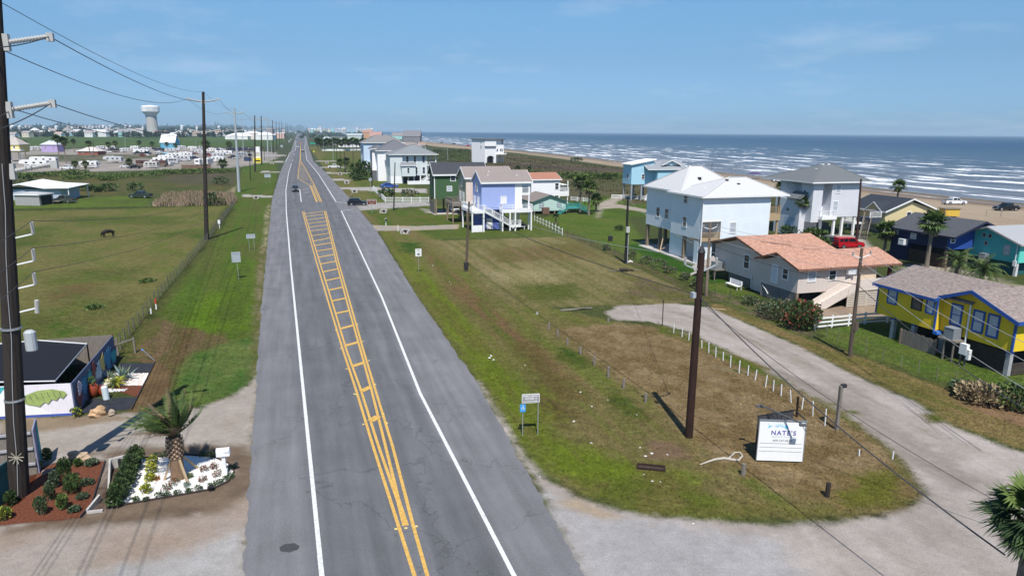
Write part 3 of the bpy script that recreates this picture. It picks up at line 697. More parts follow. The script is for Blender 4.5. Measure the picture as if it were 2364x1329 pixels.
# ------------------------------------------------------------------ grass blades near the camera (past counting)
def grass():
  rng = np.random.default_rng(3)
  n = 300000
  u = 17 + 62 * rng.random(n) ** 1.25
  v = -34 + 86 * rng.random(n)
  col, gr, kd, _ = paint(u, v)
  keep = (rng.random(n) < np.sqrt(gr) * np.clip(1.25 - (u - 20) / 70, 0.2, 1))
  x = UU.x * u + VV.x * v; y = UU.y * u + VV.y * v
  rl = [uv(P(*q)) for q in RL[:6]]; rr = [uv(P(*q)) for q in RR[:6]]
  lo = np.interp(u, [a for a, b in rl], [b for a, b in rl]); hi = np.interp(u, [a for a, b in rr], [b for a, b in rr])
  keep &= (v < lo - 0.1) | (v > hi + 0.1)
  x, y, col, u, v = x[keep], y[keep], col[keep], u[keep], v[keep]
  n = len(x)
  hgt_ = (0.03 + 0.07 * rng.random(n) ** 2) * (0.6 + 0.8 * fbm(u / 2.2, v / 2.2, 44))
  vs_, cs_ = [], []
  for k in range(2):
    a = rng.random(n) * 6.283; w = 0.012 + 0.018 * rng.random(n); ln = hgt_ * (0.5 + rng.random(n))
    ta = rng.random(n) * 6.283
    ox, oy = x + (rng.random(n) - .5) * .12, y + (rng.random(n) - .5) * .12
    p0 = np.stack([ox - np.cos(a) * w, oy - np.sin(a) * w, np.zeros(n)], 1)
    p1 = np.stack([ox + np.cos(a) * w, oy + np.sin(a) * w, np.zeros(n)], 1)
    p2 = np.stack([ox + np.cos(ta) * ln * .7, oy + np.sin(ta) * ln * .7, hgt_], 1)
    vs_.append(np.stack([p0, p1, p2], 1).reshape(-1, 3))
    c = col * (0.75 + 0.6 * rng.random(n))[:, None]
    cs_.append(np.repeat(c, 3, 0))
  V = np.concatenate(vs_); Cc = np.concatenate(cs_)
  m = bpy.data.materials.new('grass_blade'); m.use_nodes = True
  b = m.node_tree.nodes['Principled BSDF']; b.inputs['Roughness'].default_value = 0.8; b.inputs['Specular IOR Level'].default_value = 0.15
  at = m.node_tree.nodes.new('ShaderNodeAttribute'); at.attribute_name = 'Col'
  m.node_tree.links.new(at.outputs['Color'], b.inputs['Base Color'])
  o = npmesh('grass', V, np.arange(len(V)).reshape(-1, 3), m, Cc)
  o['kind'] = 'stuff'
grass()
# ------------------------------------------------------------------ builders
WHT = mat('white_trim', (0.78, 0.78, 0.77), 0.6, 0.05)
GLS = mat('window_glass', (0.035, 0.045, 0.055), 0.12, 0.3, 0.6, spec=0.6)
GLB = mat('window_blind', (0.42, 0.46, 0.50), 0.5, 0.12, 3.0)
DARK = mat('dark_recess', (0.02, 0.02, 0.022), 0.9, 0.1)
WOOD = mat('weathered_wood', (0.20, 0.175, 0.15), 0.9, 0.3, 3.0, stretch=(6, 6, 0.7), bump=0.02)
WOODN = mat('new_lumber', (0.42, 0.31, 0.18), 0.8, 0.15, 2.0, stretch=(6, 6, 0.7))
PILE = mat('piling_wood', (0.22, 0.17, 0.12), 0.9, 0.25, 3.0, stretch=(5, 5, 0.5))
CONC = mat('concrete', (0.42, 0.40, 0.37), 0.9, 0.15, 1.5, bump=0.01)
MET = mat('galvanised_steel', (0.42, 0.44, 0.45), 0.45, 0.08, 2.0, metal=0.6)
BLK = mat('black_metal', (0.03, 0.03, 0.033), 0.5, 0.2)
RUB = mat('tyre_rubber', (0.02, 0.02, 0.02), 0.8, 0.2)
ALU = mat('alloy_rim', (0.45, 0.46, 0.47), 0.35, 0.1, metal=0.7)
def siding(name, c, pitch=0.2, dark=0.16): return mat('siding_' + name, c, 0.7, 0.05, 0.6, lines=(2, pitch, dark, 0.012))
def boards(name, c): return mat('boards_' + name, c, 0.75, 0.08, 1.2, stretch=(4, 4, 0.4), lines=(0, 0.3, 0.12, 0.0))
def shingle(name, c, var=0.28): return mat('shingle_' + name, c, 0.9, var, 2.2, stretch=(1.6, 1.6, 5.0), bump=0.03, bscale=9)
class House:
  def __init__(s, name, label, loc, rz=GA, cat='house', group=None):
    s.root = thing(name, label, cat, loc, rz, group)
  def p(s, mb, name, m, parent=None, label=None):
    return mb.build(name, m, parent or s.root, label=label)
  def bits(s, name, m, boxes):
    for b in boxes:
      mb = MB(); mb.box(*b); s.p(mb, name, m)
  def walls(s, m, blocks, name='wall', label=None):
    mb = MB()
    for b in blocks:
      x0, x1, y0, y1, z0, z1 = b[:6]
      if len(b) > 6:
        ax, zr = b[6], b[7]
        if ax == 'x':
          ym = (y0 + y1) / 2
          pr = [(y0, z0), (y1, z0), (y1, z1), (ym, zr), (y0, z1)]
          v = [(x0, a, c) for a, c in pr] + [(x1, a, c) for a, c in pr]
        else:
          xm = (x0 + x1) / 2
          pr = [(x0, z0), (x1, z0), (x1, z1), (xm, zr), (x0, z1)]
          v = [(a, y0, c) for a, c in pr] + [(a, y1, c) for a, c in pr]
        mb.add(v, [(0, 1, 2, 3, 4), (9, 8, 7, 6, 5)] + [(i, (i + 1) % 5, 5 + (i + 1) % 5, 5 + i) for i in range(5)])
      else: mb.box(x0, x1, y0, y1, z0, z1)
    return fixn(s.p(mb, name, m, label=label))
  def gable(s, m, fm, x0, x1, y0, y1, ze, zr, ax, ov=0.45, th=0.16, label=None, fas=0.2, e0=None, e1=None):
    mb, fb = MB(), MB()
    e0 = ov if e0 is None else e0; e1 = ov if e1 is None else e1
    if ax == 'x': a0, a1, b0, b1 = x0 - e0, x1 + e1, y0, y1
    else: a0, a1, b0, b1 = y0 - e0, y1 + e1, x0, x1
    bm_ = (b0 + b1) / 2; sl = (zr - ze) / ((b1 - b0) / 2); zo = ze - ov * sl
    pr = [(b0 - ov, zo), (bm_, zr), (b1 + ov, zo), (b1 + ov, zo + th), (bm_, zr + th * 1.15), (b0 - ov, zo + th)]
    f = (lambda a, b, c: (a, b, c)) if ax == 'x' else (lambda a, b, c: (b, a, c))
    v = [f(a0, b, c) for b, c in pr] + [f(a1, b, c) for b, c in pr]
    mb.add(v, [(0, 1, 4, 5), (1, 2, 3, 4), (11, 10, 7, 6), (10, 9, 8, 7)] + [(i, (i + 1) % 6, 6 + (i + 1) % 6, 6 + i) for i in range(6)])
    r = fixn(s.p(mb, 'roof', m, label=label))
    h = fas / 2
    for a in (a0 - 0.02, a1 + 0.02):
      fb.bar(f(a, b0 - ov, zo + th - h), f(a, bm_, zr + th - h), 0.05, fas)
      fb.bar(f(a, bm_, zr + th - h), f(a, b1 + ov, zo + th - h), 0.05, fas)
    for b in (b0 - ov - 0.03, b1 + ov + 0.03):
      fb.bar(f(a0, b, zo + th - h), f(a1, b, zo + th - h), 0.05, fas)
    fb.build('fascia', fm, r)
    return r
  def hip(s, m, fm, x0, x1, y0, y1, ze, zr, ov=0.45, fas=0.22, ridge=None, label=None):
    X0, X1, Y0, Y1 = x0 - ov, x1 + ov, y0 - ov, y1 + ov
    if ridge is None:
      w = min(X1 - X0, Y1 - Y0) / 2
      ridge = ((X0 + w, (Y0 + Y1) / 2), (X1 - w, (Y0 + Y1) / 2)) if X1 - X0 > Y1 - Y0 else (((X0 + X1) / 2, Y0 + w), ((X0 + X1) / 2, Y1 - w))
    (ax, ay), (bx, by) = ridge
    mb = MB()
    v = [(X0, Y0, ze), (X1, Y0, ze), (X1, Y1, ze), (X0, Y1, ze), (ax, ay, zr), (bx, by, zr), (X0, Y0, ze - .12), (X1, Y0, ze - .12), (X1, Y1, ze - .12), (X0, Y1, ze - .12)]
    if abs(ax - bx) > abs(ay - by): fs = [(0, 1, 5, 4), (1, 2, 5), (2, 3, 4, 5), (3, 0, 4)]
    else: fs = [(0, 1, 4), (1, 2, 5, 4), (2, 3, 5), (3, 0, 4, 5)]
    mb.add(v, fs + [(9, 8, 7, 6), (0, 6, 7, 1), (1, 7, 8, 2), (2, 8, 9, 3), (3, 9, 6, 0)])
    cap = [((X0, Y0, ze), 4), ((X1, Y1, ze), 5), ((X0, Y1, ze), 4 if abs(ax - bx) > abs(ay - by) else 5), ((X1, Y0, ze), 5 if abs(ax - bx) > abs(ay - by) else 4)]
    r = fixn(s.p(mb, 'roof', m, label=label))
    cb_ = MB()
    for a, i in cap: cb_.bar(Vector(a) + Vector((0, 0, .02)), Vector(v[i]) + Vector((0, 0, .02)), 0.28, 0.06)
    cb_.bar(Vector(v[4]) + Vector((0, 0, .03)), Vector(v[5]) + Vector((0, 0, .03)), 0.3, 0.06)
    cb_.build('ridge_cap', m, r)
    fb = MB()
    for a, b in (((X0 - .03, Y0 - .03), (X1 + .03, Y0 - .03)), ((X1 + .03, Y0), (X1 + .03, Y1)), ((X1, Y1 + .03), (X0, Y1 + .03)), ((X0 - .03, Y1), (X0 - .03, Y0))):
      fb.bar((a[0], a[1], ze - fas / 2 + .03), (b[0], b[1], ze - fas / 2 + .03), 0.06, fas)
    fb.build('fascia', fm, r)
    return r
  def win(s, face, pl, a, z, w, h, fm=None, gm=None, fw=0.12, rail=True, name='window', label=None, cols=1):
    fb, gb = MB(), MB()
    fm, gm = fm or WHT, gm or GLS
    def bx(mb, a0, a1, z0, z1, d0, d1):
      if face == 'N': mb.box(a0, a1, pl - d1, pl - d0, z0, z1)
      elif face == 'F': mb.box(a0, a1, pl + d0, pl + d1, z0, z1)
      elif face == 'L': mb.box(pl - d1, pl - d0, a0, a1, z0, z1)
      else: mb.box(pl + d0, pl + d1, a0, a1, z0, z1)
    bx(fb, a - w / 2 - fw, a - w / 2, z - fw, z + h + fw, -0.02, 0.06)
    bx(fb, a + w / 2, a + w / 2 + fw, z - fw, z + h + fw, -0.02, 0.06)
    bx(fb, a - w / 2, a + w / 2, z - fw, z, -0.02, 0.063)
    bx(fb, a - w / 2, a + w / 2, z + h, z + h + fw, -0.02, 0.063)
    if rail: bx(fb, a - w / 2, a + w / 2, z + h / 2 - .03, z + h / 2 + .03, 0.0, 0.052)
    for c in range(1, cols): bx(fb, a - w / 2 + w * c / cols - .03, a - w / 2 + w * c / cols + .03, z, z + h, 0.0, 0.05)
    bx(gb, a - w / 2 + .002, a + w / 2 - .002, z + .002, z + h - .002, -0.03, 0.03)
    o = s.p(fb, name, fm, label=label)
    gb.build('pane', gm, o)
    return o
  def door(s, face, pl, a, z, w=0.95, h=2.05, m=None):
    d, k = MB(), MB(); m = m or WHT
    f = (lambda b0, b1, z0, z1, q: d.box(b0, b1, pl - q, pl + .02, z0, z1)) if face == 'N' else (lambda b0, b1, z0, z1, q: d.box(pl - q, pl + .02, b0, b1, z0, z1))
    f(a - w / 2, a + w / 2, z, z + h, .06); f(a - w / 2 - .1, a - w / 2 - .003, z, z + h + .1, .08); f(a + w / 2 + .003, a + w / 2 + .1, z, z + h + .1, .08)
    o = s.p(d, 'door', m)
    if face == 'N': k.box(a + w * .36, a + w * .36 + .07, pl - .12, pl - .07, z + .95, z + 1.02)
    else: k.box(pl - .12, pl - .07, a + w * .36, a + w * .36 + .07, z + .95, z + 1.02)
    k.build('handle', BLK, o); return o
  def posts(s, pts, z0, z1, sz, m, name='stilt'):
    for x, y in pts:
      mb = MB(); mb.box(x - sz / 2, x + sz / 2, y - sz / 2, y + sz / 2, z0, z1)
      s.p(mb, name, m)
  def rail(s, mb, a, b, h=1.0, m_gap=0.16, bal=0.04, top=0.09):
    a, b = Vector(a), Vector(b); n = max(1, round((b - a).length / m_gap))
    up = Vector((0, 0, 1))
    mb.bar(a + up * h, b + up * h, top, 0.06); mb.bar(a + up * 0.12, b + up * 0.12, 0.05, 0.06)
    for i in range(1, n):
      q = a.lerp(b, i / n); mb.bar(q + up * 0.12, q + up * (h - .03), bal)
    k = max(1, round((b - a).length / 2.0))
    for i in range(k + 1):
      q = a.lerp(b, i / k); mb.bar(q, q + up * (h + 0.08), 0.11)
  def deck(s, x0, x1, y0, y1, z, m, sides='', th=0.3, hh=1.0, name='deck', gap=0.16, rm=None):
    mb = MB()
    mb.box(x0, x1, y0, y1, z - .06, z)
    mb.box(x0 - .01, x1 + .01, y0 - .05, y0 - .003, z - th, z + .01); mb.box(x0 - .01, x1 + .01, y1 + .003, y1 + .05, z - th, z + .01)
    mb.box(x0 - .06, x0 - .013, y0 - .05, y1 + .05, z - th, z + .012); mb.box(x1 + .013, x1 + .06, y0 - .05, y1 + .05, z - th, z + .012)
    o = s.p(mb, name, m)
    if sides:
      rb = MB(); e = .03
      seg = {'N': ((x0, y0 + e, z), (x1, y0 + e, z)), 'F': ((x0, y1 - e, z), (x1, y1 - e, z)), 'L': ((x0 + e, y0, z), (x0 + e, y1, z)), 'R': ((x1 - e, y0, z), (x1 - e, y1, z))}
      for c in sides: s.rail(rb, *seg[c], h=hh, m_gap=gap)
      rb.build('railing', rm or m, o)
    return o
  def stair(s, a, b, w, m, rail=True, name='staircase', closed=False):
    a, b = Vector(a), Vector(b)
    d = b - a; hz = Vector((d.x, d.y, 0)); n = max(2, round(abs(d.z) / 0.19)); sd = Vector((-hz.y, hz.x, 0)).normalized()
    mb = MB()
    for i in range(n):
      q0 = a + hz * (i / n); q1 = a + hz * ((i + 1) / n); z = a.z + d.z * ((i + 0.5) / n)
      c0, c1 = q0 - sd * w / 2, q1 + sd * w / 2
      v = [q0 - sd * w / 2, q1 - sd * w / 2, q1 + sd * w / 2, q0 + sd * w / 2]
      mb.add([(p.x, p.y, z - .04) for p in v] + [(p.x, p.y, z) for p in v], [(0, 1, 2, 3), (7, 6, 5, 4), (0, 4, 5, 1), (1, 5, 6, 2), (2, 6, 7, 3), (3, 7, 4, 0)])
    for k in (-1, 1): mb.bar(a + sd * k * (w / 2 + .03) - Vector((0, 0, .12)), b + sd * k * (w / 2 + .03) - Vector((0, 0, .02)), 0.06, 0.28)
    o = s.p(mb, name, m)
    if rail:
      rb = MB()
      for k in (-1, 1): s.rail(rb, a + sd * k * (w / 2 + .1), b + sd * k * (w / 2 + .1), 0.95, 0.2)
      rb.build('railing', m, o)
    return o
  def roofbits(s, pts, m=None):
    for x, y, z in pts:
      mb = MB(); mb.tube([(x, y, z - .2), (x, y, z + .35)], [.09, .06], 7)
      s.p(mb, 'vent_pipe', m or WHT)
  def aircon(s, x, y, z, sx=0.9, sy=0.9, sz=0.9, m=None):
    mb = MB(); mb.box(x, x + sx, y, y + sy, z, z + sz); mb.box(x - .02, x + sx + .02, y - .02, y + sy + .02, z + sz, z + sz + .05)
    for k in range(5): mb.box(x + .05, x + sx - .05, y - .02, y - .005, z + .12 + k * sz * .16, z + .16 + k * sz * .16)
    o = s.p(mb, 'air_conditioner', m or MET); return o
def text_mesh(txt, size, m, name, parent, M, extr=0.006, bold=0.0, align='CENTER', space=1.0):
  cu = bpy.data.curves.new('t', 'FONT'); cu.body = txt; cu.size = size; cu.align_x = align; cu.extrude = extr; cu.offset = bold; cu.space_character = space
  ob = bpy.data.objects.new('t', cu); COL.objects.link(ob)
  bpy.context.view_layer.update()
  me = bpy.data.meshes.new_from_object(ob.evaluated_get(bpy.context.evaluated_depsgraph_get()))
  bpy.data.objects.remove(ob)
  me.name = name; me.transform(M); me.materials.clear(); me.materials.append(m)
  o = bpy.data.objects.new(name, me); COL.objects.link(o); o.parent = parent
  return o
FACE = Matrix(((1, 0, 0, 0), (0, 0, -1, 0), (0, 1, 0, 0), (0, 0, 0, 1)))
# ------------------------------------------------------------------ vehicles: x forward, y left
def sideprism(mb, pts, hw, mi=0):
  n = len(pts)
  v = [(x, h, z) for (x, z), h in zip(pts, hw)] + [(x, -h, z) for (x, z), h in zip(pts, hw)]
  mb.add(v, [tuple(range(n)), tuple(range(2 * n - 1, n - 1, -1))] + [((i + 1) % n, i, n + i, n + (i + 1) % n) for i in range(n)], mi)
PAINT = {}
def paint_mat(c):
  k = 'car_paint_%d_%d_%d' % tuple(int(x * 255) for x in c)
  return mat(k, c, 0.25, 0.04, 0.5, spec=0.5)
VG = mat('vehicle_glass', (0.012, 0.015, 0.02), 0.08, 0.2, spec=0.6)
HL = mat('headlight_lens', (0.7, 0.72, 0.72), 0.15, 0.05)
TL = mat('tail_light_lens', (0.35, 0.02, 0.02), 0.2, 0.05)
def wheels(root, xs, hw, r=0.36, w=0.24):
  for x in xs:
    for sg in (-1, 1):
      mb = MB(); mb.tube([(x, sg * (hw - w), r), (x, sg * hw, r)], r, 16)
      t = mb.build('wheel', RUB, root)
      mb = MB(); mb.tube([(x, sg * (hw - .02), r), (x, sg * (hw + .012), r)], r * .62, 12)
      mb.build('rim', ALU, t)
def glass_side(root, quad, y, name='side_window'):
  for sg in (-1, 1):
    mb = MB(); v = [(x, sg * (yy + .012), z) for (x, z), yy in zip(quad, y)] + [(x, sg * (yy - .03), z) for (x, z), yy in zip(quad, y)]
    k = len(quad); mb.add(v, [tuple(range(k)), tuple(range(2 * k - 1, k - 1, -1))] + [(i, (i + 1) % k, k + (i + 1) % k, k + i) for i in range(k)]); mb.build(name, VG, root)
def glass_end(root, x0, z0, w0, x1, z1, w1, name, off):
  mb = MB(); v = [(x0 + off, -w0, z0), (x0 + off, w0, z0), (x1 + off, w1, z1), (x1 + off, -w1, z1)]
  v += [(x - off * 2, y, z) for x, y, z in v]
  mb.add(v, [(0, 1, 2, 3), (7, 6, 5, 4), (0, 4, 5, 1), (1, 5, 6, 2), (2, 6, 7, 3), (3, 7, 4, 0)]); mb.build(name, VG, root)
def vehicle(kind, name, label, paint, loc, heading, cat, group=None, sc=1.0, simple=False):
  r = thing(name, label, cat, loc, heading, group); r.scale = (sc,) * 3
  pm = paint_mat(paint)
  mb = MB()
  if kind == 'pickup': L, hood, ws, rt, rb, tail, zh, zt, hw = 2.85, 1.15, 0.62, -0.85, -1.12, -2.85, 1.12, 1.88, 0.98
  elif kind == 'suv': L, hood, ws, rt, rb, tail, zh, zt, hw = 2.4, 0.95, 0.35, -1.75, -2.2, -2.4, 1.05, 1.75, 0.95
  elif kind == 'boxy': L, hood, ws, rt, rb, tail, zh, zt, hw = 2.3, 0.95, 0.62, -2.0, -2.22, -2.28, 1.12, 1.8, 0.92
  else: L, hood, ws, rt, rb, tail, zh, zt, hw = 2.35, 0.95, 0.2, -1.1, -1.75, -2.35, 0.92, 1.44, 0.9
  g = 0.32
  body = [(L - .08, g), (L, .55), (L - .05, .8), (L - .2, zh - .12), (hood, zh), (rb, zh + .04), (tail + .03, zh + .02), (tail, .62), (tail + .1, g)]
  sideprism(mb, body, [hw - .06, hw - .03, hw - .03, hw - .1, hw - .03, hw - .02, hw - .05, hw - .03, hw - .06])
  b = mb.build('body', pm, r)
  cb_ = MB()
  cab = [(hood + .02, zh - .02), (ws, zt - .06), (ws - .25, zt), (rt, zt), (rt - .12, zt - .05), (rb, zh)]
  ch = [hw - .06, hw - .2, hw - .23, hw - .22, hw - .2, hw - .06]
  sideprism(cb_, cab, ch); cb_.build('cabin', pm, r)
  zb = zh + .06; zq = zt - .13
  def yy(z): return hw - .06 - .15 * (z - zh) / (zt - zh)
  def lx(xa, xb, z): return xa + (xb - xa) * (z - zh) / (zt - zh)
  mid = (hood + rb) / 2 + .1
  f0, f1 = lx(hood, ws, zb) - .12, lx(hood, ws, zq) - .12
  r0, r1 = lx(rb, rt, zb) + .14, lx(rb, rt, zq) + .1
  glass_side(r, [(f0, zb), (mid + .04, zb), (mid + .04, zq), (f1, zq)], [yy(zb), yy(zb), yy(zq), yy(zq)])
  if kind in ('suv', 'boxy'):
    m2 = (mid + r0) / 2 - .1
    glass_side(r, [(mid - .05, zb), (m2 + .04, zb), (m2 + .04, zq), (mid - .05, zq)], [yy(zb), yy(zb), yy(zq), yy(zq)])
    glass_side(r, [(m2 - .05, zb), (r0, zb), (r1, zq), (m2 - .05, zq)], [yy(zb), yy(zb), yy(zq), yy(zq)])
  else:
    glass_side(r, [(mid - .05, zb), (r0, zb), (r1, zq), (mid - .05, zq)], [yy(zb), yy(zb), yy(zq), yy(zq)])
  glass_end(r, lx(hood, ws, zb), zb, hw - .16, lx(hood, ws, zq + .05), zq + .05, hw - .27, 'windscreen', 0.02)
  glass_end(r, lx(rb, rt, zb), zb, hw - .16, lx(rb, rt, zq), zq, hw - .27, 'rear_window', -0.03)
  if kind == 'pickup':
    mb = MB(); mb.box(tail + .1, rb - .12, -hw + .16, hw - .16, zh - .02, zh + .062)
    mb.build('cargo_bed', BLK, r)
  wheels(r, (L - .95, tail + .95) if kind != 'pickup' else (L - 1.0, tail + 1.15), hw, 0.42 if kind == 'pickup' else 0.37)
  if not simple:
    for sg in (-1, 1):
      mb = MB(); mb.box(L - .16, L + .005, sg * (hw - .25) - .16, sg * (hw - .25) + .16, .72, .88); mb.build('headlight', HL, r)
      mb = MB(); mb.box(tail - .012, tail + .06, sg * (hw - .16) - .09, sg * (hw - .16) + .09, .78, 1.02); mb.build('tail_light', TL, r)
      mb = MB(); mb.box(hood - .2, hood - .05, sg * (hw + .02), sg * (hw + .2), zh + .08, zh + .24) if sg > 0 else mb.box(hood - .2, hood - .05, -hw - .2, -hw - .02, zh + .08, zh + .24); mb.build('mirror', pm, r)
    mb = MB(); mb.box(L - .03, L + .012, -.5, .5, .58, .8); mb.build('grille', BLK, r)
    mb = MB(); mb.box(L - .06, L + .03, -hw + .12, hw - .12, .36, .52); mb.build('bumper', ALU if kind in ('pickup',) else BLK, r)
    mb = MB(); mb.box(tail - .04, tail + .05, -hw + .12, hw - .12, .4, .56); mb.build('bumper', ALU if kind in ('pickup',) else BLK, r)
  return r
RVW = mat('camper_shell', (0.74, 0.73, 0.71), 0.45, 0.05)
def camper(kind, label, loc, heading, L=8.0, h=3.1, col=None, stripe=(0.25, 0.25, 0.27), group='campers parked in the caravan park', name='camper_trailer'):
  r = thing(name, label, 'camper', loc, heading, group)
  sm = mat('camper_shell_%d' % int(sum(col) * 1000), col, 0.45, 0.06) if col else RVW
  st = mat('camper_stripe_%d' % int(sum(stripe) * 1000 + stripe[0] * 77), stripe, 0.5, 0.1)
  a = L / 2; w = 1.22; mb = MB()
  if kind == 'travel': pr = [(a - .1, .55), (a, 1.2), (a - .15, 2.1), (a - .8, h - .1), (a - 1.2, h), (-a + .1, h), (-a, h - .2), (-a, .55)]
  elif kind == 'fifth': pr = [(a - 2.4, .75), (a - 2.4, 1.75), (a - .2, 1.85), (a, 2.3), (a - .5, h + .2), (a - 1.4, h + .45), (-a + .1, h + .25), (-a, h), (-a, .75)]
  else: pr = [(a, .45), (a, 1.5), (a - .25, h - .1), (a - .5, h), (-a + .1, h), (-a, h - .15), (-a, .45)]
  sideprism(mb, pr, [w] * len(pr)); fixn(mb.build('shell', sm, r))
  z = 1.75 if kind != 'fifth' else 2.0
  for i, x in enumerate((a * .45, -a * .1, -a * .6)):
    for sg in (-1, 1):
      mb = MB(); mb.box(x - .55, x + .55, sg * w - .02, sg * w + .02, z, z + .65); mb.build('window', VG, r)
  for sg in (-1, 1):
    mb = MB(); mb.box(-a + .3, a - (2.6 if kind == 'fifth' else .6), sg * w - .02, sg * w + .015, 1.05, 1.4); mb.build('stripe', st, r)
  mb = MB(); mb.box(a * .12, a * .12 + .7, w - .02, w + .03, .75, 2.6); mb.build('door', sm, r)
  mb = MB(); mb.box(-.5, .4, -.4, .4, h + (.25 if kind == 'fifth' else 0), h + .28 + (.25 if kind == 'fifth' else 0)); mb.build('roof_unit', WHT, r)
  mb = MB(); mb.box(-a - .02, -a + .02, -.7, .7, 1.7, 2.4); mb.build('rear_window', VG, r)
  if kind == 'motor':
    mb = MB(); v = [(a + .02, -1.05, 1.45), (a + .02, 1.05, 1.45), (a - .22, 1.0, h - .2), (a - .22, -1.0, h - .2)]; v += [(x - .1, y, q) for x, y, q in v]
    mb.add(v, [(0, 1, 2, 3), (7, 6, 5, 4), (0, 4, 5, 1), (1, 5, 6, 2), (2, 6, 7, 3), (3, 7, 4, 0)]); mb.build('windscreen', VG, r)
    wheels(r, (a - 1.4, -a + 2.2), w, .48)
  else: wheels(r, (-a * .12, -a * .12 - .95), w, .36)
  return r
# ------------------------------------------------------------------ plants
def leafm(name, c): return mat('leaf_' + name, c, 0.7, 0.3, 1.5, spec=0.25)
L1, L2, L3 = leafm('deep', (0.030, 0.055, 0.018)), leafm('mid', (0.055, 0.095, 0.025)), leafm('bright', (0.10, 0.145, 0.035))
LY, LG, LB = leafm('yellow', (0.36, 0.36, 0.03)), leafm('grey', (0.12, 0.16, 0.10)), leafm('brown', (0.16, 0.115, 0.07))
LS = leafm('straw', (0.30, 0.235, 0.13)); LA = leafm('agave', (0.26, 0.36, 0.34)); LR = leafm('red', (0.25, 0.06, 0.04))
PT = mat('palm_trunk', (0.20, 0.165, 0.13), 0.95, 0.3, 3.0, stretch=(1, 1, 5), bump=0.05, bscale=8)
def foliage(name, parent, n, rx, ry, rz, zc, leaf, mats, seed=0, lump=0.35, shell=0.45, up=0.3):
  rg = random.Random(seed); mb = MB()
  lumps = [(rg.uniform(-1, 1), rg.uniform(-1, 1), rg.uniform(-.6, 1)) for _ in range(9)]
  for _ in range(n):
    while True:
      x, y, z = rg.uniform(-1, 1), rg.uniform(-1, 1), rg.uniform(-1, 1)
      q = math.sqrt(x * x + y * y + z * z)
      if q > 1 or q < shell * rg.random(): continue
      d = min((x - a) ** 2 + (y - b) ** 2 + (z - c) ** 2 for a, b, c in lumps)
      if rg.random() < math.exp(-d / lump) * 1.3 + .12: break
    p = Vector((x * rx, y * ry, zc + z * rz))
    if p.z < 0.02: p.z = 0.02 + rg.random() * .1
    d = Vector((x + rg.uniform(-.8, .8), y + rg.uniform(-.8, .8), z * .6 + up + rg.uniform(-.5, .8))).normalized()
    sdv = d.cross(Vector((rg.uniform(-1, 1), rg.uniform(-1, 1), rg.uniform(-1, 1)))).normalized()
    l = leaf * rg.uniform(.6, 1.5); w = l * rg.uniform(.25, .45)
    mb.add([p, p + d * l * .5 + sdv * w, p + d * l, p + d * l * .5 - sdv * w], [(0, 1, 2, 3)], rg.randrange(len(mats)))
  return mb.build(name, mats, parent)
def shrub(name, label, loc, r, h, leaf, mats, n=260, seed=0, cat='shrub', group=None, ry=None, stems=True, up=.3):
  t = thing(name, label, cat, loc, random.Random(seed).random() * 6, group)
  foliage('foliage', t, n, r, ry or r, h * .5, h * .5, leaf, mats, seed, up=up)
  if stems:
    mb = MB(); rg = random.Random(seed + 1)
    for k in range(4): mb.tube([(rg.uniform(-.1, .1) * r, rg.uniform(-.1, .1) * r, 0), (rg.uniform(-.5, .5) * r, rg.uniform(-.5, .5) * r, h * .6)], [max(.012, h * .02), .006], 5)
    mb.build('stem', LB, t)
  return t
def fan_palm(label, loc, h, tr=0.2, crown=1.5, n=26, skirt=12, lean=(0, 0), seed=0, group=None, mats=None, name='fan_palm', blades=13):
  t = thing(name, label, 'palm tree', loc, 0, group); rg = random.Random(seed)
  mb = MB(); pts = [(lean[0] * (k / 6) ** 2, lean[1] * (k / 6) ** 2, h * k / 6) for k in range(7)]
  mb.tube(pts, [tr * 1.45] + [tr * (1.1 - .35 * k / 6) for k in range(1, 7)], 9); mb.build('trunk', PT, t)
  top = Vector(pts[-1])
  def leaf(mb, el, az, ln, mi, stiff=1.0):
    d = Vector((math.cos(az) * math.cos(el), math.sin(az) * math.cos(el), math.sin(el)))
    c = top + d * ln * .45 - Vector((0, 0, ln * .05))
    mb.bar(top, c, .03, .02, mi)
    sd = d.cross(Vector((0, 0, 1))).normalized(); upv = sd.cross(d)
    for k in range(blades):
      a = (k / (blades - 1) - .5) * 3.5
      bd = (d * math.cos(a) + sd * math.sin(a)).normalized()
      bl = ln * .62 * (.65 + .35 * math.cos(a * .6)) * rg.uniform(.85, 1.1)
      w = bl * (1.1 / blades)
      e = bd.cross(upv).normalized() * w
      m1 = c + bd * bl * .6 - Vector((0, 0, bl * .05)); tip = c + bd * bl - Vector((0, 0, bl * rg.uniform(.1, .38)))
      mb.add([c, m1 + e, tip, m1 - e], [(0, 1, 2, 3)], mi)
  cm = mats or [L1, L2, L3]
  mb = MB()
  for k in range(n):
    el = 1.35 - 1.75 * (k / n) ** .9 + rg.uniform(-.12, .12)
    leaf(mb, el, k * 2.4 + rg.uniform(-.2, .2), crown * rg.uniform(.85, 1.1), min(len(cm) - 1, rg.randrange(len(cm))))
  mb.build('crown', cm, t)
  if skirt:
    mb = MB()
    for k in range(skirt): leaf(mb, rg.uniform(-1.35, -.55), k * 2.4 + rg.uniform(-.4, .4), crown * rg.uniform(.6, .85), rg.randrange(2))
    mb.build('dead_fronds', [LS, LB], t)
  return t
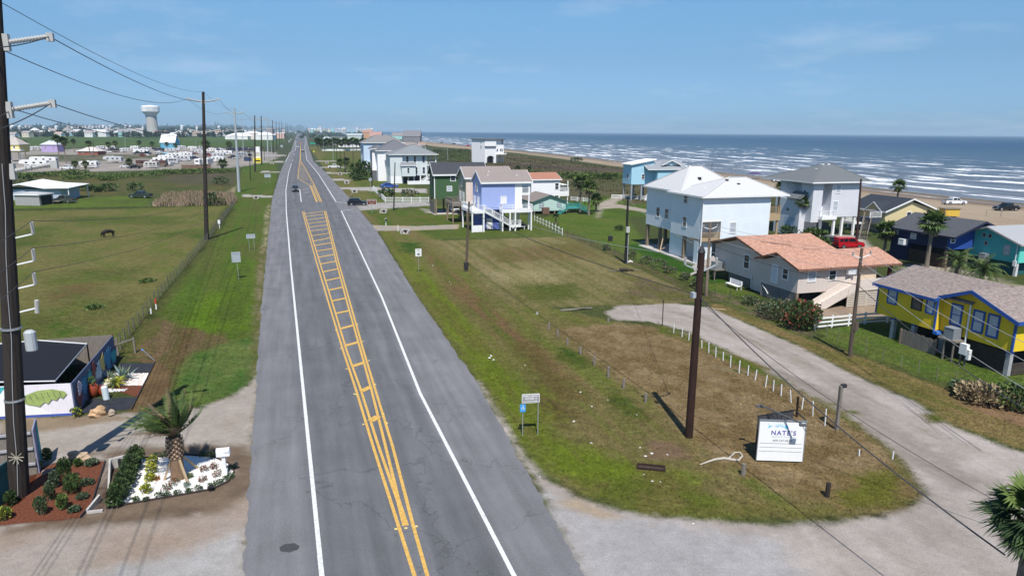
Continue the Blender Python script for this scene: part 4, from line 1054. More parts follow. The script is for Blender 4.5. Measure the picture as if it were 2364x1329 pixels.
def frond(mb, base, az, el, ln, droop, rg, leafl, mi, wind=None, k=12, pairs=2):
  d = Vector((math.cos(az), math.sin(az), 0)); pts = []; p = Vector(base); a = el
  for i in range(k + 1):
    pts.append(p.copy())
    dd = d * math.cos(a) + Vector((0, 0, math.sin(a)))
    if wind is not None: dd = (dd + wind * (i / k) * 1.3).normalized()
    p = p + dd * ln / k; a -= droop / k
  mb.tube(pts, [max(.008, .035 * ln / 3 * (1 - i / (k + 1))) for i in range(k + 1)], 4, mi, cap=False)
  for i in range(1, k + 1):
    for pp in range(pairs):
      q = pts[i - 1].lerp(pts[i], pp / pairs); t = (pts[i] - pts[i - 1]).normalized()
      s0 = t.cross(Vector((0, 0, 1)))
      s0 = s0.normalized() if s0.length > 1e-3 else Vector((1, 0, 0))
      ll = leafl * (0.35 + .65 * math.sin(math.pi * min(1, (i + .3) / k * .92 + .06))) * rg.uniform(.8, 1.1)
      for sg in (-1, 1):
        ld = (s0 * sg + t * .75 + Vector((0, 0, rg.uniform(-.35, .25)))).normalized()
        if wind is not None: ld = (ld + wind * .7).normalized()
        w = t * ll * .07
        mb.add([q - w, q + ld * ll * .55 - Vector((0, 0, ll * .03)) - w, q + ld * ll - Vector((0, 0, ll * .22)), q + ld * ll * .55 + w, q + w], [(0, 1, 2, 3, 4)], mi)
def date_palm(label, loc, h, tr, ln, n, seed=0, group=None, mats=None, wind=None, name='date_palm', leafl=.45, low=-.5, trunkmat=None, droop=1.5, k=12, pairs=2):
  t = thing(name, label, 'palm tree', loc, 0, group); rg = random.Random(seed)
  mb = MB(); mb.tube([(0, 0, h * i / 6) for i in range(7)], [tr * 1.15, tr, tr * .95, tr * .95, tr * 1.0, tr * 1.1, tr * .9], 12)
  mb.build('trunk', trunkmat or PT, t)
  cm = mats or [L1, L2, L3]; mb = MB()
  for i in range(n):
    el = 1.45 - (1.45 - low) * (i / n) ** .9 + rg.uniform(-.1, .1)
    frond(mb, (0, 0, h), i * 2.4 + rg.uniform(-.3, .3), el, ln * rg.uniform(.85, 1.08), droop * rg.uniform(.8, 1.2), rg, leafl, rg.randrange(len(cm)), wind, k, pairs)
  mb.build('crown', cm, t)
  return t
# ------------------------------------------------------------------ houses on the beach side
def wl_(c, k=1.25): return C(*c, k=k)
h = House('beach_house', 'tall new pale blue lap-sided house with light grey hip roof on pilings', UV(79.52, 51.76))
SB = siding('ice_blue', (0.76, 0.82, 0.86), 0.25, 0.26)
mb = MB()
h.walls(SB, [(0, 10.6, 0, 8.0, 5.95, 9.3), (3.0, 10.6, 0, 8.0, 3.4, 5.95), (0.0, 2.99, 2.6, 8.0, 3.4, 5.95), (0.6, 10.4, 8.0, 16.6, 3.55, 9.45), (0, 0.25, 0.5, 2.6, 3.4, 5.95),
       (0.0, 2.2, 0.6, 1.6, 0.1, 3.4), (0.6, 4.5, 5.6, 9.1, 0.1, 3.4)])
mb = MB(); mb.box(4.6, 9.6, 4.0, 14.5, .12, 3.4); h.p(mb, 'storage_room', mat('storage_wall', (0.10, 0.12, 0.14), 0.9))
mb = MB(); mb.box(-.4, 11.2, -.4, 16.9, 0.0, 0.12); h.p(mb, 'slab', CONC)
RG = shingle('pale_grey', (0.50, 0.50, 0.50), 0.08)
h.hip(RG, WHT, 0.6, 10.4, 6.2, 16.6, 9.45, 12.75, 0.5, ridge=((4.6, 11.2), (6.4, 11.2)))
h.hip(RG, WHT, 0, 12.8, 0, 8.2, 9.3, 11.5, 0.5, ridge=((6.6, 4.1), (9.3, 4.1)))
h.bits('corner_trim', WHT, [(-.06, .06, -.06, .1, 0.1, 9.1), (10.54, 10.66, -.06, .1, 3.4, 9.1), (2.94, 3.06, -.05, .05, 3.4, 5.88), (.07, 3.0, -.05, .04, 5.881, 6.0)])
h.win('N', 0, 4.87, 4.32, 0.9, 1.3, gm=GLB)
for a, z in ((12.9, 5.15), (10.3, 5.15)): h.win('L', 0.6, a, z, 0.95, 1.35)
h.win('L', 0, 4.36, 8.0, 0.85, 1.2); h.win('L', 0, 4.28, 4.75, 0.85, 1.3)
for x, y in ((0.85, 16.3), (0.85, 12.4), (4.0, 16.3), (8, 16.3), (0.3, 4.6)): h.posts([(x, y)], 0.1, 3.4, 0.42, PILE)
mb = MB(); mb.bar((-.6, 9.7, .15), (0.7, 11.0, 2.6), .14, .08); mb.bar((-.4, 10.0, .5), (.9, 10.2, .9), .1, .06); h.p(mb, 'brace', WOODN)
h.deck(10.66, 12.6, 0.3, 8.0, 6.6, WOODN, 'NR', 0.9, 1.05); h.deck(10.66, 12.6, 0.3, 8.0, 3.5, WOODN, '', 0.35)
for y in (0.5, 4.2, 7.8): h.posts([(12.4, y)], 0.0, 9.2, 0.22, WOODN, 'porch_post')
h.deck(0.06, 2.94, 0.1, 2.55, 3.45, WOODN, 'N', 0.25, 0.9)
h.roofbits([(2.6, 8.0, 10.7), (3.6, 6.0, 10.9), (2.0, 3.0, 10.0), (8.4, 3.0, 10.9), (5.9, 1.2, 9.9)])
for q in ((4.4, 8.2, 11.1), (5.6, 3.3, 11.1), (6.9, 2.4, 10.6)):
  mb = MB(); mb.box(q[0] - .2, q[0] + .2, q[1] - .2, q[1] + .2, q[2] - .25, q[2] + .18); h.p(mb, 'roof_vent', BLK)
h = House('tile_roof_house', 'tan house with orange clay tile roof and boxed-in outside stair', UV(56.48, 48.54))
TAN = boards('tan', (0.60, 0.525, 0.47)); PCH = boards('peach', (0.66, 0.52, 0.38))
TIL = mat('clay_tile', (0.40, 0.20, 0.135), 0.8, 0.28, 3.0, lines=(0, 0.28, 0.35, 0.06), col2=(0.46, 0.265, 0.19), bump=0.03, bscale=6)
h.walls(TAN, [(0, 10.0, 0, 5.74, 1.5, 4.05, 'x', 5.0), (0.8, 10.2, 5.75, 16.0, 1.2, 4.2, 'x', 5.5), (0.8, 4.0, 6.5, 8.5, 0.05, 1.25)])
mb = MB(); mb.box(7.6, 9.99, -.03, -.002, 1.9, 4.0); h.p(mb, 'patched_cladding', PCH)
h.gable(TIL, mat('rust_fascia', (0.16, 0.08, 0.05), 0.8), 0, 12.4, -.05, 6.1, 4.15, 5.15, 'x', 0.5, 0.16, e0=0.5, e1=.4)
h.gable(TIL, mat('rust_fascia', (0.16, 0.08, 0.05)), 0.8, 10.4, 6.3, 16.2, 4.3, 5.62, 'x', 0.5, 0.16, e0=.6, e1=.3)
mb = MB()
for k in range(40): mb.tube([(-.4 + k * .333, -.62, 3.98), (-.4 + k * .333, -.2, 4.14)], .1, 6)
h.p(mb, 'tile_edge', TIL)
mb = MB(); mb.bar((2.3, 9.5, 5.35), (5.5, 8.0, 5.13), .16, .1); mb.bar((6.0, 6.6, 4.78), (8.0, 6.3, 4.75), .16, .1); h.p(mb, 'roof_batten', TIL)
SLAT = mat('slat_grey', (0.20, 0.19, 0.18), 0.85, 0.15, 2)
mb = MB()
for k in range(9): mb.box(.02, .06, .1, 5.6, .06 + k * .16, .17 + k * .16)
for y in (.05, 2.8, 5.6): mb.box(-.02, .1, y, y + .12, .02, 1.5)
mb.box(.07, .09, .1, 5.6, 0.05, 1.45)
h.p(mb, 'lattice_skirt', SLAT)
mb = MB()
for k in range(8): mb.box(.9, .94, 8.9, 13.0, .06 + k * .15, .16 + k * .15)
h.p(mb, 'lattice_skirt', SLAT)
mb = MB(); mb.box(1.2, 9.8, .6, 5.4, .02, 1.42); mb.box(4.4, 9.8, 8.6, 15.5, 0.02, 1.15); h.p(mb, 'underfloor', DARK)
for x, y in ((.1, .1), (3.3, .1), (9.9, .1), (0.9, 15.9), (12.2, .1), (12.2, 5.6)): h.posts([(x, y)], 0, 1.55, .26, PILE)
h.win('L', 0, 3.6, 2.0, 0.8, 1.75, gm=mat('door_panel', (0.62, 0.64, 0.66), 0.6), rail=False, name='shutter_door'); h.win('L', 0, 1.95, 2.65, .75, 1.0); h.win('L', .8, 9.6, 2.3, .9, 1.5)
h.win('N', 0, 1.65, 2.75, .85, .95, gm=GLB); h.win('N', 0, 4.25, 2.75, .8, .92); h.aircon(5.9, -.45, 3.25, 1.0, .4, .6, WHT)
STP = mat('stair_board', (0.66, 0.58, 0.52), 0.75, 0.06)
h.deck(6.6, 10.2, -1.4, -.01, 2.0, STP, '', 0.3)
mb = MB(); mb.box(6.6, 10.2, -1.46, -1.38, 2.0, 2.9)
h.p(mb, 'parapet', STP)
h.stair((6.6, -.75, 2.0), (2.2, -.75, 0.05), 1.1, STP, rail=False)
mb = MB()
for y in (-1.4, -.14): mb.add([(6.6, y, 1.9), (6.6, y, 2.9), (2.0, y, .75), (2.0, y, .05), (2.6, y, .05)] + [(6.6, y + .06, 1.9), (6.6, y + .06, 2.9), (2.0, y + .06, .75), (2.0, y + .06, .05), (2.6, y + .06, .05)], [(0, 1, 2, 3, 4), (9, 8, 7, 6, 5)] + [(i, (i + 1) % 5, 5 + (i + 1) % 5, 5 + i) for i in range(5)])
h.p(mb, 'stair_side_board', STP)
CRM = mat('cream_slat', (0.58, 0.52, 0.44), 0.75, 0.08)
mb = MB()
for k in range(10): mb.box(5.2, 10.2, -1.38, -1.33, .05 + k * .19, .17 + k * .19)
for x in (5.2, 7.6, 10.1): mb.box(x, x + .1, -1.42, -1.32, 0, 1.98)
h.p(mb, 'slat_screen', CRM)
mb = MB(); mb.box(5.3, 10.1, -1.2, -1.15, .02, 1.9); h.p(mb, 'screen_shade_sheet', mat('screen_shadow', (.12, .09, .07)))  # dark sheet paints in the shade seen between the slats
for x, y in ((11.9, .1), (11.9, 5.6)):
  mb = MB(); mb.box(x - .15, x + .15, y - .15, y + .15, 1.5, 4.1); h.p(mb, 'porch_post', mat('rust_post', (0.10, 0.035, 0.025)))
h.deck(10.0, 12.3, 0, 5.7, 1.55, mat('porch_floor', (.2, .08, .05)), 'R', .25, .8)
mb = MB(); mb.box(-.7, .75, 13.6, 15.0, 1.25, 1.37)
for p in ((-.6, 13.7), (-.6, 14.9)): mb.bar((p[0], p[1], 0), (p[0], p[1], 1.25), .1)
h.p(mb, 'platform', WOOD); h.aircon(-.5, 13.8, 1.38, .95, .95, .85)
h.stair((.2, 15.6, 1.7), (-1.2, 17.8, 0.05), 1.0, STP, rail=False)
mb = MB(); mb.box(-1.2, 1.0, 15.3, 15.4, .9, 2.3) if False else mb.bar((.2, 15.1, 2.5), (-1.3, 17.3, .9), .08, .7); h.p(mb, 'stair_side_board', STP)
mb = MB(); mb.tube([(.7, 8.4, 0.2), (.7, 8.4, 1.7)], .06, 8); h.p(mb, 'drain_pipe', WHT); mb = MB(); mb.tube([(0.05, 5.9, 1.4), (-.02, 4.9, .9), (-.1, 4.3, .5)], .04, 6); h.p(mb, 'drain_pipe', WHT)
t = thing('garden_bench', 'white slatted bench on the grass beside the tan house', 'bench', UV(56.48 + 9.6, 48.54 - .4), GA)
mb = MB()
for k in range(4): mb.box(-.7 + .0, -.55 + .0, -1.2, 1.2, .42, .46) if k == 0 else mb.box(-.7 + k * .16, -.57 + k * .16, -1.2, 1.2, .42, .46)
mb.build('seat', WHT, t)
mb = MB()
for k in range(3): mb.box(-.06, -.02, -1.2, 1.2, .55 + k * .16, .67 + k * .16)
mb.build('backrest', WHT, t)
for y in (-1.05, 1.05):
  for x in (-.6, -.08):
    mb = MB(); mb.bar((x, y, 0), (x, y, .42 if x < -.3 else 1.0), .07); mb.build('leg', WHT, t)
h = House('yellow_house', 'bright yellow house with royal blue trim and brown shingle roof on pilings', UV(34.81, 49.64))
YW = boards('yellow', (0.80, 0.56, 0.03)); BLU = mat('royal_blue_trim', (0.025, 0.085, 0.32), 0.6, 0.1)
BRS = shingle('brown', (0.24, 0.195, 0.175), 0.4)
h.walls(YW, [(0, 9, 0, 6.06, 1.95, 4.45), (-.6, 9, 6.062, 12.0, 1.95, 4.6), (9, 16, 0, 6.06, 1.95, 4.45)])
mb = MB(); mb.add([(0, 0, 4.45), (0, 6.06, 4.45), (0, 3.4, 5.75), (.1, 0, 4.45), (.1, 6.06, 4.45), (.1, 3.4, 5.75)], [(0, 1, 2), (5, 4, 3), (0, 2, 5, 3), (1, 4, 5, 2)]); h.p(mb, 'gable_wall', YW)
h.gable(BRS, BLU, -.5, 7.6, 6.1, 12.0, 4.62, 5.85, 'y', 0.45, 0.14, e0=0.05, e1=.4, fas=.24)
h.gable(BRS, BRS, -.3, 7.4, 3.4, 6.2, 4.7, 5.87, 'y', 0.0, 0.14, e0=0, e1=0, fas=.05)
h.gable(BRS, BLU, 0, 16.0, -.05, 6.85, 4.4, 5.75, 'x', 0.4, 0.14, e0=.5, e1=0, fas=.28)
for y0, y1 in ((4.5, 5.0), ): h.win('L', 0, 4.75, 2.8, .72, 1.5, BLU, GLB, fw=.14)
h.win('L', 0, 2.88, 2.75, .7, 1.5, BLU, GLB, fw=.14); h.win('L', 0, 1.68, 2.7, .7, 1.55, BLU, GLB, fw=.14)
h.win('L', -.6, 10.44, 3.2, .8, 1.1, BLU, GLB, fw=.12); h.win('L', -.6, 7.95, 3.3, .85, 1.1, mat('dark_frame', (.05, .04, .03)), GLS, fw=.1, name='dark_window'); h.win('L', -.6, 6.65, 3.3, .6, 1.05, BLU, GLB, fw=.12)
h.bits('corner_trim', BLU, [(-.07, .07, -.07, .07, 1.95, 4.4), (-.66, -.54, 5.98, 6.1, 1.95, 4.5), (-.66, -.54, 11.94, 12.06, 1.95, 4.5)])
for x, y in ((-.2, 10.3), (-.2, 8.2), (4, 11.5), (.3, .3), (4, .3), (8, .3), (4, 6), (8, 11.5), (.3, 5.9)):
  h.posts([(x, y)], 0, 1.95, .34, mat('painted_piling', (0.36, 0.36, 0.36), 0.8, 0.2))
  mb = MB(); mb.box(x - .19, x + .19, y - .19, y + .19, 1.72, 1.951); h.p(mb, 'stilt_cap', BLU)
DKW = mat('dark_slats', (0.06, 0.048, 0.04), 0.9, 0.2)
mb = MB()
for k in range(11): mb.box(.22, .27, .5, 5.6, .04 + k * .16, .16 + k * .16)
for k in range(5): mb.box(.5, 9, .1, .15, .05 + k * .19, .2 + k * .19)
h.p(mb, 'slat_screen', DKW)
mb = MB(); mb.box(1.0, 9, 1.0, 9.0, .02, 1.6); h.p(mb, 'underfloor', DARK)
h.aircon(-.95, 4.0, 1.75, .85, .85, .85, mat('ac_grey', (.22, .24, .26), .6)); mb = MB(); mb.box(-1.1, -.02, 3.6, 5.2, 1.62, 1.75); mb.bar((-1.0, 4.6, 0), (-1.0, 4.6, 1.62), .1); mb.bar((-1.0, 3.8, 0), (-1.0, 3.8, 1.62), .1); h.p(mb, 'platform', WOOD)
mb = MB(); mb.tube([(-.1, 3.6, 1.4), (-.1, 3.6, 4.7)], .07, 8); h.p(mb, 'service_mast', WHT); mb = MB(); mb.tube([(-.08, 3.8, 2.2), (-.08, 3.8, 4.1)], .04, 6); h.p(mb, 'conduit', mat('yellow_pipe', (.75, .5, .03)))
mb = MB(); mb.box(-1.0, -.7, 2.7, 3.3, .9, 1.75); mb.box(-.98, -.72, 2.45, 2.68, .6, 1.4); h.p(mb, 'meter_box', WHT); mb = MB(); mb.bar((-.85, 3.2, 0), (-.85, 3.2, .9), .1); mb.bar((-.85, 2.8, 0), (-.85, 2.8, .9), .1); h.p(mb, 'meter_post', WOOD)
mb = MB(); mb.box(-.75, -.3, 5.6, 6.0, 1.7, 1.95); h.p(mb, 'flood_box', mat('bright_blue', (.02, .14, .55)))
t = thing('board_fence', 'grey weathered board fence panel under the yellow house', 'fence', UV(34.81 + 5.6, 49.64 - .8), GA)
mb = MB(); rg = random.Random(4)
for k in range(21): mb.box(.02 + rg.uniform(-.01, .01), .06, k * .155, k * .155 + .14, 0, 1.25 + rg.uniform(-.05, .05))
mb.build('boards', WOOD, t)
mb = MB(); mb.box(-.04, .1, -.16, -.01, 0, 1.35); mb.build('post', PILE, t); mb = MB(); mb.box(-.04, .1, 3.27, 3.42, 0, 1.3); mb.build('post', PILE, t)
h = House('violet_house', 'violet-blue stilt house with white decks and a long outside stair', UV(118.77, 31.62))
VI = siding('violet', (0.33, 0.40, 0.68), 0.3, 0.06); TPE = shingle('taupe', (0.25, 0.21, 0.195), 0.2)
h.walls(VI, [(0, 6.26, 0, 6.4, 3.8, 8.75, 'x', 10.45)]); h.walls(mat('white_siding', (.82, .81, .82), .7, .05, lines=(2, .3, .1, 0)), [(6.262, 7.6, 0.02, 6.38, 3.8, 8.75)])
h.walls(mat('indigo_wall', (0.10, 0.14, 0.42), .8, .06), [(0.2, 4.6, 1.6, 6.2, 0, 3.55)], 'ground_floor_wall'); h.door('N', 1.6, 1.9, .05, .9, 2.0)
h.gable(TPE, WHT, 0, 9.2, 0, 6.4, 8.75, 10.5, 'x', .35, .16, fas=.3, e0=.25)
h.win('L', 0, 3.4, 6.9, .8, 1.5); h.door('L', 0, 5.0, 3.82); h.door('L', 0, 2.3, 3.82)
h.win('N', 0, 4.1, 4.9, .9, 1.15, rail=False, gm=mat('white_board', (.7, .7, .7)), name='shutter_board')
h.deck(-2.2, 0.1, -1.5, 6.0, 3.75, WHT, 'NLF', .4, 1.0, gap=.2); h.deck(3.4, 9.1, -1.5, -.02, 3.72, WHT, 'NRL', .4, 1.0, gap=.2); h.deck(7.62, 9.1, 0, 6.3, 3.72, WHT, 'RF', .4, 1.0, gap=.2); h.deck(7.62, 9.1, 0, 6.3, 6.6, WHT, 'NRF', .3, 1.0, gap=.2)
h.stair((0.2, -1.0, 3.75), (5.1, -1.0, .95), 1.0, WHT); h.deck(5.1, 6.9, -1.6, -.4, .95, WHT, 'NR', .25, .95, gap=.2)
for x, y, z in ((-2.1, -1.4, 3.4), (0, -1.4, 3.4), (-2.1, 5.8, 3.4), (4.9, -1.45, 3.4), (3.5, -1.4, 3.4), (8.95, -1.4, 3.4), (5.9, -1.4, 3.4), (8.95, 6.2, 8.6), (8.95, .1, 8.6), (6.0, .2, 3.8), (.3, .2, 3.8), (3.6, .3, 3.8), (6.0, 6.1, 3.8)): h.posts([(x, y)], 0, z, .24, WHT)
mb = MB(); mb.box(-2.0, -.2, -1.3, -1.2, .02, 1.2); h.p(mb, 'low_panel', WHT)
mb = MB(); mb.box(4.8, 8.9, 2.5, 6, .01, .9); h.p(mb, 'stored_goods', DARK)
h.roofbits([(1.6, 1.6, 9.7), (7.0, 1.4, 9.6), (2.0, 2.6, 10.2)])
t = thing('picnic_table', 'low white bench table under the violet house', 'table', UV(119.2, 39.0), GA)
mb = MB(); mb.box(-1.0, 1.0, -.4, .4, .5, .56); mb.build('table_top', WHT, t)
for x in (-.8, .8):
  for y in (-.3, .3):
    mb = MB(); mb.bar((x, y, 0), (x, y, .5), .09); mb.build('leg', WHT, t)
h = House('cream_house', 'narrow cream and olive stilt house squeezed between the green and violet houses', UV(129.3, 31.3))
h.walls(siding('olive_cream', (0.36, 0.36, 0.25), .3, .06), [(0, 6.3, .02, 6.4, 3.8, 8.9, 'x', 10.6)]); h.walls(siding('cream', (0.70, 0.58, 0.50), .3, .06), [(0.02, 7.5, -.03, .015, 3.8, 8.85)], 'front_wall')
h.gable(TPE, WHT, 0, 9.2, 0, 6.4, 8.9, 10.65, 'x', .35, .16, fas=.3)
h.win('L', 0, 3.2, 7.0, .6, 1.4); h.door('L', 0, 4.6, 3.85); h.door('L', 0, 2.0, 3.85)
for x in (.3, 3.4, 6.4, 9.0):
  for y in (.3, 6.1): h.posts([(x, y)], 0, 3.8, .28, PILE)
h.deck(-2.6, 0, 0.5, 6.0, 3.7, WOOD, 'NLF', .35, 1.0)
for x, y in ((-2.5, .6), (-2.5, 5.9)): h.posts([(x, y)], 0, 3.7, .25, PILE)
h = House('green_house', 'dark green stilt house with charcoal roof and wooden side deck', UV(145.59, 28.32))
GR = siding('green', (0.055, 0.115, 0.05), .3, .08); CHA = shingle('charcoal', (0.05, 0.053, 0.062), 0.25)
h.walls(GR, [(0, 11.4, 0, 5.4, 3.35, 8.7, 'x', 10.6), (6.6, 11.4, -1.6, 0, 3.35, 6.0)])
h.gable(CHA, WHT, 0, 11.4, 0, 5.4, 8.7, 10.75, 'x', .4, .16, fas=.32)
h.gable(CHA, WHT, 5.7, 11.4, -3.0, 0, 6.1, 6.9, 'y', .3, .12, fas=.2, e1=0)
h.bits('corner_trim', WHT, [(-.06, .12, -.06, .1, 3.35, 8.5), (6.0, 6.15, -2.6, -2.45, 3.4, 6.0)])
h.win('N', 0, 4.07, 7.15, .95, 1.05); h.win('N', 0, 3.27, 5.0, .95, .95, gm=GLB); h.win('L', 0, 3.0, 6.8, .8, 1.9, MATS['siding_green'])
mb = MB(); mb.box(5.6, 6.58, -.06, .02, 3.4, 5.9); h.p(mb, 'doorway', DARK)
h.deck(4.6, 9.4, -4.2, -1.65, 3.4, WOOD, 'NLR', .4, 1.1); h.stair((9.4, -3.0, 3.4), (13.2, -3.0, .1), 1.0, WOOD)
for x, y in ((.3, .2), (2.9, .2), (5.6, .2), (8.4, .2), (.3, 5.1), (3, 5.1), (6, 5.1), (9, 5.1), (11, 5.1), (4.8, -4.0), (9.2, -4.0), (11, .2)): h.posts([(x, y)], 0, 3.35, .34, PILE)
mb = MB(); mb.box(-.1, .0, .2, 5.2, .02, 2.8); h.p(mb, 'fence_panel', WOOD); mb = MB(); mb.box(-.3, 9.5, -.5, 5.6, 0, .1); h.p(mb, 'slab', CONC)
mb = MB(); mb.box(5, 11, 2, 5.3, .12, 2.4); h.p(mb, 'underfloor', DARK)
h = House('grey_stilt_house', 'pale grey two-storey stilt house with grey hip roof and front bump-out', UV(236.46, 30.94))
LG_ = siding('light_grey', (0.58, 0.63, 0.64), .35, .05); GRS = shingle('mid_grey', (0.20, 0.215, 0.225), .15)
h.walls(LG_, [(0, 4.2, 0, 11, 2.6, 9.8), (4.2, 12.8, .8, 11, 2.6, 9.8), (3.7, 8.4, -1.5, .8, 2.5, 6.3)]); h.walls(mat('white_siding', (.82, .81, .82)), [(0.0, 4.2, 0.02, 10.9, 0, 2.6)], 'ground_floor_wall')
h.hip(GRS, WHT, 0, 16, 0, 11.2, 9.8, 12.9, .5, ridge=((8.2, 5.6), (9.6, 5.6)))
h.gable(GRS, WHT, 3.7, 8.4, -1.5, .8, 6.35, 7.1, 'x', .35, .12, fas=.25)
for x in (6.0, 8.6, 11.6): h.win('N', .8, x, 7.0, .8, 2.1)
for x in (9.0, 11.6): h.win('N', .8, x, 3.3, .8, 2.1)
h.win('N', -1.5, 5.9, 3.6, .7, 1.7)
for x in (4.3, 6.2, 8.2, 10.4, 12.6):
  for y in (1.0, 6, 10.8): h.posts([(x, y)], 0, 2.6, .36, WHT)
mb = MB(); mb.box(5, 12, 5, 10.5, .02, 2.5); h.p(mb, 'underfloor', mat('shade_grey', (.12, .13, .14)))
h.deck(12.84, 16, .5, 11, 6.2, WHT, 'NR', .3, 1.0, gap=.3); h.posts([(15.8, .7), (15.8, 10.8)], 0, 9.6, .3, WHT, 'porch_post')
h.stair((15.5, -.6, 3.0), (10.2, -.6, .1), 1.1, WHT); h.deck(12.84, 16, -1.2, .4, 3.0, WHT, 'NR', .3, 1, gap=.3)
t = thing('white_fence', 'solid low white fence in front of the pale grey stilt house', 'fence', UV(231.5, 36.0), GA)
mb = MB(); mb.box(0, 14, 0, .12, 0, 1.15); mb.build('panel', WHT, t)
for k in range(8):
  mb = MB(); mb.box(k * 2 - .1, k * 2 + .1, -.06, .18, 0, 1.3); mb.build('post', WHT, t)
h = House('white_house', 'tall plain white house with slate grey hip roof behind the pale grey one', UV(249.76, 28.3))
h.walls(mat('white_siding', (.82, .81, .82)), [(0, 13, 0, 10, 0, 10.7)]); h.hip(shingle('slate', (0.13, 0.135, 0.15), .15), WHT, 0, 13, 0, 10, 10.7, 14.3, .6, ridge=((6.2, 5), (7.2, 5)))
h.walls(mat('white_siding', (.82, .81, .82)), [(-1.6, 0, 4, 10, 3.5, 10.7)], 'bay_wall'); mb = MB(); mb.box(-1.5, 0, 4.2, 9.8, 0, 3.5); h.p(mb, 'ground_floor_wall', mat('shade_grey', (.12, .13, .14)))  # box below the bay has the shade there put into its colour
h.hip(shingle('slate', (0.13, 0.135, 0.15), .15), WHT, -1.6, 3, 3.8, 11, 11.2, 12.6, .5)
h = House('blue_white_house', 'pale blue house with brown-grey roof, farthest of the tall row', UV(313.69, 29.6))
h.walls(siding('pale_blue', (0.50, 0.60, 0.72), .4, .05), [(0, 14, 0, 14, 0, 12.4)]); h.hip(shingle('brown_grey', (0.20, 0.195, 0.19), .15), WHT, 0, 18, 0, 14, 12.4, 15.6, .6, ridge=((6, 7), (12, 7)))
h.win('L', 0, 6, 9, .9, 1.6); h.win('L', 0, 10, 5, .9, 1.6); h.win('N', 0, 9, 9, .9, 1.6)
h.stair((3.2, -1.2, 4.4), (0.2, -1.2, 1.2), 1.2, WHT); h.deck(3.2, 6.2, -2, -.02, 4.4, WHT, 'NR', .3, 1, gap=.3); h.posts([(3.4, -1.8), (6, -1.8)], 0, 4.2, .3, WHT)
h = House('modern_house', 'white flat-roofed beach house with arches standing alone by the dunes', UV(381, 103.4), R(40))
WSM = mat('white_stucco', (0.86, 0.85, 0.84), .8, .04)
h.walls(WSM, [(0, 8.2, 0, 12.5, 4.4, 13.2), (8.2, 14.6, 1.0, 12.5, 5.0, 13.2), (0, 1.5, 0, .8, 0, 4.4), (6.6, 8.2, 0, .8, 0, 4.4), (0, .8, .8, 12.5, 0, 4.4)])
mb = MB(); arc = [(1.5 + 5.1 * (1 - math.cos(math.pi * k / 12)) / 2, 2.6 + 1.5 * math.sin(math.pi * k / 12)) for k in range(13)] + [(6.6, 4.41), (1.5, 4.41)]
mb.add([(x, 0.01, z) for x, z in arc] + [(x, .79, z) for x, z in arc], [tuple(range(15)), tuple(range(29, 14, -1))] + [(i, (i + 1) % 15, 15 + (i + 1) % 15, 15 + i) for i in range(15)]); h.p(mb, 'archway', WSM)
mb = MB(); mb.box(-.6, 15.2, -.6, 13.1, 13.2, 13.5); h.p(mb, 'roof', shingle('slate', (0.13, 0.135, 0.15), .15)); mb = MB(); mb.box(-.2, 8.4, -.7, 0, 9.3, 9.55); h.p(mb, 'awning', mat('slate_trim', (.2, .2, .21)))
for x in (10.0, 12.2, 13.4): h.win('N', 1.0, x, 6.3, .9, 1.6)
h.win('N', 1.0, 13.4, 10.6, .7, 2.0); h.win('L', 0, 3.5, 8.0, .8, 1.8); h.win('L', 0, 3.5, 11.0, .8, .8)
for x in (8.6, 10, 11.4, 13, 14.4): h.posts([(x, 1.3), (x, 8)], 0, 5, .35, WHT)
h.deck(8.3, 14.8, -1.2, .98, 5.0, WSM, 'N', .3, 1.0, gap=.4); mb = MB(); mb.box(1, 8, 3, 12, .02, 4.3); h.p(mb, 'underfloor', mat('shade_grey', (.12, .13, .14)))
h = House('red_roof_house', 'white house with a red-brown roof behind the mint cottage', UV(152.93, 52.8))
h.walls(mat('white_siding', (.82, .81, .82)), [(0, 7.2, 0, 8, 0, 6.65, 'x', 7.7)]); h.gable(shingle('brick_red', (0.34, 0.16, 0.11), .15), WHT, 0, 7.2, 0, 8, 6.65, 7.9, 'x', .35, .14, fas=.25)
h.deck(7.24, 9.6, .3, 7.5, 3.6, WHT, 'NR', 1.0, .9, gap=.3); h.posts([(9.4, .5), (9.4, 7.3)], 0, 6.2, .2, WHT); h.win('N', 0, 6.4, 4.3, .8, 1.4); h.win('N', 0, 6.4, 1.5, .9, 1.3); mb = MB(); mb.box(7.3, 9.3, .4, 7.4, 5.2, 5.3); h.p(mb, 'balcony_roof', WHT)
h = House('mint_cottage', 'small mint green cottage with brown roof and turquoise side deck', UV(140.45, 49.01))
MI = siding('mint', (0.46, 0.62, 0.56), .3, .05); TQ = mat('turquoise_paint', (0.06, 0.30, 0.28), .7, .1); MTR = mat('dark_green_trim', (0.07, 0.14, 0.13), .7)
h.walls(MI, [(0, 7.6, 0, 9, .7, 2.75, 'y', 4.0)]); h.gable(shingle('dun', (0.22, 0.185, 0.165), .15), MTR, 0, 7.6, 0, 9, 2.8, 4.1, 'y', .45, .12, fas=.18)
h.win('N', 0, 1.9, 1.4, .9, 1.0, MTR, GLB, fw=.06); h.win('N', 0, 6.0, 1.5, .9, .9, MTR, GLB, fw=.06)
for x in (.3, 2.5, 5.0, 7.3):
  for y in (.2, 4.5, 8.8): h.posts([(x, y)], 0, .7, .25, WOOD)
h.deck(7.8, 11.2, .5, 3.0, 1.15, TQ, 'NFR', .2, .85); h.stair((11.3, 1.7, 1.15), (13.4, 1.7, .05), 1.1, TQ); h.stair((7.7, -.2, 1.15), (5.8, -.2, .05), .9, TQ)
for x, y in ((8, .6), (11, .6), (8, 2.9), (11, 2.9)): h.posts([(x, y)], 0, 1.1, .16, WOOD)
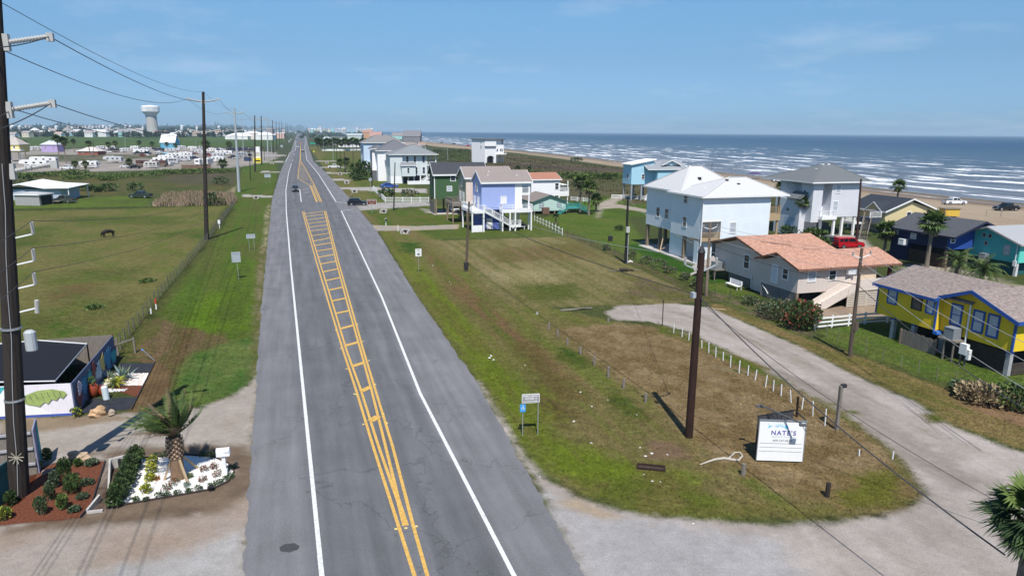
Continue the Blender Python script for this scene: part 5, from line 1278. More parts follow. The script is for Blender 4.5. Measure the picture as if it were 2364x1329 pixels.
t = thing('wooden_crate_stand', 'brown plank box standing at the front of the mint cottage', 'crate', UV(139.2, 50.8), GA)
mb = MB(); mb.box(0, 1.5, 0, .8, .15, 1.55); mb.build('box', mat('crate_brown', (.17, .10, .075), .85, .2, lines=(2, .25, .4, 0)), t)
for x in (.05, 1.35):
  mb = MB(); mb.bar((x, .1, 0), (x, .1, .15), .1); mb.build('leg', WOOD, t)
h = House('light_blue_house', 'light sky blue stilt house with grey gabled roof near the beach', UV(163.74, 84.28))
SKY_ = siding('sky_blue', (0.36, 0.60, 0.72), .3, .05); GSH = shingle('blue_grey', (0.25, 0.27, 0.29), .2)
h.walls(SKY_, [(0, 6.6, 0, 5, 4.2, 9.3), (6.6, 15, -2, 6, 4.2, 8.2)])
mb = MB(); mb.add([(0, 0, 9.3), (6.6, 0, 9.3), (6.6, 0, 10.4), (0, 5, 9.3), (6.6, 5, 9.3), (6.6, 5, 10.4)], [(0, 1, 2), (5, 4, 3), (1, 4, 5, 2), (0, 2, 5, 3)]); h.p(mb, 'gable_wall', SKY_)
mb = MB(); mb.add([(-.5, -.5, 9.25), (7.0, -.5, 10.55), (7.0, 5.5, 10.55), (-.5, 5.5, 9.25), (-.5, -.5, 9.45), (7.0, -.5, 10.75), (7.0, 5.5, 10.75), (-.5, 5.5, 9.45)], [(0, 3, 2, 1), (4, 5, 6, 7), (0, 1, 5, 4), (1, 2, 6, 5), (2, 3, 7, 6), (3, 0, 4, 7)]); h.p(mb, 'roof', WHT)
h.gable(GSH, WHT, 4.0, 15, -2, 6, 8.3, 10.0, 'x', .45, .14); h.gable(GSH, WHT, 8.5, 13.5, -1.0, 4, 9.3, 10.4, 'y', .4, .14, e1=0)
mb = MB(); mb.add([(8.6, -.9, 9.2), (13.4, -.9, 9.2), (11, -.9, 10.3), (8.6, -.7, 9.2), (13.4, -.7, 9.2), (11, -.7, 10.3)], [(0, 1, 2), (5, 4, 3), (0, 2, 5, 3), (1, 4, 5, 2)]); h.p(mb, 'dormer_wall', siding('sky_light', (.55, .74, .80), .3, .04))
h.win('L', 0, 2.2, 5.6, .8, 1.2); h.win('N', 0, 3.4, 5.6, .7, 1.2)
for x in (.3, 3.2, 6.2, 9.5, 14.6):
  for y in (.3, 4.7): h.posts([(x, y)], 0, 4.2, .36, mat('grey_piling', (.3, .32, .33)))
h.stair((6.4, -2.6, 4.2), (3.2, -2.6, .1), 1.0, WHT)
h = House('grey_beach_house', 'tall grey-white house with dark grey faceted hip roof near the surf', UV(96.81, 84.51))
GW = siding('grey_white', (0.62, 0.63, 0.66), .35, .03); DG = shingle('dark_grey', (0.135, 0.145, 0.15), .12)
h.walls(GW, [(0, 2.0, 0, 7, 2.6, 9.5), (2.0, 3.9, 1.8, 7, 3.4, 9.5), (3.9, 10.0, 0, 9, 3.4, 9.4), (-1.2, 0.0, 1.5, 8, 0, 6.4), (0.0, 4.0, 3.0, 8.5, 0, 9.5)])
h.hip(DG, WHT, -.3, 11.0, -.1, 12, 9.5, 12.2, .6, ridge=((7.0, 6.5), (9.4, 6.5)))
mb = MB(); mb.add([(-1.6, 1.2, 6.4), (.05, 1.2, 7.6), (.05, 4.6, 7.6), (-1.6, 4.6, 6.4), (-1.6, 1.2, 6.55), (.05, 1.2, 7.75), (.05, 4.6, 7.75), (-1.6, 4.6, 6.55)], [(0, 3, 2, 1), (4, 5, 6, 7), (0, 1, 5, 4), (1, 2, 6, 5), (2, 3, 7, 6), (3, 0, 4, 7)]); h.p(mb, 'lean_to_roof', DG)
h.win('L', 0, 2.0, 6.4, .5, 1.6); h.win('N', 0, 5.2, 7.6, .9, 1.3, gm=GLB); h.win('N', 0, 4.9, 4.6, .95, 1.5, gm=GLB); h.win('L', -1.2, 4.5, 4.2, .8, .5)
h.deck(1.6, 4.6, -.9, 1.7, 3.6, WHT, 'NLR', .5, 1.0, gap=.5); h.posts([(2.2, .1), (4.4, -.6), (7, .3), (9.6, .3), (9.6, 8.6), (6, 8.6), (4.6, 5)], 0, 3.5, .36, WHT)
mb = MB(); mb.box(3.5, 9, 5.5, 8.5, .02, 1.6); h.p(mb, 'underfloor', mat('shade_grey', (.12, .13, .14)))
h.deck(10.1, 13.4, 4, 9, 6.9, WHT, 'NRF', .3, 1.1, gap=.8)
mb = MB(); mb.box(-1.21, -1.18, 2.2, 5.2, .1, 3.2); h.p(mb, 'garage_door', mat('garage_blue', (.42, .50, .60), .6, .05, lines=(2, .5, .2, .01)))
for q in ((4.6, 5.2), (6.6, 6.2), (7.9, 6.2)):
  mb = MB(); mb.box(q[0], q[0] + .6, q[1], q[1] + .5, 11.95 if q[0] > 6 else 11.2, 12.25 if q[0] > 6 else 11.5); h.p(mb, 'skylight', WHT)
h.stair((10.4, -2.0, 3.4), (7.6, -4.2, .1), 1.0, WOOD); h.deck(10.0, 12.4, -2.8, 0, 3.4, mat('dark_blue_deck', (.05, .06, .08)), 'N', .9, 1.0, rm=WHT)
h = House('pale_yellow_house', 'pale yellow cottage with a blue-black shingle roof near the beach', UV(96.85, 100.74))
PY = siding('pale_yellow', (0.66, 0.54, 0.30), .3, .05); NB = shingle('blue_black', (0.032, 0.038, 0.05), .3)
h.walls(PY, [(0, 11.4, 0, 4.0, 1.5, 4.1, 'y', 5.7), (1.2, 11.4, 4.0, 9, 1.5, 4.1)])
h.gable(NB, WHT, 0, 11.4, 0, 9, 4.15, 6.15, 'y', .5, .14, fas=.25)
h.gable(NB, WHT, -.4, 5, .6, 4.2, 4.05, 5.5, 'x', .35, .14, fas=.2, e0=.15, e1=0)
mb = MB(); mb.add([(-.4, .6, 4.0), (-.4, 4.2, 4.0), (-.4, 2.4, 5.4), (-.25, .6, 4.0), (-.25, 4.2, 4.0), (-.25, 2.4, 5.4)], [(0, 1, 2), (5, 4, 3), (0, 2, 5, 3), (1, 4, 5, 2)]); h.p(mb, 'gable_wall', PY)
h.win('N', 0, 5.4, 2.2, .9, 1.6)
for x in (.3, 3.5, 7, 11): h.posts([(x, .2), (x, 8.6)], 0, 1.5, .3, WHT)
mb = MB(); mb.box(1.5, 11, 1.5, 8.5, .02, 1.4); h.p(mb, 'underfloor', mat('mint_skirt', (.35, .45, .40)))
h.deck(-2.6, -.03, 4.4, 6.8, 1.7, WHT, 'NLF', .4, 1.0)
h = House('navy_house', 'navy blue beach cottage with charcoal roof and slatted base', UV(68.33, 83.41))
NV, NV2 = siding('navy', (0.014, 0.022, 0.075), .3, .1), siding('royal', (0.02, 0.07, 0.30), .3, .06)
h.walls(NV, [(-1.0, 8.2, 0.3, 9.4, 2.6, 4.5), (-1.0, 2.5, 6.2, 9.3, 0, 2.6)]); h.walls(NV2, [(-.98, 8.18, 0, .29, 2.6, 4.6)], 'front_wall')
mb = MB(); mb.add([(-.98, 0, 4.6), (8.18, 0, 4.6), (3.6, 0, 6.2), (-.98, .29, 4.6), (8.18, .29, 4.6), (3.6, .29, 6.2)], [(0, 1, 2), (5, 4, 3), (0, 2, 5, 3), (1, 4, 5, 2)]); h.p(mb, 'gable_wall', NV2)
h.gable(shingle('graphite', (0.075, 0.08, 0.09), .2), mat('navy_trim', (.015, .02, .05)), -1.0, 8.2, 0, 9.4, 4.55, 6.25, 'y', .6, .14, fas=.25, e0=1.2)
h.win('L', -1.0, 8.6, 3.5, .7, .6, WHT, GLB, fw=.06); h.win('L', -1.0, 5.6, 3.3, .8, .7, WHT, GLB, fw=.06); h.win('N', 0, -.4, 3.6, .6, .7, WHT, GLS)
h.aircon(-1.9, 6.3, 2.3, .85, .9, .75, WHT); mb = MB(); mb.box(-2.0, -1.0, 6.0, 7.4, 2.16, 2.28); h.p(mb, 'platform', MATS['siding_navy'])
mb = MB()
for k in range(8): mb.box(-.95, -.88, .6, 6.1, .1 + k * .22, .24 + k * .22)
h.p(mb, 'slat_screen', mat('brown_slats', (.10, .06, .04), .85, .2))
for x, y in ((-.6, .5), (3, .5), (7.8, .5)): h.posts([(x, y)], 0, 2.6, .32, PILE)
mb = MB(); mb.box(0, 8, 1, 6.1, .02, 2.4); h.p(mb, 'underfloor', DARK)
h = House('turquoise_house', 'turquoise gabled house with light grey roof at the right edge', UV(61.58, 86.76))
TU, TU2 = siding('turquoise', (0.07, 0.42, 0.42), .3, .06), siding('aqua', (0.14, 0.62, 0.52), .3, .05)
h.walls(TU, [(0, 12, .5, 9.3, 1.7, 4.2, 'x', 5.7)]); h.walls(TU2, [(0.05, 12, .44, .498, 1.75, 4.15)], 'front_wall')
h.gable(shingle('silver', (0.32, 0.33, 0.34), .12), mat('grey_trim', (.42, .38, .36)), 0, 12, .5, 9.3, 4.2, 5.75, 'x', .45, .12, fas=.2)
GT = mat('grey_trim', (.42, .38, .36))
h.win('L', 0, 7.25, 2.8, .65, .95, GT, GLB, fw=.07); h.win('L', 0, 2.1, 2.6, .7, 1.15, GT, GLB, fw=.07); h.win('L', 0, 5.4, 4.4, .36, .42, GT, GLS, fw=.06, rail=False); h.win('L', 0, 4.6, 4.4, .36, .42, GT, GLS, fw=.06, rail=False); h.win('L', 0, 5.0, 3.4, .35, .4, GT, GLS, fw=.06, rail=False)
h.aircon(-.9, 4.2, 1.5, .85, .85, .8)
mb = MB(); mb.box(-.95, 0, 4.1, 5.2, 1.35, 1.47); mb.bar((-.85, 4.2, 0), (-.85, 4.2, 1.4), .1); mb.bar((-.85, 5.1, 0), (-.85, 5.1, 1.4), .1); h.p(mb, 'platform', WOOD)
for x, y in ((.2, .7), (4, .7), (8, .7), (.2, 9), (4, 9)): h.posts([(x, y)], 0, 1.75, .34, mat('white_piling', (.6, .6, .58)))
mb = MB(); mb.box(.6, 12, 1.2, 9.2, .02, 1.6); h.p(mb, 'underfloor', mat('teal_skirt', (.02, .10, .11)))
mb = MB(); mb.box(-.2, -.05, .55, .95, 1.3, 2.0); mb.tube([(-.1, .75, 1.9), (-.1, .75, 4.6)], .05, 6); h.p(mb, 'service_mast', WHT)
# ------------------------------------------------------------------ poles, wires, signs, fences, small things
DKP = mat('creosote_pole', (0.035, 0.028, 0.024), 0.9, 0.35, 2.0, stretch=(6, 6, 0.5), bump=0.02)
BRP = mat('brown_pole', (0.10, 0.075, 0.058), 0.9, 0.3, 2.0, stretch=(6, 6, 0.5), bump=0.02)
GYP = mat('grey_steel_pole', (0.42, 0.45, 0.47), 0.5, 0.06, 1.0, metal=0.2)
RST = mat('rust_steel', (0.030, 0.014, 0.010), 0.75, 0.3, 1.6, bump=0.01)
INS = mat('insulator_grey', (0.46, 0.45, 0.42), 0.5, 0.08)
WIRE = mat('wire_dark', (0.05, 0.05, 0.055), 0.6, 0.05); WIREL = mat('wire_light', (0.36, 0.36, 0.36), 0.5, 0.05)
def toward(base, px, py):
  d = FWD + RGT * ((px - CX) / F) - UPV * ((py - CY) / F)
  t = base.y / d.y
  return Vector((0, 0, H)) + d * t
TIPS = {}
def insul(root, a, b, r=.09, name='insulator'):
  a, b = Vector(a), Vector(b); n = 14; pts, rr = [], []
  for i in range(n * 2 + 1):
    pts.append(a.lerp(b, i / (n * 2))); rr.append(r if i % 2 else r * .62)
  mb = MB(); mb.tube(pts, rr, 9); return mb.build(name, INS, root)
def trans_pole(key, base, top, r, m, label, big=False, levels=(0.935, 0.735)):
  t = thing('transmission_pole', label, 'utility pole', base, GA, 'tall transmission poles along the left side of the highway')
  tp = Matrix.Rotation(-GA, 3, 'Z') @ (top - base)
  mb = MB(); n = 6; mb.tube([tp * (k / n) for k in range(n + 1)], [r * (1 - .45 * k / n) for k in range(n + 1)], 12); mb.build('shaft', m, t)
  tips = []
  for f in levels:
    q = tp * f; rr = r * (1 - .45 * f)
    for sg in (-1, 1):
      a = q + Vector((sg * rr, 0, 0)); b = a + Vector((sg * 2.05, 0, .42))
      insul(t, a, b, .11)
      mb = MB(); mb.box(-.09, .09, -.11, .11, -.26, .26, 0, Matrix.Translation(a)); mb.build('bracket', INS, t)
      mb = MB(); mb.box(-.12, .14, -.1, .1, -.16, .14, 0, Matrix.Translation(b)); mb.build('clamp', INS, t)
      tips.append(base + Matrix.Rotation(GA, 3, 'Z') @ b)
  TIPS[key] = tips + [top]
  return t
TP = [('a', (45, 1142), None, .44, DKP, 'huge dark wooden transmission pole at the left edge with grey arms and a transformer'),
   ('b', (477, 553), (469, 212), .36, DKP, 'dark wooden transmission pole standing by the pasture fence'),
   ('c', (552, 443), (541, 250), .42, GYP, 'pale grey steel transmission pole just beyond the pasture'),
   ('d', (589, 397), (588, 267), .36, DKP, 'dark transmission pole beside the yellow dumpster shed'),
   ('e', (604, 381), (603, 268), .36, DKP, 'dark transmission pole next beyond the yellow shed'),
   ('f', (618.5, 362), (616.5, 272), .42, GYP, 'thin grey steel transmission pole farther along the highway'),
   ('g', (631, 354), (629, 278), .36, DKP, 'distant dark transmission pole in the shrinking row along the highway'),
   ('h', (639, 344), (637, 280), .36, DKP, 'distant dark transmission pole in the shrinking row along the highway'),
   ('i', (646, 337), (644, 281), .36, DKP, 'distant dark transmission pole in the shrinking row along the highway'),
   ('j', (651, 332), (650, 281), .36, DKP, 'distant dark transmission pole in the shrinking row along the highway'),
   ('k', (660, 324), (659, 284), .36, DKP, 'distant dark transmission pole in the shrinking row along the highway'),
   ('l', (664, 320), (663, 284), .36, DKP, 'distant dark transmission pole in the shrinking row along the highway'),
   ('m', (670, 316), (669, 287), .36, DKP, 'distant dark transmission pole in the shrinking row along the highway'),
   ('n', (673, 314), (672, 288), .36, DKP, 'distant dark transmission pole in the shrinking row along the highway')]
for key, b, tpx, r, m, lab in TP:
  base = P(*b)
  if key == 'a':
    top = base + (toward(base, 8, 400) - base) * (23.5 / (toward(base, 8, 400) - base).z)
    BIG = trans_pole(key, base, top, r, m, lab, levels=())
    R1 = Matrix.Rotation(-GA, 3, 'Z')
    ax = lambda z: R1 @ ((top - base) * (z / 23.5))
    TA = []
    for px, py in ((90, 78), (104, 234), (112, 376)):
      zc = toward(base, 10, py + 20).z
      q = ax(zc); e = q + Vector((1.95, 0, .32))
      insul(BIG, q + Vector((.3, 0, 0)), e, .115)
      mb = MB(); mb.box(-.08, .12, -.15, .15, -.34, .34, 0, Matrix.Translation(q + Vector((.33, 0, 0)))); mb.build('bracket', INS, BIG)
      mb = MB(); mb.box(-.1, .16, -.12, .12, -.2, .14, 0, Matrix.Translation(e)); mb.build('clamp', INS, BIG)
      TA.append(base + Matrix.Rotation(GA, 3, 'Z') @ e)
    DA = []
    for py in (550, 612, 667, 722):
      zc = toward(base, 30, py).z; q = ax(zc); e = q + Vector((1.05, 0, .16))
      mb = MB(); mb.bar(q + Vector((.3, 0, 0)), e, .06); mb.build('side_arm', WHT, BIG)
      if py < 700:
        insul(BIG, e, e + Vector((0, 0, .55)), .085); DA.append(base + Matrix.Rotation(GA, 3, 'Z') @ (e + Vector((0, 0, .58))))
      else: insul(BIG, e + Vector((0, 0, -.25)), e + Vector((.06, 0, .38)), .1, 'cutout_fuse')
    zc = toward(base, 40, 790).z; q = ax(zc)
    mb = MB(); mb.tube([q + Vector((.72, .1, -.5)), q + Vector((.72, .1, -.45)), q + Vector((.72, .1, .4)), q + Vector((.72, .1, .5))], [.2, .25, .25, .14], 12); mb.build('transformer', mat('transformer_grey', (.40, .43, .44), .5, .06), BIG)
    for z in (ax(5.0), ax(8.5)):
      mb = MB(); mb.tube([z - Vector((0, 0, .05)), z + Vector((0, 0, .05))], .43, 12); mb.build('strap', MET, BIG)
    mb = MB(); mb.tube([ax(z) + Vector((.08 + .04 * math.sin(z), -.44 * (1 - .45 * z / 23.5) - .01, 0)) for z in (0.1, 2, 4, 6, 8, 10, 12, 14, 16)], .018, 5); mb.build('ground_wire', WIREL, BIG)
    mb = MB()
    rgx = random.Random(2)
    for k in range(9):
      a = k * .7; mb.bar(ax(2.2) + Vector((.1, -.45, 0)), ax(2.2) + Vector((.1 + .32 * math.cos(a), -.5, .32 * math.sin(a))), .03)
    mb.build('wire_coil', mat('rope_tan', (.40, .36, .28)), BIG)
  else:
    top = toward(base, *tpx); trans_pole(key, base, top, r, m, lab)
def cable(pts, label, r=.02, sag=1.0, m=None, group=None, name='power_line', n=18):
  out = []
  for a, b in zip(pts[:-1], pts[1:]):
    a, b = Vector(a), Vector(b)
    for i in range(n if (b - a).length < 160 else 12):
      t = i / (n if (b - a).length < 160 else 12); q = a.lerp(b, t); q.z -= sag * 4 * t * (1 - t); out.append(q)
  out.append(Vector(pts[-1]))
  mb = MB(); o0 = out[0]; mb.tube([q - o0 for q in out], r, 5)
  return tag(mb.build(name, m or WIRE, None, o0), label, 'power line', group)
PG = 'wires strung between the tall poles'
keys = 'bcdefghijk'
back = UU * -60
def pose(px, py, u):
  d = FWD + RGT * ((px - CX) / F) - UPV * ((py - CY) / F)
  t = u / d.dot(UU); return Vector((0, 0, H)) + d * t
for i, lab in ((0, 'upper left'), (1, 'upper right'), (2, 'lower left'), (3, 'lower right')):
  st = [TA[0]] if i == 1 else [TA[1]] if i == 3 else [pose(4, 115, 36)] if i == 0 else [pose(30, 252, 36)]
  pre = [st[0] + UU * -25 + Vector((0, 0, -.6))]
  cable(pre + st + [TIPS[k][i] for k in keys], 'long power line on the %s arms of the tall poles' % lab, .022, 1.3, None, PG)
cable([pose(6, 8, 36)] + [TIPS[k][4] for k in keys], 'thin shield wire over the tops of the tall poles', .016, 1.0, None, PG)
for i, q in enumerate(DA):
  far = TIPS['b'][0]
  e = P(477, 553); e = e + Vector((.6, 0, 0)); e.z = hgt(P(477, 553), (458, 480, 500)[i])
  cable([q + UU * -22 + VV * -1.2, q, e], 'distribution wire from the %s white side arm of the big left pole' % ('top', 'middle', 'lowest')[i], .014, .9, None, 'wires on the side arms of the big left pole')
mb = None
def wood_pole(name, label, b, t, r, m, arms=0, cat='utility pole', group=None, lamp=False):
  base = P(*b); top = toward(base, *t)
  o = thing(name, label, cat, base, GA, group)
  tp = Matrix.Rotation(-GA, 3, 'Z') @ (top - base)
  mb = MB(); mb.tube([tp * (k / 5) for k in range(6)], [r * (1 - .35 * k / 5) for k in range(6)], 10); mb.build('shaft', m, o)
  if arms:
    q = tp * .93 if arms < 3 else tp * .9
    for sg in (-1, 1):
      mb = MB(); mb.bar(q + Vector((sg * r * .6, -.05, -.12)), q + Vector((sg * .85, -.05, .12)), .06); mb.build('side_arm', WHT, o)
      insul(o, q + Vector((sg * .85, -.05, .1)), q + Vector((sg * .85, -.05, .4)), .07)
  if lamp:
    mb = MB(); mb.bar(tp * .98, tp * .98 + Vector((1.6, 0, .25)), .07); mb.build('arm', MET, o)
    mb = MB(); mb.box(-.35, .25, -.12, .12, -.08, .06, 0, Matrix.Translation(tp * .98 + Vector((1.7, 0, .25)))); mb.build('lamp_head', MET, o)
  return o, base, top, tp
wood_pole('service_pole', 'slim dark service pole on the green verge left of the highway', (578, 415), (576, 341), .16, DKP)
wood_pole('signal_pole', 'grey mast with two small boxes on top beside the caravan park', (563, 372), (558, 268), .2, GYP)[0]
wood_pole('service_pole', 'short dark pole behind the yellow shed', (611, 371), (609, 338), .15, DKP)
wood_pole('lamp_pole', 'thin pale lamp pole in the middle of the caravan park', (289, 352), (289, 310), .12, GYP, lamp=True)
wood_pole('service_pole', 'dark service pole between the palms at the caravan park', (217, 364), (215, 322), .16, DKP)
wood_pole('lamp_pole', 'thin pale lamp pole behind the caravans near the blue house', (367, 336), (366, 316), .12, GYP)
wood_pole('lamp_pole', 'thin pale lamp pole on the far field by the long white building', (451, 334), (451, 322), .12, GYP)
wood_pole('service_pole', 'dark service pole beside the blue house with the white roof', (417, 338), (416, 315), .16, DKP)
wood_pole('lamp_pole', 'thin pale pole beside the far transmission poles', (628, 372), (625, 318), .12, GYP)
o, b1080, t1080, tp = wood_pole('roadside_pole', 'brown wooden pole standing alone in front of the violet house', (1076, 626), (1083, 465), .17, BRP, 2)
mb = MB(); mb.box(-.25, .25, -.22, .2, .3, 1.15); mb.build('junction_box', BLK, o)
o, b1446, t1446, tp = wood_pole('black_pole', 'black pole with a white conduit at the lot corner', (1444, 608), (1450, 455), .2, mat('black_pole', (.015, .015, .017), .6, .2))
mb = MB(); mb.tube([(.22, -.1, 0.05), (.2, -.1, 4.0)], .06, 6); mb.build('conduit', GYP, o)
mb = MB(); mb.box(-.25, .25, -.35, -.12, 4.3, 5.1); mb.build('meter_box', INS, o)
wood_pole('roadside_pole', 'thin dark pole on the verge in front of the pale grey house', (909, 486), (912, 375), .16, DKP, 0)
wood_pole('roadside_pole', 'tall dark pole on the verge before the blue car driveway', (859, 430), (858, 350), .17, DKP, 0)
wood_pole('roadside_pole', 'dark pole near the white pickup, rightmost of the three palms row poles', (796, 397), (795, 350), .17, DKP)
wood_pole('roadside_pole', 'dark pole in the middle behind the white pickup', (786, 386), (785, 345), .17, DKP)
wood_pole('roadside_pole', 'dark pole directly behind the white pickup tailgate', (778, 379), (777, 343), .17, DKP)
wood_pole('roadside_pole', 'thin pale-topped pole beside the hedge of the pale grey house', (815, 406), (815, 342), .13, DKP)
wood_pole('lamp_pole', 'thin grey lamp pole on the far right verge', (769, 372), (768, 320), .1, GYP)
wood_pole('lamp_pole', 'thin grey post left of the far palms', (748, 350), (746, 320), .1, GYP)
wood_pole('service_pole', 'dark pole beside the white dune house', (1154, 383), (1154, 352), .16, DKP)
wood_pole('service_pole', 'dark pole between the violet house roof and the dunes', (1225, 404), (1225, 368), .16, DKP)
wood_pole('service_pole', 'slim grey pole standing in the dune grass', (1034, 371), (1033, 342), .13, GYP)
wood_pole('service_pole', 'slim pole in front of the light blue house', (1509, 408), (1511, 370), .13, DKP)
wood_pole('service_pole', 'thin pole at the beach behind the big white roof', (1643, 402), (1644, 377), .12, DKP)
o, bw, tw_, tp = wood_pole('lane_pole', 'pale brown wooden pole just right of the steel post', (1630, 683), (1640, 514), .17, mat('tan_pole', (.20, .15, .11), .9, .25, 2, stretch=(6, 6, .5)), 2)
o, bp_, tp_, tp = wood_pole('lane_pole', 'brown wooden pole between the tan house and the yellow house', (1962, 822), (1990, 573), .17, BRP, 2)
mb = MB(); mb.box(-.1, .3, -.22, -.1, 2.2, 2.9); mb.build('meter_box', BRP, o)
o, bq, tq, tp = wood_pole('lane_pole', 'dark red-brown pole rising behind the tile roof by the red car', (1976, 572), (1988, 413), .2, mat('red_brown_pole', (.05, .025, .022), .85, .2))
base = P(1590, 1008); t = thing('steel_post', 'thick rust-brown steel post with pointed cap casting a long shadow', 'post', base, GA)
mb = MB(); mb.tube([(0, 0, 0), (0, 0, 6), (0, 0, 11.1)], [.235, .215, .19], 16); mb.build('shaft', RST, t)
mb = MB(); mb.tube([(0, 0, 11.05), (0, 0, 11.1), (0, 0, 11.5)], [.23, .21, .02], 10); mb.build('cap', BLK, t)
for sg, z in ((-1, 10.1), (1, 10.0)):
  mb = MB(); mb.bar((sg * .2, 0, z), (sg * 1.0, 0, z + .3), .07); mb.build('side_arm', GYP, t)
  insul(t, (sg * 1.0, 0, z + .3), (sg * 1.0, 0, z + .72), .08)
mb = MB(); mb.box(-.45, -.25, -.15, .15, 8.5, 8.8); mb.build('bracket', GYP, t)
S1 = base + Matrix.Rotation(GA, 3, 'Z') @ Vector((1.0, 0, 11.0)); S0 = base + Matrix.Rotation(GA, 3, 'Z') @ Vector((-1.0, 0, 10.9))
RW = 'wires over the gravel lane'
A1 = tw_ + VV * .9; A0 = tw_ - VV * .9; B1 = tp_ + VV * .9 - Vector((0, 0, .5)); B0 = tp_ - VV * .9 - Vector((0, 0, .5))
def past(a, px, py, u): return pose(px, py, u)
cable([A1 - Vector((0, 0, .4)), B1, past(B1, 2364, 790, 24)], 'upper pale wire from the lane poles over the yellow house front', .016, .25, WIREL, RW)
cable([A0 - Vector((0, 0, .4)), B0, past(B0, 2364, 832, 24)], 'second pale wire from the lane poles past the yellow windows', .016, .25, WIREL, RW)
cable([tw_ - Vector((0, 0, 1.6)), tp_ - Vector((0, 0, 1.9)), past(tp_, 2364, 896, 24)], 'pale neutral wire slung lower between the lane poles', .016, .3, WIREL, RW)
cable([tw_ - Vector((0, 0, 2.3)), tp_ - Vector((0, 0, 2.9)), past(tp_, 2364, 942, 24)], 'dark twisted cable lowest between the lane poles', .028, .4, WIRE, RW)
cable([t1446 - Vector((0, 0, .3)), S1 - Vector((0, 0, .1))], 'pale wire from the black pole to the right arm of the steel post', .014, .5, WIREL, RW)
cable([t1080 - Vector((0, 0, 1.2)), base + Vector((0, 0, 8.6)), pose(2320, 1280, 14)], 'thick dark cable from the steel post down to the corner palm', .03, .55, WIRE, RW)
cable([base + Vector((0, 0, 8.3)), pose(2364, 1190, 19)], 'thin dark cable from the steel post over the gravel lane', .018, .6, WIRE, RW)
cable([t1080 - Vector((0, 0, .5)) + VV * .8, S0], 'wire from the roadside pole to the left arm of the steel post', .014, .7, WIREL, RW)
cable([t1080 - Vector((0, 0, .5)), t1446 - Vector((0, 0, .8))], 'thin wire between the roadside pole and the black pole', .013, .7, WIRE, RW)
cable([t1446 - Vector((0, 0, 1.2)), tw_ - Vector((0, 0, .8))], 'thin wire between the black pole and the pale brown pole', .013, .3, WIREL, RW)
# ---------------- signs
SGN = mat('sign_white', (0.80, 0.80, 0.78), .45, .04); INK = mat('sign_black', (.02, .02, .022), .5, .05); ALB = mat('sign_back_aluminium', (.50, .53, .56), .4, .06, metal=.4)
def sign(name, label, b, w, hh, zb, rz, face, posts=(0,), back=None, lean=0, pw=.05, th=.03):
  t = thing(name, label, 'sign', P(*b) if len(b) == 2 else b, rz)
  for x in posts:
    mb = MB(); mb.bar((x + lean, .04, 0), (x, .04, zb + hh * .9), pw); mb.build('post', MET, t)
  mb = MB(); mb.box(-w / 2, w / 2, -th, 0, zb, zb + hh); pn = mb.build('panel', face, t)
  return t, pn
def lett(pn, txt, size, m, x, z, y=-.034, sx=1.0, bold=0.0, align='CENTER', space=1.0):
  return text_mesh(txt, size, m, 'lettering', pn, Matrix.Translation((x, y, z)) @ FACE @ Matrix.Diagonal((sx, 1, 1, 1)), .003, bold, align, space)
t, pn = sign('speed_limit_sign', 'white speed limit 40 sign on a thin post', (967, 630), .76, .95, 2.15, GA, SGN)
lett(pn, 'SPEED', .17, INK, 0, 2.90); lett(pn, 'LIMIT', .17, INK, 0, 2.70); lett(pn, '40', .42, INK, 0, 2.27, bold=.012)
GRYS = mat('beach_sign_grey', (.30, .28, .28), .6, .08)
t, pn = sign('beach_access_sign', 'grey public beach access 16 sign with arrow on two posts', (1224, 1004), 1.05, .55, 2.05, R(9), SGN, (-.46, .46), pw=.055)
mb = MB(); mb.box(-.495, .495, -.036, -.031, 2.08, 2.57); mb.build('face', GRYS, pn)
WP = mat('sign_lettering', (.72, .72, .71), .5, .03)
lett(pn, 'PUBLIC BEACH', .135, WP, 0, 2.43, -.04, bold=.004); lett(pn, 'ACCESS 16', .15, WP, .02, 2.27, -.04, bold=.004)
mb = MB(); mb.add([(-.42, -.042, 2.13), (.30, -.042, 2.13), (.30, -.042, 2.165), (-.42, -.042, 2.165), (.28, -.042, 2.10), (.44, -.042, 2.148), (.28, -.042, 2.195)], [(0, 1, 2, 3), (4, 5, 6)]); mb.build('arrow', WP, pn)
AZ = mat('access_blue', (.05, .30, .62), .5, .05)
mb = MB(); mb.box(-.64, -.30, -.05, -.036, 1.52, 2.0); bp2 = mb.build('disabled_access_panel', AZ, t)
mb = MB(); mb.tube([(-.455, -.055, 1.93), (-.455, -.053, 1.93)], .028, 10); mb.build('symbol_head', WP, bp2)
pts = [(-.47 + .075 * math.cos(a), -.056, 1.74 + .075 * math.sin(a)) for a in [math.radians(d) for d in range(110, 400, 18)]]
mb = MB(); mb.tube(pts, .014, 5); mb.tube([(-.46, -.056, 1.89), (-.45, -.056, 1.79), (-.39, -.056, 1.79), (-.365, -.056, 1.70)], .016, 5); mb.build('symbol_wheelchair', WP, bp2)
t, pn = sign('brown_park_sign', 'brown and white park sign beside the black car', (859, 493), 2.0, 1.15, 1.9, GA, SGN, (0,), pw=.1)
mb = MB(); mb.box(-.94, .94, -.036, -.031, 1.96, 3.0); mb.build('face', mat('sign_brown', (.16, .045, .03), .6, .05), pn)
lett(pn, 'BEACH PARK', .24, WP, 0, 2.66, -.04); lett(pn, 'ACCESS', .24, WP, 0, 2.12, -.04)
t = thing('stop_sign', 'small grey sign back on a tall thin post by the white fence', 'sign', P(856, 447), GA)
mb = MB(); mb.bar((0, 0, 0), (0, 0, 4.2), .08); mb.build('post', MET, t); mb = MB(); mb.prism([(.5 * math.cos(R(22.5 + 45 * k)), .5 * math.sin(R(22.5 + 45 * k))) for k in range(8)], 0, .03, 0, Matrix.Translation((0, 0, 4.0)) @ Matrix.Rotation(R(90), 4, 'X')); mb.build('panel', ALB, t)
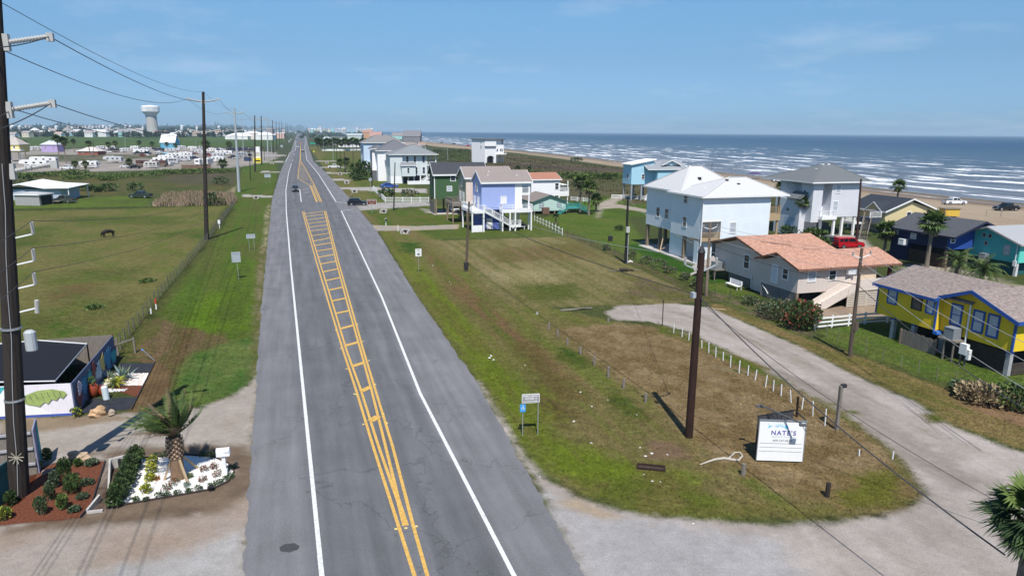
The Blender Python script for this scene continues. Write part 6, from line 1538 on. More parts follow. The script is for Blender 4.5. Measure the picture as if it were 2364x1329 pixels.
for b, w, hh, zb, px, lab, lean in (((549, 645), 1.0, 1.25, 2.1, (0,), 'large square sign back seen from behind, nearest on the left verge', .12), ((581, 577), 1.25, .65, 1.75, (-.35, .35), 'wide sign back on two thin posts on the left verge', .1), ((619, 425), 2.0, 1.1, 2.2, (-.6, .6), 'pale double sign back on two posts beyond the driveway', 0)):
  t, pn = sign('sign_back', lab, b, w, hh, zb, GA + R(4), ALB, px, lean=lean)
  mb = MB(); mb.box(-w / 2 + .1, w / 2 - .1, -.05, -.031, zb + hh - .2, zb + hh - .14); mb.build('brace', MET, pn)
for (x, y), lab in zip(((1703 * .135 + 469, 338), (684, 330), (636, 345)), ('', '', '')): pass
for b, lab in (((668, 332), 'small pale sign back far along the left verge, nearest of the far pair'), ((672, 327), 'small pale sign back far along the left verge, farther of the pair'), ((651, 346), 'low pale sign back far along the left verge')):
  t, pn = sign('sign_back', lab, b, 2.2, 1.8, 2.4, GA, ALB, (-.7, .7), pw=.12)
t, pn = sign('warning_sign', 'yellow diamond warning sign far along the right verge', (725, 360), .1, .1, 2.8, GA, ALB)
mb = MB(); mb.prism([(.7, 0), (0, .7), (-.7, 0), (0, -.7)], -.03, 0, 0, Matrix.Translation((0, -.04, 3.0)) @ Matrix.Rotation(R(90), 4, 'X')); mb.build('diamond', mat('warning_yellow', (.62, .55, .05), .5), t)
t, pn = sign('green_road_sign', 'green road sign far along the right verge', (722, 337), 6.0, 2.0, 2.0, GA, mat('road_sign_green', (.02, .28, .16), .5), (-2, 2), pw=.15)
b = P(1798, 1066); t = thing('restaurant_sign', 'white wedge-shaped restaurant sign board with lamp arms on top', 'sign', b, GA - R(21)); t.scale = (.77,) * 3
w2, hz = 1.58, 3.15
mb = MB(); mb.box(-w2, w2, -.06, 0, .12, hz, 0, Matrix.Rotation(R(-1.5), 4, 'X')); pn = mb.build('panel', SGN, t)
M2 = Matrix.Rotation(R(-1.5), 4, 'X')
mb = MB(); mb.box(-w2 - .05, -w2 - .003, -.07, .03, .1, hz + .04); mb.box(w2 + .003, w2 + .05, -.07, .03, .1, hz + .04); mb.box(-w2, w2, -.05, .03, hz + .003, hz + .06); mb.build('frame', MET, t)
mb = MB(); mb.box(-w2, w2, 0, .06, .1, hz, 0, Matrix.Translation((.75, 1.6, 0)) @ Matrix.Rotation(R(-52), 4, 'Z') @ Matrix.Translation((0, 0, 0))) if False else mb.box(-w2, w2, 0, .06, .1, hz, 0, Matrix.Translation((-.05, 1.35, 0)) @ Matrix.Rotation(R(24), 4, 'Z'))
mb.build('rear_panel', mat('sign_back_dark', (.06, .06, .065), .8), t)
mb = MB(); mb.bar((-w2 - .03, 0, hz), (-w2 + .1, .75, hz), .05); mb.bar((w2, 0, hz + .05), (w2 - .15, 2.0, hz + .05), .06); mb.bar((-.5, .02, hz), (-.5, 1.2, hz + .02), .05); mb.bar((.45, .02, hz), (.45, 1.5, hz + .02), .05); mb.bar((-w2, .7, hz), (w2 - .1, 2.0, hz + .03), .06); mb.build('top_brace', BLK, t)
mb = MB(); mb.bar((0.02, -.9, hz + .55), (-1.35, 1.35, hz + .62), .08) if False else mb.bar((.85, -1.0, hz + .3), (-1.25, 1.3, hz + .62), .09); mb.bar((-.05, 0, hz), (-.05, 0, hz + .45), .07); mb.build('lamp_arm', mat('arm_grey', (.10, .10, .105), .6, .1), t)
for x, y, z in ((.95, -1.1, hz + .22), (-1.3, 1.36, hz + .5)):
  mb = MB(); mb.box(x - .22, x + .22, y - .1, y + .1, z - .09, z + .06); mb.build('lamp_head', mat('arm_grey', (.10, .10, .105), .6, .1), t)
NVY = mat('sign_violet', (.12, .10, .32), .5, .05); GRT = mat('sign_pale_grey', (.52, .54, .55), .5, .05); LTB = mat('sign_light_blue', (.16, .55, .74), .5, .05)
def put(txt, size, m, x, z, bold=0, space=1.0, sx=1.0):
  o = text_mesh(txt, size, m, 'lettering', pn, M2 @ Matrix.Translation((x, -.066, z)) @ FACE @ Matrix.Diagonal((sx, 1, 1, 1)), .003, bold, 'CENTER', space)
put("NATE'S", .46, NVY, .12, 2.08, .012, 1.25, .98); put('SEAFOOD & STEAKS', .165, GRT, .12, 1.88, 0, 1.1); put('409-737-9530', .22, mat('sign_grey', (.16, .16, .18), .5), .08, 1.58, .002, 1.08)
mb = MB()
for z in (1.42, 1.12, .82): mb.box(-w2 + .12, w2 - .12, -.066, -.061, z, z + .025, 0, M2)
mb.build('rule_line', mat('sign_grey', (.16, .16, .18), .5), pn)
mb = MB()
def fl(pts): mb.add([M2 @ Vector((x, -.068, z)) for x, z in pts], [tuple(range(len(pts)))])
fl([(-1.0, 3.0), (-.88, 2.76), (-.62, 2.72), (-.82, 2.66), (-1.02, 2.5), (-.92, 2.74)])
for k in range(7):
  a = R(150 - 19 * k); c0, c1 = Vector((-.15, 2.48)), .42
  x0, z0 = -.15 + .2 * math.cos(a), 2.56 + .16 * math.sin(a); x1, z1 = -.15 + .5 * math.cos(a), 2.56 + .46 * math.sin(a)
  n = Vector((-math.sin(a), math.cos(a))) * .028
  fl([(x0 - n.x, z0 - n.y), (x1, z1), (x0 + n.x, z0 + n.y)])
fl([(.28 + .13 * math.cos(R(30 * k)), 2.68 + .14 * math.sin(R(30 * k))) for k in range(12)])
mb.build('fish_emblem', LTB, pn)
# ---------------- posts, stakes, culverts
t0 = None
for i, (x, y, yt) in enumerate(((1267, 760, 744), (1287, 777, 760), (1310, 796, 780), (1340, 817, 800), (1372, 842, 823), (1404, 870, 845), (1439, 896, 875), (1490, 928, 907))):
  b = P(x, y); hh = hgt(b, yt)
  mb = MB(); mb.tube([(0, 0, 0), (.03, 0, hh * .97), (.03, 0, hh)], [.1, .095, .06], 9)
  o = mb.build('wooden_bollard', WOOD, None, b, i)
  tag(o, ('squat grey wooden bollard in the row along the ditch' if i != 5 else 'leaning split wooden bollard, thickest in the row along the ditch'), 'bollard', 'grey bollards in a row along the ditch')
for x, y, yt, lab, m in ((1715, 1096, 1070, 'grey wooden bollard in front of the restaurant sign', WOOD), (1909, 1146, 1114, 'dark stub bollard right of the restaurant sign', DKP), (1404, 742, 734, 'low grey stump at the tip of the gravel lane', WOOD), (1240, 725, 720, 'pale square stone block lying in the mown lot', CONC)):
  b = P(x, y); hh = hgt(b, yt); mb = MB(); mb.tube([(0, 0, 0), (.02, .01, hh)], [.12, .115], 9); o = mb.build('wooden_bollard' if m is not CONC else 'stone_block', m, None, b); tag(o, lab, 'bollard' if m is not CONC else 'block')
for i, (x, y, yt) in enumerate(((1555, 768, 746), (1574, 778, 757), (1590, 785, 767), (1620, 803, 785), (1636, 814, 790), (1652, 824, 801), (1669, 833, 812), (1686, 847, 820), (1706, 861, 832), (1726, 867, 843), (1743, 878, 853), (1767, 893, 866), (1785, 902, 877), (1803, 914, 887), (1826, 929, 899), (1851, 944, 918), (1876, 960, 925), (1904, 982, 943), (1933, 992, 958), (1983, 1052, 1037), (2060, 1060, 1042))):
  b = P(x, y); hh = hgt(b, yt)
  mb = MB(); mb.bar((0, 0, 0), (random.uniform(-.06, .06) - (.12 if i in (14, 16) else 0), random.uniform(-.03, .03), hh), .055); o = mb.build('white_stake', WHT, None, b, GA)
  tag(o, 'thin white stake in the row between brown lot and gravel lane' if i < 19 else 'short white stake standing alone at the end of the brown lot', 'stake', 'white stakes along the gravel lane' if i < 19 else 'short white stakes at the end of the brown lot')
for x, y, yt, lab, r in ((1931, 992, 890, 'thick grey post with a small lamp box beside the gravel lane', .09), (1839, 962, 915, 'thin rusty post behind the restaurant sign', .05), (1529, 752, 692, 'thin dark marker post at the head of the gravel lane', .03)):
  b = P(x, y); hh = hgt(b, yt); t = thing('lane_post', lab, 'post', b, GA)
  mb = MB(); mb.bar((0, 0, 0), (-.04, 0, hh), r * 2); mb.build('shaft', WOOD if r > .06 else RST, t)
  if r > .06:
    mb = MB(); mb.box(-.02, .3, -.1, .1, hh - .12, hh + .08); mb.build('lamp_box', BLK, t)
for x, y, rz_, lab, s_ in ((933, 540, -.5, 'concrete culvert mouth below the first driveway on the right', 1.0), (884, 492, -.4, 'concrete culvert mouth in the grass behind the black car', 1.0), (819, 445, 0, 'concrete culvert mouth before the blue car driveway', 1.1), (801, 424, 0, 'small concrete culvert mouth on the right verge beyond the hedge drive', 1.1), (785, 404, 0, 'concrete culvert mouth beside the white pickup verge', 1.1), (755, 378, 0, 'tiny concrete culvert mouth farthest on the right verge', 1.1), (591, 459, 0, 'concrete culvert mouth under the left driveway', .9), (628, 379, 0, 'small concrete culvert mouth on the left verge beyond the shed', 1.1), (644, 363, 0, 'tiny concrete culvert mouth farthest on the left verge', 1.1)):
  t = thing('culvert', lab, 'culvert', P(x, y), GA + rz_); t.scale = (s_,) * 3
  mb = MB(); mb.box(-.75, -.45, 0, .9, 0, .5); mb.box(.45, .75, 0, .9, 0, .5); mb.box(-.45, .45, .75, .9, .6, .78); mb.add([(-.45, 0, .02), (.45, 0, .02), (.45, .9, .02), (-.45, .9, .02)], [(0, 1, 2, 3)]); mb.box(-.75, .75, .9, 1.0, 0, .8); mb.build('headwall', CONC, t)
  mb = MB(); mb.tube([(0, .88, .36), (0, .93, .36)], .34, 14); mb.build('pipe_mouth', DARK, t)
t = thing('drain_box', 'sunken metal-edged drain box in the grass near the restaurant sign', 'drain', P(1503, 1080), GA - .5)
mb = MB()
for q in ((-.75, .75, -.28, -.2), (-.75, .75, .2, .28), (-.75, -.68, -.2, .2), (.68, .75, -.2, .2)): mb.box(q[0], q[1], q[2], q[3], 0, .1)
mb.build('frame', RST, t); mb = MB(); mb.box(-.675, .675, -.195, .195, 0.005, .02); mb.build('opening', mat('drain_rust', (.05, .035, .03)), t)
mb = MB(); rp_ = [P(1616, 1072, .06), P(1632, 1066, .07), P(1650, 1060, .08), P(1672, 1057, .08), P(1688, 1060, .07), P(1705, 1062, .07), P(1714, 1052, .07), P(1709, 1044, .07), P(1696, 1044, .07), P(1688, 1052, .07), P(1682, 1058, .1)]
o0 = rp_[0].copy(); mb.tube([q - o0 for q in rp_], [.03, .05, .07, .085, .08, .06, .05, .05, .05, .05, .05], 8); tag(mb.build('rope', mat('rope_pale', (.42, .38, .32), .9, .3, 20, bump=.02, bscale=30), None, o0, smooth=True), 'thick pale rope ending in a loop on the brown grass', 'rope')
t = thing('driftwood_pole', 'bundle of bleached poles lying on the mown lot', 'driftwood', P(1330, 716), GA); mb = MB(); mb.tube([(-1.7, 0, .08), (1.8, .1, .1)], [.09, .07], 7); mb.build('pole', WOOD, t); mb = MB(); mb.tube([(-1.3, .25, .07), (1.2, -.15, .22)], [.06, .05], 7); mb.build('pole', WOOD, t)
t = thing('log_pile', 'dark logs and a broken branch dumped by the black pole', 'logs', P(1446, 626), GA)
for q in (((-.9, .1, .22), (.2, -.1, .2), .22), ((.1, .5, .12), (.9, -.3, .12), .11), ((-.2, .2, .1), (2.0, -.2, .1), .05), ((-2.2, .5, .08), (-1.0, .2, .1), .07)):
  mb = MB(); mb.tube([q[0], q[1]], [q[2], q[2] * .9], 8); mb.build('log', DKP if q[2] > .1 else WOOD, t)
for x, y, lab in ((1455, 607, 'white rag lump at the foot of the black pole'),):
  mb = MB(); mb.tube([(-.3, 0, .1), (0, .1, .22), (.35, 0, .12)], [.12, .2, .1], 8); tag(mb.build('rubble', mat('rubble_white', (.6, .56, .52), .9, .2)), lab, 'rubble').location = P(x, y)
mb = MB(); mb.bar((-.8, 0, .05), (.8, 0, .05), .12, .07); tag(mb.build('plank', WOODN, None, P(1657, 714), GA - .7), 'loose plank on the lane edge near the pale brown pole', 'plank')
rg = random.Random(11)
bits = [(1130, 826), (1140, 830), (1133, 821), (1490, 1052), (1505, 1046), (1541, 1049), (1487, 1095), (1506, 1110), (1525, 1112), (1365, 1022), (1403, 923), (1340, 905), (1366, 938), (1478, 1033), (1031, 637), (1038, 650), (1041, 656), (999, 613), (1212, 843), (1600, 1208), (1325, 972), (1470, 957), (1246, 1100)]
for i, (x, y) in enumerate(bits):
  s_ = rg.uniform(.05, .13) * (1.8 if i < 3 else 1); mb = MB(); mb.add([(rg.uniform(.6, 1.3) * s_ * math.cos(a), rg.uniform(.5, 1.0) * s_ * math.sin(a), .01) for a in (0, 1.2, 2.5, 3.6, 5.0)] + [(0, 0, s_ * .5)], [(0, 1, 5), (1, 2, 5), (2, 3, 5), (3, 4, 5), (4, 0, 5), (4, 3, 2, 1, 0)])
  tag(mb.build('litter_scrap', mat('litter_white', (.62, .61, .58), .8, .1), None, P(x, y), i), 'scrap of white litter lying in the verge grass', 'litter', 'white litter scattered over the right verge')
# ---------------- fences
def fence(name, label, pts, hh, m, gap, post=.06, rails=2, pm=None, wire=False, cat='fence', mesh=None, rw=.09):
  W3 = [P(*q) for q in pts]; o0 = W3[0].copy(); t = thing(name, label, cat, o0)
  L = [q - o0 for q in W3]; n = 0
  for a, b in zip(L[:-1], L[1:]):
    d = b - a; k = max(1, round(d.length / gap))
    for i in range(k + (1 if b is L[-1] else 0)):
      if n > 95: break
      q = a + d * (i / k); mb = MB(); mb.bar(q, q + Vector((random.uniform(-.05, .05) if wire else 0, 0, hh * (random.uniform(.9, 1.15) if wire else 1.04))), post); mb.build('post', pm or m, t); n += 1
  for r in range(rails):
    z = hh * (r + .6) / rails if not wire else hh * (r + 1) / (rails + .1)
    mb = MB()
    for a, b in zip(L[:-1], L[1:]): mb.bar(a + Vector((0, 0, z)), b + Vector((0, 0, z)), .014 if wire else .05, .014 if wire else rw)
    mb.build('wire' if wire else 'rail', m, t)
  return t
fence('white_rail_fence', 'white three-rail fence running down beside the violet house', [(1234, 511), (1268, 527), (1298, 543)], 1.2, WHT, 2.2, .1, 2)
fence('white_rail_fence', 'white rail fence along the side street before the green house', [(862, 439), (890, 467), (990, 467)], 1.35, WHT, 2.4, .12, 3, rw=.14)
fence('white_rail_fence', 'white rail fence between the tan and yellow houses', [(1880, 760), (1996, 748), (2100, 742)], 1.15, WHT, 2.1, .13, 3, rw=.16)
fence('white_rail_fence', 'white rail fence at the foot of the light blue house', [(1412, 458), (1500, 462)], 1.1, WHT, 2.4, .12, 3, rw=.15)
fence('white_rail_fence', 'low white rail fence beside the red-roofed house', [(1318, 463), (1362, 467)], 1.1, WHT, 2.4, .12, 3, rw=.15)
fence('chain_link_fence', 'dark chain link fence along the back of the mown lots', [(1310, 545), (1380, 575), (1440, 597), (1560, 640), (1650, 680), (1760, 715), (1850, 745)], 1.15, mat('fence_wire', (.06, .065, .06), .6), 2.6, .05, 2, wire=True)
fence('wire_fence', 'sagging wire fence on thin posts in front of the yellow house', [(1882, 766), (1960, 800), (2080, 850), (2205, 890), (2300, 930), (2400, 970)], 1.1, mat('fence_wire', (.06, .065, .06), .6), 1.6, .035, 2, wire=True, pm=WOOD)
fence('wire_fence', 'wire fence on grey posts along the pasture edge', [(268, 822), (300, 775), (350, 712), (395, 655), (445, 598), (480, 555), (515, 508), (536, 480), (548, 462)], 1.25, mat('wire_pale', (.12, .12, .11), .6), 1.9, .07, 3, wire=True, pm=mat('old_post', (.13, .12, .10), .9, .3))
fence('wire_fence', 'low wire fence across the far end of the pasture', [(345, 476), (420, 478), (530, 475)], 1.1, mat('wire_pale', (.25, .25, .24), .6), 3.0, .08, 2, wire=True, pm=WOOD)
fence('beach_stake_fence', 'row of thin stakes on the sand below the black pickup', [(2276, 499), (2310, 500), (2364, 504)], 1.3, WOOD, 3.0, .07, 0, pm=WOOD)
fence('plank_fence', 'brown plank fence at the front of the caravan park', [(420, 391), (487, 391)], 1.9, mat('fence_brown', (.16, .10, .07), .9, .2), 2.0, .12, 2, rw=.9)
fence('timber_bulkhead', 'long brown timber bulkhead across the dunes', [(1305, 406), (1370, 409), (1445, 411)], 1.6, mat('bulkhead_brown', (.13, .10, .08), .9, .2), 5, .25, 2, cat='bulkhead', rw=.75)
fence('timber_bulkhead', 'second brown timber bulkhead nearer the beach', [(1170, 382), (1300, 391), (1445, 397)], 1.2, mat('bulkhead_brown', (.13, .10, .08), .9, .2), 8, .25, 1, cat='bulkhead', rw=.9)
fence('white_rail_fence', 'long low white fence under the far palms right of the highway', [(744, 349), (790, 349), (838, 348)], 1.6, WHT, 8, .25, 1, rw=1.5)
for x, y, yt, lab, mm in ((361, 714, 690, 'white marker post with a red top by the pasture fence', 1), (349, 724, 712, 'short white marker post by the pasture fence', 0), (507, 527, 508, 'white utility box on a stake by the pasture fence', 2), (1060, 480, 470, '', 9)):
  if mm == 9: continue
  b = P(x, y); hh = hgt(b, yt); t = thing('marker_post' if mm < 2 else 'utility_box', lab, 'marker' if mm < 2 else 'utility box', b, GA)
  mb = MB(); mb.bar((0, 0, 0), (0, 0, hh), .1); mb.build('shaft', WHT, t)
  if mm == 1: mb = MB(); mb.tube([(0, 0, hh * .55), (0, 0, hh + .02)], .075, 8); mb.build('red_sleeve', mat('marker_red', (.55, .05, .02)), t)
  if mm == 2: mb = MB(); mb.box(-.2, .2, -.15, .15, hh * .55, hh); mb.build('box', WHT, t)
t = thing('gate_brace', 'grey timber gate post with a slanted brace behind the mural fence', 'gate', P(273, 822), GA)
mb = MB(); mb.bar((0, 0, 0), (0, 0, 1.5), .14); mb.build('post', WOOD, t); mb = MB(); mb.bar((1.1, .5, 0), (1.1, .5, 1.3), .13); mb.build('post', WOOD, t); mb = MB(); mb.bar((-.9, -.5, .8), (1.1, .5, 1.2), .1); mb.build('rail', WOOD, t)
t = thing('stake', 'thin stake with a blue tip leaning on the garden corner', 'stake', P(357, 832), 0); mb = MB(); mb.bar((0, 0, 0), (-1.0, .3, .75), .045); mb.build('shaft', MET, t); mb = MB(); mb.tube([(-1.0, .3, .72), (-1.08, .33, .86)], [.07, .02], 6); mb.build('blue_tip', mat('tip_blue', (.08, .25, .7)), t)
for x, y, lab in ((891, 521, 'dark and white mailbox on the right verge by the driveway'), (811, 476, 'white mailbox beside the black car')):
  t = thing('mailbox', lab, 'mailbox', P(x, y) if x == 891 else P(813, 462), GA)
  mb = MB(); mb.bar((0, 0, 0), (0, 0, 1.0), .12); mb.build('post', WHT if x == 891 else WOOD, t); mb = MB(); mb.box(-.18, .18, -.3, .3, 1.0, 1.35); mb.build('box', WHT, t)
  mb = MB(); mb.box(-.2, .2, -.32, -.302, .98, 1.37); mb.build('door', BLK, t)
t = thing('marker_post', 'short white post at the driveway edge before the violet house', 'marker', P(919, 534), GA); mb = MB(); mb.bar((0, 0, 0), (0, 0, 1.1), .1); mb.build('shaft', WHT, t)
t = thing('litter_bin', 'black bin on the mown yard of the new blue house', 'bin', P(1409, 556), GA); mb = MB(); mb.tube([(0, 0, 0), (0, 0, .75)], .38, 12); mb.build('body', BLK, t); mb = MB(); mb.tube([(0, 0, .75), (0, 0, .8)], .4, 12); mb.build('lid', BLK, t)
# ------------------------------------------------------------------ vehicles
AW, AC = GA + R(90), GA - R(90)
DKG, BLKP, WHP, REDP, BLUP, GRN = (.03, .032, .036), (.008, .009, .012), (.72, .72, .72), (.42, .012, .02), (.02, .07, .30), (.03, .045, .035)
vehicle('suv', 'sport_utility_car', 'dark car with a bright bonnet coming towards the camera', (.055, .06, .07), P(682, 442), AC + R(2), 'car')
vehicle('suv', 'sport_utility_car', 'black estate car leaving the side street across the road edge', BLKP, P(826, 474), GA - R(6), 'car')
vehicle('suv', 'sport_utility_car', 'dark car driving away on the highway far ahead', DKG, P(699, 351), AW, 'car', sc=1.15)
vehicle('sedan', 'car', 'pale silver car turning far down the highway', (.5, .5, .5), P(687, 341), GA + R(150), 'car', sc=1.1)
vehicle('suv', 'sport_utility_car', 'dark car coming, farthest pair on the highway, right one', DKG, P(685, 324), AC, 'car')
vehicle('pickup', 'pickup_truck', 'dark pickup beside the farthest oncoming car', DKG, P(681, 322.5), AC, 'pickup')
vehicle('pickup', 'pickup_truck', 'white pickup parked on the verge by three dark poles', WHP, P(771, 388), GA + R(178), 'pickup')
vehicle('sedan', 'car', 'bright blue car parked in the driveway of the pale grey house', BLUP, P(898, 434), GA + R(4), 'car', sc=1.15)
vehicle('sedan', 'car', 'white car parked under the green stilt house', WHP, UV(148.0, 33.2, .1), AC, 'car')
vehicle('boxy', 'sport_utility_car', 'bright red boxy car parked behind the tile roof', REDP, P(1957, 573), GA - R(8), 'car')
vehicle('suv', 'sport_utility_car', 'black car parked left of the red car', BLKP, P(1915, 568), GA + R(40), 'car')
vehicle('pickup', 'pickup_truck', 'white pickup driving along the wet sand', WHP, P(2202, 472), R(4), 'pickup')
vehicle('pickup', 'pickup_truck', 'black pickup parked on the sand near the stakes', BLKP, P(2322, 486), R(184), 'pickup')
vehicle('boxy', 'sport_utility_car', 'white car parked on the beach behind the big white roof', WHP, P(1797, 420), R(184), 'car', sc=1.1)
vehicle('pickup', 'pickup_truck', 'dark green and silver pickup standing on the grass near the reeds', GRN, P(325, 457), R(176), 'pickup')
vehicle('pickup', 'pickup_truck', 'old dull green truck beside the farm shed', (.06, .08, .06), P(150, 468), R(170), 'pickup')
vehicle('suv', 'sport_utility_car', 'dark car parked far along the beach, nearer of two', DKG, P(1048, 333.5), R(180), 'car'); vehicle('suv', 'sport_utility_car', 'dark car parked farthest along the beach', DKG, P(1019, 330.5), R(180), 'car'); vehicle('pickup', 'pickup_truck', 'red pickup parked on the sand left of the white dune house', REDP, P(1080, 338), R(180), 'pickup')
t = thing('flatbed_trailer', 'low grey flatbed trailer with side rails beside the farm shed', 'trailer', P(116, 470), R(8))
mb = MB(); mb.box(-2.4, 2.4, -1, 1, .55, .68); mb.build('bed', WOOD, t)
for y in (-1, 1):
  mb = MB(); mb.box(-2.4, 2.4, y - .03, y + .03, 1.0, 1.08)
  for k in range(5): mb.bar((-2.35 + k * 1.17, y, .68), (-2.35 + k * 1.17, y, 1.04), .06)
  mb.build('side_rail', BLK, t)
wheels(t, (.4, -.5), 1.15, .36)
CP = [(102, 378, 'fifth', 184, 13, None, 'white fifth-wheel camper with the longest body behind the left pole'), (80, 387, 'fifth', 186, 12, None, 'white fifth-wheel camper with sloping nose nearest the left pole'),
   (262, 376, 'fifth', 182, 9.5, (.5, .51, .52), 'silver-grey fifth-wheel camper with a dark rear window, left of the brown motorhome'), (205, 388, 'travel', 186, 8, None, 'white camper parked nose to a white truck near the hedge row'),
   (352, 385, 'motor', 4, 14, (.10, .055, .045), 'long dark brown motorhome'), (350, 388, 'travel', 182, 6.2, (.52, .50, .47), 'small cream camper in front of the brown motorhome'),
   (378, 377, 'travel', 4, 10, None, 'white camper right behind the brown motorhome'), (402, 378, 'travel', 4, 5, (.45, .45, .46), 'grey camper at the right end of the brown motorhome'),
   (462, 381, 'travel', 95, 8, None, 'white camper left of two seen end on by the plank fence'), (481, 380, 'travel', 95, 9, None, 'white camper right of two seen end on by the plank fence'), (504, 374, 'travel', 170, 8, None, 'white camper with round window right of the tall dark pole')]
rgc = random.Random(21)
row = [(327, 355, 11), (291, 352, 8), (268, 352, 7), (235, 346, 8), (84, 347, 8), (400, 352, 11), (405, 365, 9), (430, 362, 9), (457, 356, 9), (489, 351, 8), (518, 357, 12), (558, 362, 8), (538, 350, 11), (560, 349, 11), (365, 351, 9), (340, 349, 8), (385, 371, 9), (425, 372, 8), (312, 346, 7), (445, 347, 8), (505, 364, 8), (575, 352, 9), (420, 345, 7), (470, 345, 7), (255, 345, 7)]
for x, y, k, hd, L, c, lab in CP: camper(k, lab, P(x, y), R(hd), L, 3.1, c, rgc.choice([(.25, .25, .27), (.10, .10, .13), (.30, .22, .16)]))
adj = ['white', 'white', 'pale grey', 'dark', 'cream']
colr = {'white': None, 'pale grey': (.5, .5, .51), 'dark': (.05, .055, .07), 'cream': (.6, .56, .5)}
for i, (x, y, L) in enumerate(row):
  a = 'dark' if x in (538, 560, 268, 365, 575) else adj[i % 3]
  camper(rgc.choice(['travel', 'fifth', 'motor']), '%s camper among the crowded back rows of the caravan park' % a, P(x, y), R(rgc.choice([2, 182, 178, 60])), L, rgc.uniform(2.9, 3.3), colr[a], rgc.choice([(.25, .25, .27), (.10, .10, .13), (.30, .22, .16)]), 'campers in the back rows of the caravan park')
for x, y, k, c, hd, lab in ((156, 391, 'pickup', WHP, 182, 'white pickup parked at the front of the caravan park'), (219, 379, 'pickup', WHP, 178, 'white pickup behind the camper near the hedge row'), (311, 389.5, 'pickup', BLKP, 184, 'black pickup towing the small cream camper'), (290, 387, 'sedan', WHP, 170, 'white car left of the black pickup'), (393, 383, 'suv', (.6, .6, .6), 95, 'silver car beside the brown motorhome'),
              (448, 368, 'pickup', (.02, .03, .08), 178, 'dark blue pickup between white campers by the tall dark pole'), (546, 367, 'sedan', (.5, .5, .5), 178, 'silver car near the yellow shed'), (380, 358, 'pickup', BLKP, 10, 'black pickup parked among back-row campers'), (502, 349, 'suv', DKG, 0, 'dark car parked at the far end of the caravan park')):
  vehicle(k, 'pickup_truck' if k == 'pickup' else 'car', lab, c, P(x, y), R(hd), 'pickup' if k == 'pickup' else 'car')
for i in range(26):
  x, y = rgc.uniform(225, 585), rgc.choice([346.5, 349, 353, 356, 361, 366])
  k = rgc.choice(['pickup', 'suv', 'sedan']); vehicle(k, 'pickup_truck' if k == 'pickup' else 'car', 'parked vehicle half hidden in the crowded caravan park rows', rgc.choice([BLKP, DKG, WHP, (.4, .4, .41), (.2, .02, .02)]), P(x, y), R(rgc.choice([0, 180, 95, 170])), 'pickup' if k == 'pickup' else 'car', 'vehicles crowded in the caravan park rows', 1.1, True)
# ------------------------------------------------------------------ palms and shrubs
def palm_at(lab, b, yt, crown, n=24, sk=10, seed=0, tr=.19, group=None, bl=9, lean=(0, 0)):
  g = P(*b); h = hgt(g, yt) - crown * .55
  return fan_palm(lab, g, max(1.0, h), tr, crown, n, sk, lean, seed, group, None, 'fan_palm', bl)
palm_at('tall fan palm with a skirt of dead leaves before the navy house', (2138, 622), 493, 2.1, 34, 22, 1, .26, bl=13)
palm_at('fan palm in front of the grey beach house garage', (1844, 545), 455, 1.5, 28, 14, 2, .2, bl=11)
palm_at('bushy fan palm beside the red car', (2040, 592), 515, 2.0, 40, 14, 3, .22, bl=12)
palm_at('fan palm rising above the black roof near the surf', (2066, 500), 418, 1.9, 30, 8, 4, .22, bl=11)
palm_at('fan palm half hidden behind the porch of the new blue house', (1798, 520), 422, 1.8, 28, 18, 5, .25, bl=10)
palm_at('tallest fan palm of the clump beside the mint cottage', (1339, 490), 406, 2.3, 26, 10, 6, .2)
palm_at('middle fan palm of the clump beside the mint cottage', (1359, 497), 418, 2.2, 26, 10, 7, .2)
palm_at('lowest right fan palm of the clump beside the mint cottage', (1376, 489), 448, 1.9, 26, 8, 8, .2)
palm_at('very short fan palm by the turquoise steps', (1283, 519), 494, .9, 20, 0, 9, .15)
palm_at('tiny fan palm standing alone in the dune grass', (1135, 374), 352, 1.6, 18, 3, 10, .18); palm_at('small fan palm behind the violet house roof', (1195, 406), 383, 1.8, 20, 3, 12, .18); palm_at('small palm by the dune sheds', (1222, 404), 384, 1.6, 20, 3, 13, .18)
date_palm('feathery date palm left of the pair by the turquoise house', P(2206, 640), 2.0, .26, 3.0, 30, 1, None, leafl=.55, low=-.35, droop=1.7)
date_palm('feathery date palm right of the pair by the turquoise house', P(2262, 664), 2.1, .28, 3.3, 32, 2, None, leafl=.6, low=-.4, droop=1.7)
g = P(2392, 1196, 6.4); g.z = 0; fan_palm('ragged fan palm cut off by the lower right corner', g, 6.4, .24, 1.5, 34, 44, (0, 0), 31, None, None, 'fan_palm', 27)
PG2 = 'fan palms among the caravans'
for i, (x, y, yt, c) in enumerate(((44, 366, 318, 2.6), (60, 366, 326, 2.4), (138, 374, 313, 2.4), (153, 378, 318, 2.4), (172, 352, 322, 2.0), (252, 352, 329, 2.2), (268, 352, 326, 2.0), (208, 360, 326, 2.0), (322, 345, 325, 2.2), (352, 342, 328, 2.2), (386, 345, 329, 2.0), (406, 348, 332, 2.0), (478, 372, 326, 2.6), (530, 350, 328, 2.6), (299, 387, 368, 1.8), (515, 391, 369, 2.2), (198, 391, 373, 1.6), (174, 389, 372, 1.6))):
  o = palm_at('fan palm among the parked campers of the caravan park', (x, y), yt, c * 1.3, 28, 8, 40 + i, .26, PG2, 9)
far = None
for i, x in enumerate((734, 741, 749, 757, 765, 772, 781, 788, 797, 806, 815, 823, 831, 838, 845)):
  o = palm_at('dark fan palm in the dense row behind the long white fence', (x, 347 + (i % 3)), 319 + (i * 7 % 5), 4.0, 30, 18, 70 + i, .3, 'fan palms behind the long white fence', 7)
for x, y, yt, lab in ((786, 396, 367, 'shaggy palm left of the short pair behind the white pickup'), (801, 395, 365, 'shaggy palm right of the short pair behind the white pickup')): palm_at(lab, (x, y), yt, 2.2, 24, 16, 90 + x, .24)
